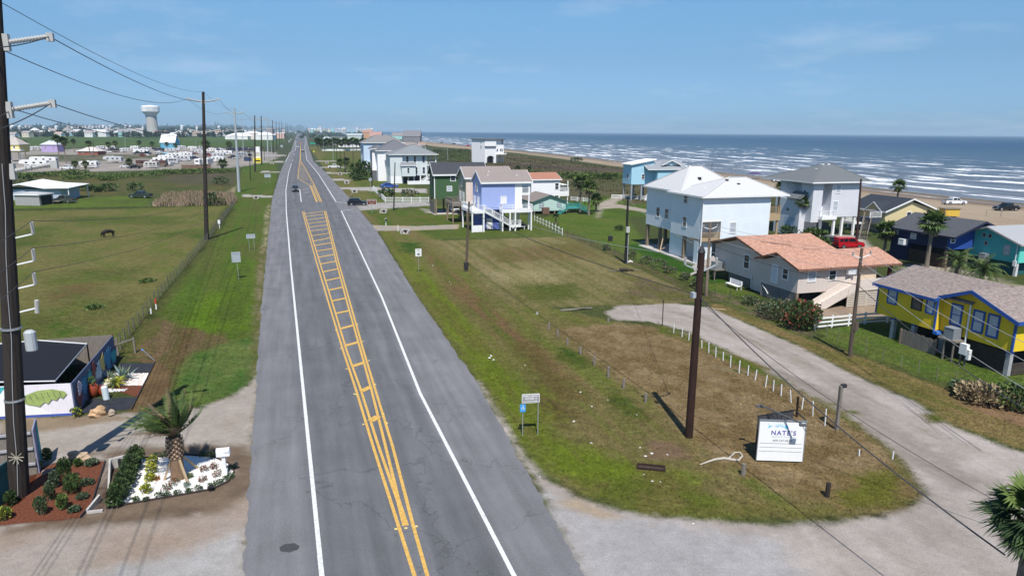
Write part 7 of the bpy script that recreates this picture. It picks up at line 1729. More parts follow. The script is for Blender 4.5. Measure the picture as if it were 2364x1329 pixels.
shrub('hedge_bush', 'wide green bush with palm leaves before the blue-white house', P(838, 414), 6.5, 6.5, .9, [L1, L2, L2], 700, 5, ry=4)
shrub('hedge', 'clipped low hedge in front of the wide green bush', P(826, 416), 6.0, 1.8, .4, [L1, L2], 700, 6, 'hedge', ry=1.2)
shrub('flowering_shrub', 'dark bush with red flowers at the corner of the tan house', P(1846, 757), 1.7, 2.6, .24, [L1, L2, L1, L2, LR], 1500, 7)
shrub('shrub', 'grey-green overgrown bush left of the red-flowered bush', P(1800, 735), 1.9, 1.9, .2, [L1, LG, L2, LB], 1200, 8)
shrub('shrub', 'dark low bush beside the porch of the new blue house', P(1824, 543), 1.8, 1.7, .3, [L1, L2], 600, 9)
shrub('shrub', 'spiky green bush in front of the grey beach house', P(1880, 560), 2.0, 2.2, .5, [L2, L1, L3], 600, 10)
shrub('shrub', 'small green bush beside the black parked car', P(1897, 574), 1.1, 1.6, .4, [L2, L3], 300, 11)
for i, (x, y, r, hh) in enumerate(((1456, 592, .9, 1.0), (1492, 608, 1.1, 1.1), (1520, 618, 1.2, 1.2), (1546, 630, .9, .8), (1580, 645, .8, .8), (1610, 660, .9, .9), (1400, 577, .8, .8), (1730, 703, 1.0, .9), (1765, 720, 1.1, 1.1))):
  shrub('weed_clump', 'scrubby dark weeds growing along the chain link fence', P(x, y), r, hh, .16, [L1, LB, LG, L2], 420, 20 + i, 'weeds', 'weed clumps along the chain link fence', ry=r * .8, stems=False)
shrub('brush_pile', 'heap of dry straw-coloured brush by the wire fence', P(2268, 925), 1.6, 1.1, .3, [LS, LS, LB], 900, 31, 'brush')
shrub('shrub', 'green weeds at the right edge behind the dry brush', P(2345, 935), 1.8, 1.2, .25, [L2, L1, L3], 900, 32); shrub('shrub', 'dark weed bush left of the dry brush', P(2222, 905), .8, .8, .2, [L1, LG], 300, 33)
for i, (x, y, r, hh) in enumerate(((20, 412, 5, 3), (50, 410, 6, 2.6), (85, 408, 6, 2.8), (115, 407, 6, 3), (145, 404, 6, 3), (175, 403, 5, 3.6), (225, 410, 5, 2.6), (262, 412, 6, 2.4), (300, 408, 6, 2.4), (335, 406, 6, 2.6), (372, 403, 5, 3.8), (400, 402, 6, 3.6), (430, 401, 6, 3.6), (460, 400, 6, 3.4), (495, 399, 6, 3.2), (528, 398, 6, 3), (172, 414, 4, 2), (250, 416, 3, 2.4))):
  shrub('marsh_bush', 'bright green bush in the long thicket before the caravan park', P(x, y), r, hh * .5, .5, [L3, L3, L2], 520, 50 + i, 'bush', 'green bushes along the thicket before the caravan park', stems=False)
for i, (x, y, r) in enumerate(((190, 440, 2), (212, 441, 1.5), (254, 442, 2.4), (313, 440, 2.2), (510, 426, 2.6), (10, 430, 3), (60, 428, 3), (228, 443, 1.2))):
  shrub('marsh_shrub', 'isolated dark shrub dotting the marsh grass', P(x, y), r, r * .95, .5, [L1, L2], 240, 80 + i, 'shrub', 'isolated shrubs dotting the marsh', stems=False)
shrub('shrub', 'dark bush beside the reeds behind the tall pole', P(493, 474), 2.4, 3.0, .4, [L1, L2], 500, 95)
for x, y, lab in ((340, 652, 'leafy green weed patch in the pasture, nearer the fence'), (217, 712, 'leafy green weed patch in the pasture, nearer the camera')): shrub('weed_patch', lab, P(x, y), .8, .3, .25, [L2, L3], 160, 97 + x, 'weeds', stems=False)
shrub('shrub', 'round dark shrub on the mown grass by the new blue house', P(1430, 532), .9, .9, .25, [L1, L2], 260, 99)
shrub('shrub', 'leafy shrub at the bottom of the blue car driveway', P(893, 457), 2.2, 2.4, .5, [L1, L2], 320, 101); shrub('shrub', 'purple-grey shrub before the white fence of the pale grey house', P(945, 456), 2.6, 2.2, .4, [LB, LG, L1], 380, 102)
for i, (x, y, r) in enumerate(((1100, 374, 3), (1230, 405, 3), (1330, 372, 4), (1040, 352, 6), (1070, 352, 6), (1010, 352, 5))): shrub('dune_shrub', 'low green shrub in the dune grass', P(x, y), r, r * .5, .7, [L1, L2], 260, 110 + i, 'shrub', 'low shrubs in the dune grass', stems=False)
for i, (x, y) in enumerate(((1310, 412), (1345, 412), (1380, 413), (1415, 413))): shrub('reed_bed', 'bright green reed bed below the timber bulkhead', P(x, y), 6, 2.0, .7, [L3, L3, L2], 520, 120 + i, 'reeds', 'green reeds below the timber bulkhead', ry=3, stems=False)
def reeds():
  rng = np.random.default_rng(9); poly = pu([(352, 477), (372, 462), (395, 452), (430, 449), (490, 450), (540, 452), (545, 470), (530, 474), (420, 476)])
  a = np.array(poly); n = 9000
  u = rng.uniform(a[:, 0].min(), a[:, 0].max(), n * 3); v = rng.uniform(a[:, 1].min(), a[:, 1].max(), n * 3)
  k = sdist(u, v, poly) > 0; u, v = u[k][:n], v[k][:n]; n = len(u)
  x = UU.x * u + VV.x * v; y = UU.y * u + VV.y * v; hh = .8 + 2.0 * rng.random(n) * fbm(u / 6, v / 3, 2); an = rng.random(n) * 6.28; w = .05 + .05 * rng.random(n)
  p = np.stack([np.stack([x - np.cos(an) * w, y - np.sin(an) * w, 0 * x], 1), np.stack([x + np.cos(an) * w, y + np.sin(an) * w, 0 * x], 1), np.stack([x + rng.normal(0, .35, n), y + rng.normal(0, .35, n), hh], 1)], 1).reshape(-1, 3)
  c = np.array(C(214, 186, 158))[None] * (.55 + .8 * rng.random(n))[:, None]; g = rng.random(n) < .28; c[g] = np.array(C(100, 110, 60))
  o = npmesh('reeds', p, np.arange(n * 3).reshape(-1, 3), bpy.data.materials['grass_blade'], np.repeat(c, 3, 0)); o['kind'] = 'stuff'; o['label'] = 'tall dry tan reeds by the pasture'
reeds()
def dune_grass():
  rng = np.random.default_rng(5); n = 26000
  u = rng.uniform(150, 620, n); v = rng.uniform(62, 158, n); col, gr, kd, _ = paint(u, v); k = (kd == 0) & (fbm(u / 9, v / 5, 5) > .45); u, v, col = u[k], v[k], col[k]; n = len(u)
  x = UU.x * u + VV.x * v; y = UU.y * u + VV.y * v; an = rng.random(n) * 6.28; w = .12 + .15 * rng.random(n); hh = .3 + .6 * rng.random(n)
  p = np.stack([np.stack([x - np.cos(an) * w, y - np.sin(an) * w, 0 * x], 1), np.stack([x + np.cos(an) * w, y + np.sin(an) * w, 0 * x], 1), np.stack([x + rng.normal(0, .2, n), y + rng.normal(0, .2, n), hh], 1)], 1).reshape(-1, 3)
  o = npmesh('dune_grass', p, np.arange(n * 3).reshape(-1, 3), bpy.data.materials['grass_blade'], np.repeat(col * (.6 + .7 * rng.random(n))[:, None], 3, 0)); o['kind'] = 'stuff'
dune_grass()
# ------------------------------------------------------------------ bodies grown on a skeleton
def skin(name, joints, edges, m, parent=None, root=0, sub=1):
  me = bpy.data.meshes.new(name); me.from_pydata([j[0] for j in joints], edges, []); o = bpy.data.objects.new(name, me); COL.objects.link(o)
  md = o.modifiers.new('s', 'SKIN'); md.use_smooth_shade = True
  for i, j in enumerate(joints): me.skin_vertices[0].data[i].radius = (j[1], j[2] if len(j) > 2 else j[1])
  me.skin_vertices[0].data[root].use_root = True
  o.modifiers.new('d', 'SUBSURF').levels = sub; o.modifiers['d'].render_levels = sub
  bpy.context.view_layer.update()
  m2 = bpy.data.meshes.new_from_object(o.evaluated_get(bpy.context.evaluated_depsgraph_get())); bpy.data.objects.remove(o)
  m2.name = name; m2.materials.clear(); m2.materials.append(m); r = bpy.data.objects.new(name, m2); COL.objects.link(r); r.parent = parent
  return r
COW = mat('cow_hide', (.010, .009, .009), .7, .3, 3)
J = [((0, 0, 1.05), .42, .36), ((.5, 0, 1.08), .42, .36), ((.85, 0, 1.02), .32, .28), ((1.08, 0, .78), .2, .18), ((1.18, 0, .48), .16, .14), ((1.26, 0, .24), .1, .09), ((-.5, 0, 1.06), .36, .31), ((-.85, 0, 1.1), .26, .27),
   ((.72, .2, .72), .13), ((.70, .2, .4), .075), ((.72, .2, .05), .06), ((.72, -.2, .72), .13), ((.78, -.2, .4), .075), ((.80, -.2, .05), .06),
   ((-.72, .21, .78), .17), ((-.86, .21, .42), .08), ((-.80, .21, .05), .06), ((-.72, -.21, .78), .17), ((-.78, -.21, .42), .08), ((-.72, -.21, .05), .06), ((-1.06, 0, 1.0), .05), ((-1.1, 0, .5), .03), ((1.1, .24, .72), .04, .05), ((1.1, -.24, .72), .04, .05)]
c = skin('cow', J, [(0, 1), (1, 2), (2, 3), (3, 4), (4, 5), (0, 6), (6, 7), (2, 8), (8, 9), (9, 10), (2, 11), (11, 12), (12, 13), (7, 14), (14, 15), (15, 16), (7, 17), (17, 18), (18, 19), (7, 20), (20, 21), (3, 22), (3, 23)], COW)
c.location = P(251, 547); c.rotation_euler = (0, 0, R(228)); c.scale = (.9, .9, .9); tag(c, 'black cow grazing with lowered head in the pasture', 'cow')
def person(label, loc, rz, shirt, legs, sx=1):
  sk = mat('skin_tone', (.45, .28, .2), .6)
  J = [((0, 0, .95), .14, .10), ((0, 0, 1.2), .14, .10), ((0, 0, 1.42), .15, .09), ((0, 0, 1.53), .05), ((0, 0, 1.66), .095, .1), ((.19, 0, 1.4), .06), ((.26, .02, 1.12), .045), ((.27, .1, .88), .035), ((-.19, 0, 1.4), .06), ((-.26, .02, 1.12), .045), ((-.27, .1, .88), .035),
     ((.09, 0, .86), .095), ((.1, .04, .48), .065), ((.1, 0, .07), .05), ((.1, .14, .04), .04), ((-.09, 0, .86), .095), ((-.1, -.02, .48), .065), ((-.1, -.06, .07), .05), ((-.1, .08, .04), .04)]
  p = skin('person', J, [(0, 1), (1, 2), (2, 3), (3, 4), (2, 5), (5, 6), (6, 7), (2, 8), (8, 9), (9, 10), (0, 11), (11, 12), (12, 13), (13, 14), (0, 15), (15, 16), (16, 17), (17, 18)], sk)
  p.location = loc; p.rotation_euler = (0, 0, rz); tag(p, label, 'person')
  s_ = skin('shirt', [((0, 0, .98), .16, .12), ((0, 0, 1.2), .16, .12), ((0, 0, 1.4), .165, .105), ((.2, 0, 1.39), .075), ((.24, .01, 1.2), .065), ((-.2, 0, 1.39), .075), ((-.24, .01, 1.2), .065)], [(0, 1), (1, 2), (2, 3), (3, 4), (2, 5), (5, 6)], shirt, p)
  skin('trousers', [((0, 0, .95), .16, .115), ((.09, 0, .82), .105), ((.1, .04, .46), .078), ((-.09, 0, .82), .105), ((-.1, -.02, .46), .078)], [(0, 1), (1, 2), (0, 3), (3, 4)], legs, p)
  mb = MB(); mb.tube([(0, -.02, 1.66), (0, -.02, 1.72), (0, -.01, 1.77)], [.105, .1, .04], 8); mb.build('hair', mat('hair_dark', (.03, .02, .015), .8), p)
DB = mat('cloth_dark', (.03, .03, .04), .9); LBc = mat('cloth_blue', (.15, .35, .5), .9)
person('person in dark clothes standing on the beach by the white car', P(1819, 421), 0, DB, DB); person('person in a pale blue top beside the black pickup', P(2351, 487), 2, LBc, DB)
for x, y, lab, c_ in ((1737, 413, 'dark purple beach tent on the sand, left of the pair', (.07, .04, .12)), (1747, 413.5, 'dark purple beach tent on the sand, right of the pair', (.09, .05, .14))):
  t = thing('beach_tent', lab, 'tent', P(x, y), 0); mb = MB(); mb.add([(-1.5, -1.5, 2.0), (1.5, -1.5, 2.0), (1.5, 1.5, 2.0), (-1.5, 1.5, 2.0), (0, 0, 2.7)], [(0, 1, 4), (1, 2, 4), (2, 3, 4), (3, 0, 4), (3, 2, 1, 0)]); mb.build('canopy', mat('tent_cloth_%d' % x, c_, .8), t)
  for a in (-1.4, 1.4):
    for b_ in (-1.4, 1.4): mb = MB(); mb.bar((a, b_, 0), (a, b_, 2.02), .08); mb.build('leg', MET, t)
t = thing('yellow_kiosk', 'small yellow lifeguard box on the edge of the sand', 'kiosk', P(2190, 500), R(6)); mb = MB(); mb.box(-1.7, 1.7, -1, 1, .2, 1.8); mb.build('body', mat('kiosk_yellow', (.60, .40, .06), .7, .1, lines=(2, .3, .2, 0)), t); mb = MB(); mb.box(-2.0, 1.9, -1.2, 1.2, 1.8, 1.9); mb.build('roof', WOOD, t); mb = MB(); mb.bar((-2.0, -1.1, 0), (-2.0, -1.1, 1.8), .1); mb.build('post', WOOD, t)
# ------------------------------------------------------------------ the near left corner: mural fence, garden beds
PINKW = mat('mural_white', (.74, .70, .74), .75, .05, lines=(0, .22, .12, 0)); MBLU = mat('mural_blue', (.10, .12, .20), .8, .25, 1.2); MTEAL = mat('mural_teal', (.05, .34, .36), .8, .15, 3); MORG = mat('mural_orange', (.70, .38, .08), .8, .15, 3)
MGRN = mat('mural_leaf_green', (.30, .38, .12), .8, .25, 4); MGR2 = mat('mural_leaf_dark', (.12, .17, .06), .8, .2); MLIL = mat('mural_lilac', (.55, .47, .56), .8, .1); MRED = mat('mural_rust', (.22, .06, .05), .8, .2); MCYN = mat('mural_cyan', (.06, .22, .36), .8, .2); MYEL = mat('mural_yellow', (.55, .42, .14), .8, .2); MSKY = mat('mural_pale', (.34, .44, .52), .8, .1)
A0_, B0_, C0_ = P(-120, 972), P(174, 957), P(267, 834)
hB = hgt(B0_, 884)
def wallthing(name, label, a, b, h, m, th=.06, cat='fence'):
  d = b - a; t = thing(name, label, cat, a, math.atan2(d.y, d.x)); L = d.length
  mb = MB(); mb.box(0, L, -th, 0, 0, h); return t, L, mb.build('boards', m, t)
def shape(parent, name, pts, m, y=-.07, th=.012):
  mb = MB(); n = len(pts); v = [(x, y, z) for x, z in pts] + [(x, y - th, z) for x, z in pts]
  mb.add(v, [tuple(range(n)), tuple(range(2 * n - 1, n - 1, -1))] + [(i, (i + 1) % n, n + (i + 1) % n, n + i) for i in range(n)]); return fixn(mb.build(name, m, parent))
t, L, pn = wallthing('mural_fence', 'white board fence with a painted banana leaf mural', A0_, B0_, hB, PINKW)
mb = MB(); mb.box(0, L, -.09, -.061, 0, .16); mb.build('skirting', mat('mural_base_blue', (.06, .10, .36), .7), t)
for k in range(int(L / .28)): pass
shape(pn, 'painted_shape', [(L - 4.6, .17), (L - 1.3, .17), (L - 2.9, 1.15), (L - 3.7, hB - .02), (L - 4.6, hB - .02)], SGN); shape(pn, 'painted_shape', [(0, .6), (L - 4.75, .75), (L - 3.65, hB - .03), (0, hB - .03)], MTEAL, -.083); shape(pn, 'painted_shape', [(0, .17), (L - 4.7, .17), (L - 5.2, .6), (L - 6.0, .8), (0, .8)], MORG, -.096)
leaf = [(L - 3.1, 1.12), (L - 2.6, 1.38), (L - 1.9, 1.62), (L - 1.1, 1.68), (L - .4, 1.52), (L - .25, 1.36), (L - .5, 1.1), (L - .7, 1.2), (L - .9, .98), (L - 1.15, 1.08), (L - 1.4, .8), (L - 1.6, .92), (L - 1.9, .66), (L - 2.2, .74), (L - 2.5, .78), (L - 2.8, .95)]
leaf = [(x, z * hB / 1.95) for x, z in leaf]; shape(pn, 'painted_leaf', leaf, MGRN, -.11)
for k in range(7): shape(pn, 'leaf_vein', [(L - 2.75 + k * .34, (1.3 + .05 * min(k, 4)) * hB / 1.95), (L - 2.69 + k * .34, (1.3 + .05 * min(k, 4)) * hB / 1.95), (L - 2.5 + k * .33, (.82 + .03 * k) * hB / 1.95)], MGR2, -.124, .006)
t, L, pn = wallthing('mural_fence', 'dark blue board fence with colourful plant mural facing the road', B0_, C0_, hB, MBLU)
for k, (x0, x1, z0, z1, mm) in enumerate(((.2, 1.2, .1, 1.3, MRED), (1.0, 2.4, .5, 1.7, MCYN), (2.0, 3.2, .2, 1.6, MTEAL), (2.8, 3.7, .7, 1.85, MRED), (3.3, 4.6, .3, 1.5, MSKY), (4.3, 5.2, .5, 1.75, MYEL), (5.0, 6.6, .2, 1.8, MCYN), (6.2, 7.6, .3, 1.2, MTEAL), (.3, 1.0, .9, 1.8, MLIL))):
  if x0 > L: continue
  cx_, cz_ = (x0 + x1) / 2 * L / 7.6, (z0 + z1) / 2 * hB / 1.95; rx_, rz_ = (x1 - x0) / 2 * L / 7.6, (z1 - z0) / 2 * hB / 1.95
  pts = []
  for q in range(22):
    a = q / 22 * 6.283; rr = 1 - .28 * (q % 2) + .15 * math.sin(3 * a + k)
    pts.append((min(L - .03, max(.03, cx_ + rx_ * rr * math.cos(a))), min(hB - .03, max(.03, cz_ + rz_ * rr * math.sin(a)))))
  shape(pn, 'painted_shape', pts, mm, -.065 - .013 * (k + 1))
t, L, pn = wallthing('board_fence', 'grey weathered board fence at the back of the shaded yard', UV(*uv(C0_)) - VV * 17, C0_, hB * 1.02, WOOD)
mb = MB(); mb.box(L - .02, L + .04, -.1, .1, 0, hB * 1.05); mb.build('end_post', MRED, t)
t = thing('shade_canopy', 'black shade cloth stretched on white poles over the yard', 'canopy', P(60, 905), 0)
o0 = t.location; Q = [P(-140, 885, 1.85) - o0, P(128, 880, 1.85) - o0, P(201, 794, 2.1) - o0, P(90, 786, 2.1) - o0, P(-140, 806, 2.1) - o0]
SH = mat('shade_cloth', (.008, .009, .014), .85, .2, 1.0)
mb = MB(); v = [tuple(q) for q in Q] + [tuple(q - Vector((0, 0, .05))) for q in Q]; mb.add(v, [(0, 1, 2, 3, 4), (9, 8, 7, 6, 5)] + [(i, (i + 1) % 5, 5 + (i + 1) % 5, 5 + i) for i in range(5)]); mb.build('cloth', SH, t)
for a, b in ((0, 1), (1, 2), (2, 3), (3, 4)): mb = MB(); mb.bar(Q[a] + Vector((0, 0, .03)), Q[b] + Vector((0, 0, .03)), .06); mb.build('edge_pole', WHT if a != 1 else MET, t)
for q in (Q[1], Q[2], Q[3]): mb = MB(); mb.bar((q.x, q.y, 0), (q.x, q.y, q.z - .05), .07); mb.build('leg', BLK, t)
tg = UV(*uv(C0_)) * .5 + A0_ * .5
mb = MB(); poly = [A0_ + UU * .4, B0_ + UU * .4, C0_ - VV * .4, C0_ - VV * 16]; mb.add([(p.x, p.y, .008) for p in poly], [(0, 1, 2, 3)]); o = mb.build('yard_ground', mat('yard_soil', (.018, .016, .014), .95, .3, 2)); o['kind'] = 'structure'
shrub('shrub', 'dark foliage under the edge of the shade cloth', P(172, 900) - VV * .6 + UU * 1.2, .8, 1.2, .2, [L1], 300, 131)
w = P(88, 1092); hw_ = hgt(w, 992)
t, L, pn = wallthing('board_fence', 'grey plank fence with pale rails seen from its back', w - VV * 5, w, hw_, WOOD)
for z in (hw_ * .25, hw_ * .6, hw_ * .95): mb = MB(); mb.box(0, L, -.16, -.065, z - .06, z + .06); mb.build('rail', mat('pale_rail', (.36, .36, .38), .8, .1), t)
t, L, pn = wallthing('mural_fence', 'short lilac and teal painted fence end beside the big pole', w + Vector((.02, 0, 0)), P(95, 1062), hw_, mat('mural_lilac_grey', (.26, .26, .36), .8, .2)); shape(pn, 'painted_shape', [(L * .45, .1), (L - .02, .1), (L - .02, hw_ - .05), (L * .6, hw_ - .3)], MTEAL)
t, L, pn = wallthing('painted_fence', 'dark teal painted fence at the left edge', P(-60, 1215), P(34, 1142), 1.9, mat('teal_dark', (.02, .09, .10), .8, .3, 1))
BLKF = mat('weed_fabric', (.025, .028, .04), .9, .35, 3, bump=.02); RMUL = mat('red_mulch', (.13, .042, .02), .95, .5, 9, bump=.05, bscale=30); PEB = [mat('pebble_white', (.78, .75, .71), .8, .1, 5), mat('pebble_cream', (.60, .54, .48), .8, .1, 5), mat('pebble_pink', (.52, .44, .40), .8, .1, 5)]; WPE = mat('white_gravel', (.72, .70, .67), .9, .16, 14, bump=.04, bscale=40)
def sheet(name, pts, m, z, parent, loc):
  mb = MB(); w_ = [P(*q) - loc for q in pts]; mb.add([(p.x, p.y, z) for p in w_], [tuple(range(len(w_)))]); return mb.build(name, m, parent)
def pebbles(pts, n, s0, s1, mats, parent, loc, seed, z0=.01):
  rg = random.Random(seed); poly = [tuple((P(*q) - loc).xy) for q in pts]; a = np.array(poly); mb = MB(); k = 0
  while k < n:
    x, y = rg.uniform(a[:, 0].min(), a[:, 0].max()), rg.uniform(a[:, 1].min(), a[:, 1].max())
    if sdist(np.array([x]), np.array([y]), poly)[0] < .05: continue
    s_ = rg.uniform(s0, s1); an = rg.random() * 6; v = []
    for i in range(5): v.append((x + s_ * rg.uniform(.7, 1.1) * math.cos(an + i * 1.257), y + s_ * rg.uniform(.5, .9) * math.sin(an + i * 1.257), z0))
    v.append((x, y, z0 + s_ * rg.uniform(.4, .8))); mb.add(v, [(i, (i + 1) % 5, 5) for i in range(5)], rg.randrange(len(mats))); k += 1
  o = mb.build('pebbles', mats, parent); o['kind'] = 'stuff'; return o
def edging(pts, m, parent, loc, h=.12, closed=True, name='edging'):
  w_ = [P(*q) - loc for q in pts]; w_ = w_ + [w_[0]] if closed else w_; mb = MB()
  for a, b in zip(w_[:-1], w_[1:]): mb.bar(a + Vector((0, 0, h / 2)), b + Vector((0, 0, h / 2)), .05, h)
  return mb.build(name, m, parent)
loc = P(270, 900); t = thing('garden_bed', 'long garden bed of pebbles, mulch and black fabric below the blue mural', 'garden bed', loc)
sheet('weed_fabric', [(279, 838), (357, 838), (346, 862), (262, 862)], BLKF, .012, t, loc); sheet('weed_fabric', [(212, 920), (316, 917), (298, 945), (182, 954), (196, 935)], BLKF, .016, t, loc)
sheet('gravel', [(262, 862), (346, 862), (330, 890), (224, 890)], PEB[1], .02, t, loc); pebbles([(262, 862), (346, 862), (330, 890), (224, 890)], 900, .05, .12, PEB, t, loc, 1, .022)
sheet('mulch', [(240, 890), (330, 890), (316, 917), (268, 902)], RMUL, .024, t, loc); sheet('mulch', [(270, 874), (308, 870), (306, 878), (276, 886)], RMUL, .055, t, loc)
pebbles([(225, 892), (270, 898), (300, 897), (288, 903), (255, 906), (220, 904)], 300, .04, .09, [PEB[0], mat('pebble_grey', (.42, .44, .46), .8, .1)], t, loc, 2, .026)
edging([(358, 837), (304, 946)], BLK, t, loc, closed=False)
def agave(lab, b, r, n, m, seed, cat='agave', w=.09, el0=1.4, el1=.25):
  t = thing('agave' if cat == 'agave' else 'sago_palm', lab, cat, P(*b)); rg = random.Random(seed); mb = MB()
  for k in range(n):
    el = el0 - (el0 - el1) * k / n + rg.uniform(-.1, .1); az = k * 2.4; ln = r * rg.uniform(.8, 1.1)
    if cat == 'agave':
      d = Vector((math.cos(az) * math.cos(el), math.sin(az) * math.cos(el), math.sin(el))); s_ = d.cross(Vector((0, 0, 1))).normalized() * w * r; mb.add([s_ * .6, d * ln * .45 + s_, d * ln, d * ln * .45 - s_, -s_ * .6], [(0, 1, 2, 3, 4)], rg.randrange(len(m)))
    else: frond(mb, (0, 0, .25), az, el, ln, 1.3, rg, .22, rg.randrange(len(m)), None, 10, 2)
  mb.build('leaves', m, t)
  mb = MB(); mb.tube([(0, 0, 0), (0, 0, .28)], [.14, .11], 8); mb.build('stem', LB, t); return t
agave('pale blue-grey agave in the pebbles by the mural', (283, 876), 1.25, 22, [LA, LG], 1); agave('spiky sago palm in front of the agave', (267, 892), .95, 26, [L2, L3, LY], 2, 'sago palm', el0=1.2, el1=.1); agave('small blue-green agave close to the mural', (252, 873), .7, 12, [LG, LA], 3)
URN = mat('urn_glaze', (.26, .05, .02), .25, .3, 2, spec=.5)
for x, y, s_, lab in ((217, 916, 1.0, 'large red-brown glazed urn by the mural fence'), (238, 913, .72, 'smaller red urn beside the white pipe')):
  t = thing('urn', lab, 'urn', P(x, y)); t.scale = (s_,) * 3; mb = MB(); prof = [(0, .02), (.2, .02), (.33, .3), (.36, .55), (.3, .78), (.2, .9), (.25, .98), (.2, .99), (.16, .9)]
  n = 14; v = [(r * math.cos(2 * math.pi * k / n), r * math.sin(2 * math.pi * k / n), z) for r, z in prof[1:] for k in range(n)]; q = len(prof) - 1
  mb.add(v, [(i * n + k, i * n + (k + 1) % n, (i + 1) * n + (k + 1) % n, (i + 1) * n + k) for i in range(q - 1) for k in range(n)] + [tuple(range(n))[::-1]]); mb.build('body', URN, t, smooth=True)
  for sg in (-1, 1): mb = MB(); mb.tube([(sg * .2, 0, .92), (sg * .38, 0, .86), (sg * .33, 0, .66)], .03, 6); mb.build('handle', URN, t)
  if s_ > .9: foliage('plant', t, 60, .22, .22, .2, 1.1, .16, [L2, L3], 3)
t = thing('vent_pipe', 'pale blue-white utility pipe standing in the garden bed', 'pipe', P(246, 921)); mb = MB(); mb.tube([(0, 0, 0), (-.06, 0, .85), (-.06, 0, .9)], [.2, .2, .15], 14); mb.build('body', mat('pipe_white', (.60, .68, .70), .5, .05), t, smooth=False)
def boulder(lab, b, sx, sy, sz, c, seed):
  rg = random.Random(seed); bm = bmesh.new(); bmesh.ops.create_icosphere(bm, subdivisions=3, radius=1)
  for v in bm.verts:
    q = v.co.copy(); k = 1 + .22 * math.sin(3.1 * q.x + seed) * math.cos(2.7 * q.y + seed) + .12 * math.sin(7 * q.z + q.x * 5) + rg.uniform(-.04, .04)
    v.co = Vector((q.x * sx * k, q.y * sy * k, max(-.05, q.z * sz * k + sz * .5)))
  me = bpy.data.meshes.new('boulder'); bm.to_mesh(me); bm.free(); me.materials.append(mat('boulder_%d' % seed, c, .9, .35, 3, bump=.05, bscale=6, stretch=(1, 1, 4))); o = bpy.data.objects.new('boulder', me); COL.objects.link(o); o.location = P(*b); o.rotation_euler = (0, 0, seed); return tag(o, lab, 'boulder')
boulder('tan sandstone boulder at the corner of the mural bed', (228, 960), .52, .3, .4, (.46, .30, .17), 1); boulder('smaller grey-tan boulder right of the sandstone boulder', (258, 957), .3, .2, .22, (.34, .27, .2), 2); boulder('flat layered boulder at the top of the mulch bed', (184, 1060), .62, .3, .3, (.42, .31, .21), 3); boulder('small flat rock half hidden by the big pole shadow', (112, 1090), .35, .2, .12, (.26, .19, .15), 4)
shrub('shrub', 'small leafy bush at the corner of the white mural fence', P(176, 962), .32, .6, .12, [L1, L2, LY], 160, 133)
MB_ = [(0, 1212), (78, 1204), (186, 1194), (212, 1166), (243, 1066), (170, 1056), (92, 1082), (58, 1150), (0, 1190)]
loc = P(120, 1140); t = thing('mulch_bed', 'red mulch bed around the foot of the big pole', 'garden bed', loc); sheet('mulch', MB_, RMUL, .012, t, loc); edging([(186, 1195), (212, 1166), (243, 1066)], BLK, t, loc, closed=False)
for i, (x, y, r, hh, mm, lab) in enumerate(((152, 1112, .45, 1.6, [L1, L2], 'tall dark juniper in the middle of the mulch bed'), (128, 1125, .32, 1.1, [L1, LG], 'dark juniper left of the tall one'), (116, 1155, .36, 1.1, [L1, LG, L2], 'blue-green juniper in front, upper of two'), (96, 1188, .38, 1.1, [L1, LG, L2], 'blue-green juniper in front, lower of two'), (146, 1174, .32, .9, [L2, L3], 'bright green feathery bush at the front of the mulch bed'), (170, 1130, .6, 1.0, [L2, L1, L3], 'spreading green bush right of the tall juniper'), (165, 1140, .5, .7, [L1, L2], 'dark spreading bush below the tall juniper'), (180, 1076, .3, .5, [L2, L3], 'small bright bush below the flat boulder'), (212, 1074, .45, .4, [L1, LG], 'low dark plant at the top right of the mulch bed'), (202, 1118, .4, .35, [LG, L1], 'low grey plant, middle of the right mulch edge'), (190, 1150, .35, .3, [LG, L1], 'low grey plant, lower right mulch edge'), (172, 1180, .35, .28, [LG, L1], 'low grey plant at the bottom corner of the mulch bed'), (108, 1062, .35, .8, [L2, L3], 'light green leafy plant beside the lilac fence'), (86, 1082, .3, .6, [L3, LY], 'yellow-green plant beside the lilac fence'), (26, 1165, .35, .9, [L2, L1], 'green bush against the teal fence'), (12, 1198, .4, .7, [L2, LY, L3], 'mixed yellow and green plants at the left edge'))):
  shrub('juniper' if 'juniper' in lab else 'garden_shrub', lab, P(x, y), r * .68, hh * .85, .085, mm, int(380 + 300 * hh), 140 + i, 'shrub', up=1.6 if 'juniper' in lab else .4)
loc = P(262, 1120); t = thing('culvert', 'concrete culvert with a dark arched mouth between the two garden beds', 'culvert', loc, 0)
a, b, c2, d = (P(q[0], q[1]) - loc for q in ((254, 1082), (292, 1072), (248, 1128), (276, 1128)))
mb = MB(); mb.bar(a + Vector((0, 0, .28)), b + Vector((0, 0, .28)), .16, .56); mb.build('headwall', CONC, t)
mb = MB(); mb.add([tuple(a), tuple(c2), tuple(a + Vector((0, 0, .55))), tuple(a + Vector((.1, 0, 0))), tuple(c2 + Vector((.1, 0, 0))), tuple(a + Vector((.1, 0, .55)))], [(0, 1, 2), (5, 4, 3), (0, 2, 5, 3), (1, 4, 5, 2)]); mb.build('wing_wall', CONC, t)
m_ = a.lerp(b, .62); dr = (b - a).normalized(); mb = MB(); mb.tube([m_ + Vector((0, 0, .24)) + UU * -.06, m_ + Vector((0, 0, .24)) - UU * .11], .24, 14); mb.build('pipe_mouth', DARK, t)
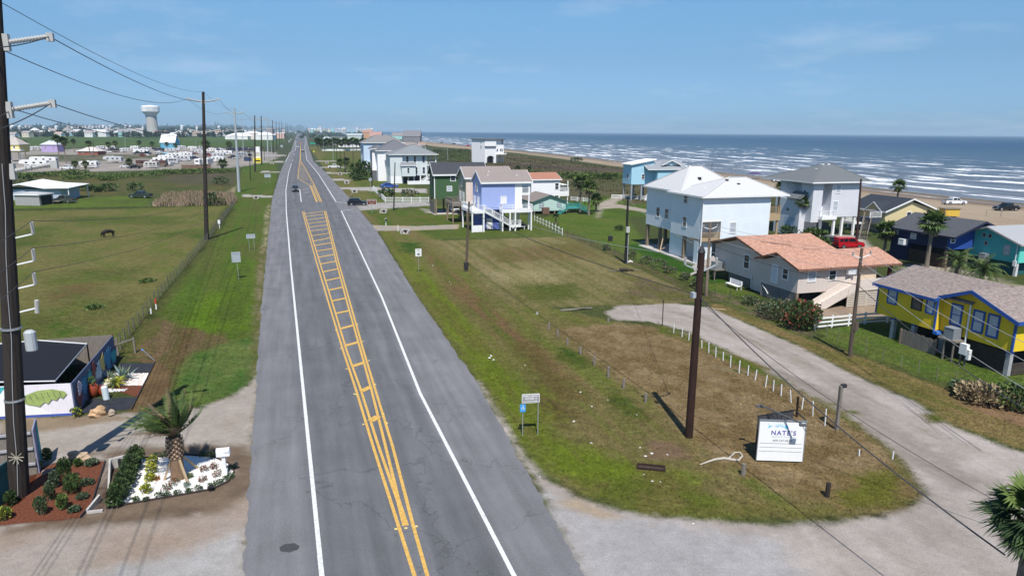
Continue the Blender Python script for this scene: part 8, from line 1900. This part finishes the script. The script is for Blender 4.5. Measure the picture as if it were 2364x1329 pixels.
t = thing('culvert', 'broken concrete culvert end at the lower corner of the ditch', 'culvert', P(212, 1182), 0); mb = MB(); p, q = P(202, 1184) - P(212, 1182), P(232, 1156) - P(212, 1182); mb.bar(p + Vector((0, 0, .05)), q + Vector((0, 0, .22)), .1, .3); mb.bar(p + Vector((0, 0, .05)), P(238, 1180) - P(212, 1182) + Vector((0, 0, .05)), .12, .12); mb.build('headwall', CONC, t)
ISL = [(246, 1174), (300, 1066), (330, 1058), (420, 1050), (490, 1054), (528, 1070), (541, 1090), (528, 1112), (490, 1130), (420, 1143), (330, 1158)]
loc = P(400, 1110); t = thing('pebble_island', 'white pebble planting island with curved edging beside the road', 'garden bed', loc); sheet('gravel', ISL, WPE, .012, t, loc); pebbles(ISL, 2600, .025, .055, [PEB[0], PEB[0], WPE], t, loc, 5, .012); edging(ISL, mat('edging_brown', (.05, .035, .03), .8), t, loc, .1)
for i in range(6):
  x, y = 270 + i * 9.2, 1166 - i * 19
  shrub('hedge_plant', 'glossy dark green hedge plant in the row along the pebble island', P(x, y), .42, .95 + .1 * (i > 3), .12, [L1, L2, L1], 620, 160 + i, 'shrub', 'hedge plants along the pebble island')
for i, (x, y, r, hh) in enumerate(((353, 1072, .38, .6), (350, 1090, .38, .6), (347, 1110, .32, .5), (337, 1138, .32, .55))): shrub('yellow_shrub', 'bright yellow-green shrub in the row left of the leaning palm', P(x, y), r * .72, hh * .85, .09, [LY, LY, L3], 300, 170 + i, 'shrub', 'yellow shrubs on the pebble island')
gp = P(412, 1103); hp = hgt(gp, 1008)
TRK = mat('date_trunk', (.22, .14, .085), .9, .45, 5, stretch=(3, 3, 6), bump=.05, bscale=8)
dp = date_palm('leaning date palm with wind-blown fronds on the pebble island', gp, hp, .33, 2.5, 46, 11, None, [L1, L2, L2, L3, LB], Vector((-.9, .15, .12)), 'date_palm', .42, .6, TRK, .8, 13, 3)
mb = MB(); rgx = random.Random(3); z0_ = hp * .48
for k in range(90):
  z = z0_ + (hp - z0_) * (k // 10) / 9; a = k % 10 * .628 + (k // 10 % 2) * .314; r = .31 + .06 * math.sin(math.pi * (k // 10) / 9); c_ = Vector((r * math.cos(a), r * math.sin(a), z)); e = Vector((-math.sin(a), math.cos(a), 0)) * .1; o_ = Vector((math.cos(a), math.sin(a), 0)) * .07
  mb.add([c_ - e, c_ + e, c_ + e * .7 + o_ + Vector((0, 0, .13)), c_ - e * .7 + o_ + Vector((0, 0, .13)), c_ + Vector((0, 0, .2))], [(0, 1, 2, 3), (3, 2, 4)])
mb.build('frond_stubs', mat('stub_tan', (.32, .22, .15), .9, .4, 8), dp)
for x, y in ((379, 1108), (434, 1116)):
  q = P(x, y) - gp; mb = MB(); mb.bar(q, Vector((q.x * .28, q.y * .28, hp * .52)), .1); mb.build('support_brace', WOODN, dp)
q = Vector((.5, 1.1, 0)); mb = MB(); mb.bar(q, Vector((.1, .3, hp * .5)), .1); mb.build('support_brace', WOODN, dp)
b = P(520, 1096); hm = hgt(b, 1040); t = thing('mailbox', 'white mailbox on a stout white post at the tip of the pebble island', 'mailbox', b, GA - R(4))
mb = MB(); mb.box(-.09, .09, -.09, .09, 0, hm - .25); mb.box(-.13, .13, -.13, .13, 0, .35); mb.build('post', WHT, t); mb = MB(); mb.box(-.32, .32, -.17, .17, hm - .25, hm); mb.tube([(-.32, 0, hm), (.32, 0, hm)], .165, 10); mb.build('box', WHT, t); mb = MB(); mb.box(.325, .335, -.16, .16, hm - .24, hm); mb.build('door', WHT, t)
mb = MB(); mb.box(.1, .3, -.2, -.175, hm - .02, hm + .12); mb.build('flag', WHT, t)
for i, (x, y, r, kind) in enumerate(((313, 1157, .2, 0), (337, 1155, .15, 0), (367, 1148, .24, 0), (385, 1146, .22, 0), (411, 1141, .22, 0), (436, 1137, .22, 0), (458, 1131, .24, 0), (489, 1125, .26, 0), (504, 1117, .22, 0), (520, 1110, .24, 0), (533, 1103, .24, 0), (532, 1085, .26, 0), (494, 1056, .26, 0), (479, 1054, .24, 0), (465, 1052, .2, 0), (382, 1055, .3, 0), (362, 1056, .26, 0),
                 (384, 1131, .3, 1), (403, 1119, .32, 2), (398, 1073, .24, 1), (471, 1087, .26, 1), (495, 1081, .26, 1), (501, 1098, .32, 1), (468, 1110, .24, 1), (432, 1122, .2, 3), (440, 1102, .2, 4), (361, 1108, .2, 5))):
  m_ = ([L1, LG, L2], [LB, LG, LR], [LR, L1, LG], [LG, LA], [L2, L3], [LR, LR, MORG])[kind]
  lab = ('small dark green tuft planted around the island edge', 'small rusty brown shrub on the white pebbles', 'red-flowered shrub in front of the leaning palm', 'silver-grey plant at the foot of the right palm brace', 'bright green plant just right of the palm trunk', 'orange-red flower cluster beside the yellow shrubs')[kind]
  shrub('garden_plant', lab, P(x, y), r * .78, r * 1.1, .075, m_, 130, 190 + i, 'plant', ('green tufts around the pebble island', 'rusty shrubs on the pebble island', None, None, None, None)[kind], stems=False)
for x, y, lab in ((486, 1134, 'black garden spotlight on the front edge of the pebble island'), (543, 1082, 'black garden spotlight at the tip beside the mailbox'), (492, 1050, 'black garden spotlight on the back edge of the pebble island')):
  t = thing('spotlight', lab, 'spotlight', P(x, y)); mb = MB(); mb.bar((0, 0, 0), (0, 0, .2), .04); mb.build('stake', BLK, t); mb = MB(); mb.tube([(-.1, 0, .18), (.12, 0, .32)], [.07, .11], 9); mb.build('lamp_head', BLK, t)
# ------------------------------------------------------------------ far things on the left: farm, caravan park buildings, water tower, village
h = House('farm_building', 'low farm building with a white sagging metal roof', P(30, 462), R(6), 'building')
h.walls(mat('farm_wall', (.40, .46, .55), .8, .06), [(-4, 11.5, 0, 9, 0, 2.6)]); WR = mat('white_metal_roof', (.78, .78, .77), .5, .05)
mb = MB(); top = [(-5, -1, 2.7), (2.5, -1, 4.0), (8, -1, 3.0), (14, -1, 3.1), (-5, 9.6, 2.7), (2.5, 9.6, 4.6), (8, 9.6, 3.7), (14, 9.6, 3.4)]; v = top + [(x, y, z - .12) for x, y, z in top]
mb.add(v, [(0, 1, 5, 4), (1, 2, 6, 5), (2, 3, 7, 6), (12, 13, 9, 8), (13, 14, 10, 9), (14, 15, 11, 10), (0, 8, 9, 1), (1, 9, 10, 2), (2, 10, 11, 3), (3, 11, 15, 7), (4, 12, 8, 0), (5, 13, 12, 4), (6, 14, 13, 5), (7, 15, 14, 6)]); h.p(mb, 'roof', WR)
h.win('N', 0, -1.2, 1.2, 1.0, .9); h.posts([(13.6, -.5), (13.6, 9)], 0, 3.0, .2, WHT, 'porch_post')
h = House('garden_shed', 'grey plank shed in front of the farm building', P(36, 474), R(-4), 'shed'); h.walls(mat('shed_wall', (.33, .33, .32), .85, .15, 2, lines=(2, .35, .15, 0)), [(0, 6.0, 0, 4.5, 0, 2.5)]); h.hip(mat('shed_roof', (.42, .42, .42), .7, .1), WHT, 0, 6, 0, 4.5, 2.55, 3.0, .2)
mb = MB(); mb.box(6.01, 6.06, .5, 4, 0, 2.2); h.p(mb, 'door', DARK)
def simple_house(lab, b, w, d, hh, rh, wc, rc, rz=0.0, hip=False, stilt=0, group=None, name='house', wins=2):
  H_ = House(name, lab, P(*b) if len(b) == 2 else Vector(b), rz, 'house', group)
  wm = mat('far_wall_%d_%d_%d' % tuple(int(x * 99) for x in wc), wc, .8, .05); rm = mat('far_roof_%d_%d_%d' % tuple(int(x * 99) for x in rc), rc, .8, .1)
  H_.walls(wm, [(-w / 2, w / 2, 0, d, stilt, hh) if hip else (-w / 2, w / 2, 0, d, stilt, hh, 'x' if w > d else 'y', hh + rh * .9)])
  if hip: H_.hip(rm, WHT, -w / 2, w / 2, 0, d, hh, hh + rh, .5)
  else: H_.gable(rm, WHT, -w / 2, w / 2, 0, d, hh, hh + rh, 'x' if w > d else 'y', .5)
  if stilt:
    for x in (-w / 2 + .4, 0, w / 2 - .4): H_.posts([(x, .4)], 0, stilt, .4, WHT)
  for k in range(wins): H_.win('N', 0, -w / 2 + w * (k + .5) / wins, stilt + (hh - stilt) * .45, 1.0, 1.4)
  return H_
def sz(b, px): return px * depth(P(*b)) / F
def fh(lab, x, y, wpx, hpx, rpx, wc, rc, hip=False, stilt=0, rz=0, group=None, name='house', d=None):
  k = depth(P(x, y)) / F
  return simple_house(lab, (x, y), wpx * k, d or min(max(6, wpx * k * .7), 30), hpx * k, rpx * k, wc, rc, rz, hip, stilt * k, group, name)
fh('purple house with a pale metal roof among the caravan park palms', 115, 351, 37, 17, 9, (.42, .32, .55), (.50, .54, .60), True)
H_ = fh('yellow house on white stilts behind the big left pole', 26, 372, 46, 38, 16, (.72, .56, .20), (.40, .36, .33), True, 20); H_.deck(-6, 8, -3, -.02, 6.2, WHT, 'N', .6, 1, gap=.6)
fh('small brick hut with a pale hip roof in the caravan park', 203, 358, 46, 9, 9, (.30, .10, .07), (.55, .50, .47), True)
H_ = fh('bright blue house with a large white roof by the far field', 388, 342, 33, 14, 17, (.10, .36, .52), (.80, .80, .79))
fh('small blue shed between the campers', 376, 362, 17, 7, 1.5, (.16, .42, .56), (.20, .45, .58), name='shed')
t = thing('storage_shed', 'yellow box with a dark emblem under a white kiosk beside the dark poles', 'kiosk', P(595, 376), GA); k = depth(t.location) / F
mb = MB(); mb.box(-9 * k, 9 * k, 0, 2.2, 0, 11 * k); mb.build('body', mat('box_yellow', (.72, .58, .03), .6, .05), t); mb = MB(); mb.box(-4 * k, 6 * k, -.04, -.005, 3 * k, 6 * k); mb.build('emblem', DARK, t)
mb = MB(); mb.box(-5 * k, 6 * k, 2.4, 6, 0, 36 * k); mb.build('kiosk', WHT, t); mb = MB(); mb.box(-4 * k, 5 * k, 2.35, 2.398, 14 * k, 24 * k); mb.build('panel', INS, t)
t = thing('dumpster', 'dark blue dumpster beside the yellow box', 'dumpster', P(572, 372), GA); mb = MB(); mb.box(-2, 2, 0, 2.2, .1, 1.9); mb.box(-2.1, 2.1, -.1, 2.3, 1.9, 2.05); mb.build('body', mat('dumpster_blue', (.03, .05, .10), .6, .1), t); mb = MB(); mb.box(-1.9, 1.9, .05, 2.1, 2.05, 2.15); mb.build('lid', BLK, t)
WSH = (.76, .75, .73)
fh('long white building with low white hip roofs beyond the green field, left wing', 546, 322, 52, 8, 7, WSH, (.76, .75, .74), True); fh('long white building with low white roofs, middle part behind the dark poles', 580, 322, 40, 14, 4, (.70, .64, .58), (.76, .75, .74), True); fh('white building with a pale roof at the right end of the long white building', 610, 323, 40, 11, 6, WSH, (.72, .70, .68), True); fh('grey-brown building behind the white buildings near the highway', 622, 313, 16, 14, 2, (.30, .27, .27), (.26, .24, .24))
fh('pale pink building beside the highway in the distance', 645, 320, 22, 11, 2, (.66, .42, .36), (.6, .5, .46))
fh('big plain grey block standing above the village roofs', 207, 313, 20, 17, 1, (.33, .35, .38), (.30, .32, .34)); fh('brick-red block at the foot of the water tower', 370, 313, 27, 10, 1, (.42, .20, .16), (.40, .22, .18))
base = P(353.5, 312.5); kk = depth(base) / F; t = thing('water_tower', 'white water tower with a fluted concrete stem and lettering on its bowl', 'water tower', base, 0)
ht = hgt(base, 243); rb = 19 * kk; rs = 11.5 * kk; WT_ = mat('tower_white', (.80, .80, .79), .5, .04); ST_ = mat('tower_stem', (.44, .42, .39), .9, .08, .3)
mb = MB(); n = 28
v = []; prof = [(rs * 1.12, 0), (rs * 1.02, ht * .25), (rs, ht * .60), (rs * 1.02, ht * .66)]
for r, z in prof: v += [(r * (1 + .02 * (k % 2)) * math.cos(6.2832 * k / n), r * (1 + .02 * (k % 2)) * math.sin(6.2832 * k / n), z) for k in range(n)]
mb.add(v, [(i * n + k, i * n + (k + 1) % n, (i + 1) * n + (k + 1) % n, (i + 1) * n + k) for i in range(3) for k in range(n)]); mb.build('stem', ST_, t)
prof = [(rs * 1.0, ht * .655), (rs * 1.15, ht * .70), (rb * .93, ht * .765), (rb, ht * .785), (rb, ht * .955), (rb * .93, ht * .975), (rb * .3, ht * .995), (.1, ht)]
mb = MB(); v = []; n = 36
for r, z in prof: v += [(r * math.cos(6.2832 * k / n), r * math.sin(6.2832 * k / n), z) for k in range(n)]
mb.add(v, [(i * n + k, i * n + (k + 1) % n, (i + 1) * n + (k + 1) % n, (i + 1) * n + k) for i in range(7) for k in range(n)]); bowl = mb.build('bowl', WT_, t); mb = MB(); mb.tube([(0, 0, ht - .2), (0, 0, ht + 1.2)], .8, 10); mb.build('vent_cap', WT_, t)
LET = mat('tower_letters', (.30, .33, .33), .6)
az0 = math.atan2(-base.y, -base.x) + .02
for txt, z, size in (('JAMAICA', ht * .875, ht * .062), ('BEACH', ht * .80, ht * .062)):
  o = text_mesh(txt, size * 1.15, LET, 'lettering', bowl, Matrix.Identity(4), .05, ht * .0012, 'CENTER', 1.25)
  for vv in o.data.vertices:
    x, y, q = vv.co; a = az0 + x / rb; r = rb + .12 + q; vv.co = (r * math.cos(a), r * math.sin(a), z + y)
rgv = random.Random(8)
RC = [(.30, .27, .26), (.36, .33, .32), (.24, .24, .25), (.42, .30, .25), (.55, .55, .54), (.72, .72, .71)]
WC = [('white', (.70, .70, .69)), ('pale blue', (.34, .52, .58)), ('cream', (.62, .55, .44)), ('grey', (.42, .43, .44)), ('light turquoise', (.30, .56, .54)), ('tan', (.46, .38, .30)), ('pale yellow', (.66, .60, .38))]
def village(spots, where, group):
  for i, (x, y, w) in enumerate(spots):
    nm, wc = WC[rgv.randrange(len(WC))] if rgv.random() < .7 else WC[0]; rc = RC[rgv.randrange(len(RC))]
    fh('%s-walled far house %s' % (nm, where), x, y, w, w * rgv.uniform(.42, .6), w * rgv.uniform(.2, .34), wc, rc, rgv.random() < .5, 0, rgv.uniform(-.5, .5), group, 'far_house', d=12)
for i, x in enumerate(range(30, 330, 15)): village([(x + rgv.uniform(-5, 5), 314 + rgv.uniform(-3, 4), rgv.uniform(15, 23))], 'in the village left of the water tower', 'village houses left of the water tower')
for x in range(20, 340, 17): village([(x + rgv.uniform(-6, 6), 306 + rgv.uniform(-2, 2), rgv.uniform(9, 14))], 'in the village left of the water tower', 'village houses left of the water tower')
for x in range(395, 545, 15): village([(x + rgv.uniform(-6, 6), 312 + rgv.uniform(-3, 4), rgv.uniform(10, 17))], 'between the water tower and the long white building', 'village houses right of the water tower')
for x in range(400, 700, 16): village([(x + rgv.uniform(-6, 6), 306.5 + rgv.uniform(-1.5, 1.5), rgv.uniform(5, 9))], 'between the water tower and the long white building' if x < 545 else 'low on the horizon near the highway', 'village houses right of the water tower' if x < 545 else 'horizon houses near the highway')
def ridge_house(x, yt, w, nm, wc, lab, group):
  g = P(x, 306.0); k = depth(g) / F; hh = hgt(g, yt)
  simple_house(lab, (g.x, g.y, 0), w * k, 14, hh * .82, hh * .18, wc, RC[rgv.randrange(len(RC))], 0, True, 0, group, 'far_house')
for x in list(range(158, 262, 8)) + [28, 44, 60, 70, 100, 130, 330, 290, 300, 420, 455, 505]:
  ridge_house(x + rgv.uniform(-1, 1), 289.5 + rgv.uniform(-1.5, 1), rgv.uniform(3.5, 6), 'white', (.74, .74, .73), 'tiny white block on the left skyline', 'white blocks along the left skyline')
for x in list(range(712, 860, 7)):
  nm, wc = WC[rgv.randrange(len(WC))]; ridge_house(x + rgv.uniform(-2, 2), 294 + rgv.uniform(-2, 4), rgv.uniform(5, 9), nm, wc, '%s block on the skyline right of the highway' % nm, 'skyline houses right of the highway')
fh('large house with a wide dark green roof beyond the palm row', 779, 334, 36, 17, 10, (.55, .57, .54), (.035, .055, .06), True); fh('pale turquoise-white house left of the dark green roof', 760, 332, 24, 12, 3, (.60, .66, .66), (.5, .55, .56)); fh('pale grey-green house behind the palm row', 818, 328, 34, 15, 4, (.50, .56, .52), (.36, .40, .40)); fh('white house behind the right end of the palm row', 806, 340, 50, 14, 3, (.70, .70, .68), (.45, .45, .45))
fh('salmon and orange house with red-brown roof beyond the blue-white house', 848, 322, 20, 16, 5, (.55, .30, .18), (.36, .19, .14)); fh('pink-brown gabled house left of the grey gabled house', 867, 326, 26, 12, 9, (.42, .50, .50), (.36, .22, .19)); fh('mint house with a brown roof near the sea', 917, 322, 22, 9, 6, (.34, .58, .55), (.24, .20, .19)); fh('dark grey gabled house with white trim near the sea', 950, 332, 40, 18, 12, (.20, .20, .21), (.17, .17, .18)); fh('wide brown roofed house just behind the slate roof', 940, 346, 72, 8, 9, (.55, .52, .50), (.25, .21, .20), True)
fh('small wooden beach house on stilts at the edge of the sand', 975, 346, 16, 12, 5, (.30, .21, .16), (.28, .2, .16), False, 6)
def far_wood():
  rng = np.random.default_rng(12); V_, C_ = [], []
  def blob(g, rx, rz, n, base):
    p = rng.normal(0, 1, (n, 3)); p /= np.linalg.norm(p, axis=1)[:, None]; p *= rng.random((n, 1)) ** .35
    c0 = np.stack([g.x + p[:, 0] * rx, g.y + p[:, 1] * rx, rz * .55 + p[:, 2] * rz * .55], 1); c0[:, 2] = np.maximum(c0[:, 2], .1); s = rx * .33
    a = rng.normal(0, 1, (n, 3)) * s; b = rng.normal(0, 1, (n, 3)) * s
    V_.append(np.stack([c0, c0 + a, c0 + b], 1).reshape(-1, 3)); C_.append(np.repeat(np.array(base)[None] * (.6 + .8 * rng.random(n))[:, None], 3, 0))
  for x in range(-30, 560, 6):
    for y in (303.6, 306, 309, 313, 316):
      if rng.random() < (.75 if y < 307 else .5):
        g = P(x + rng.uniform(-5, 5), y + rng.uniform(-1, 1)); k = depth(g) / F; blob(g, rng.uniform(5, 9) * k, rng.uniform(7, 12) * k if y > 305 else rng.uniform(6, 9) * k, 110, (.025, .042, .02))
  for x in range(-30, 700, 5):
    g = P(x, 302.8 + .0 * x); k = depth(g) / F; blob(g, rng.uniform(8, 13) * k, rng.uniform(7, 12) * k if x < 560 else rng.uniform(3, 7) * k, 70, (.035, .055, .025))
  for x in range(690, 880, 6):
    g = P(x, 311 + rng.uniform(-4, 10)); k = depth(g) / F; blob(g, rng.uniform(4, 7) * k, rng.uniform(4, 7) * k, 50, (.035, .055, .025))
  V = np.concatenate(V_); o = npmesh('distant_woodland', V, np.arange(len(V)).reshape(-1, 3), bpy.data.materials['grass_blade'], np.concatenate(C_)); o['kind'] = 'stuff'
far_wood()
# ------------------------------------------------------------------ sea haze
mb = MB(); mb.box(-16000, 22000, -60, 26000, -1.2, 90); hz_ = mb.build('haze', [])
hm = bpy.data.materials.new('haze_air'); hm.use_nodes = True; n, l = hm.node_tree.nodes, hm.node_tree.links; n.clear()
ou = n.new('ShaderNodeOutputMaterial'); pv = n.new('ShaderNodeVolumePrincipled'); pv.inputs['Color'].default_value = (.62, .84, 1.0, 1); pv.inputs['Density'].default_value = 0.00008; pv.inputs['Anisotropy'].default_value = 0.0
l.new(pv.outputs[0], ou.inputs['Volume']); hz_.data.materials.append(hm); hz_['kind'] = 'stuff'
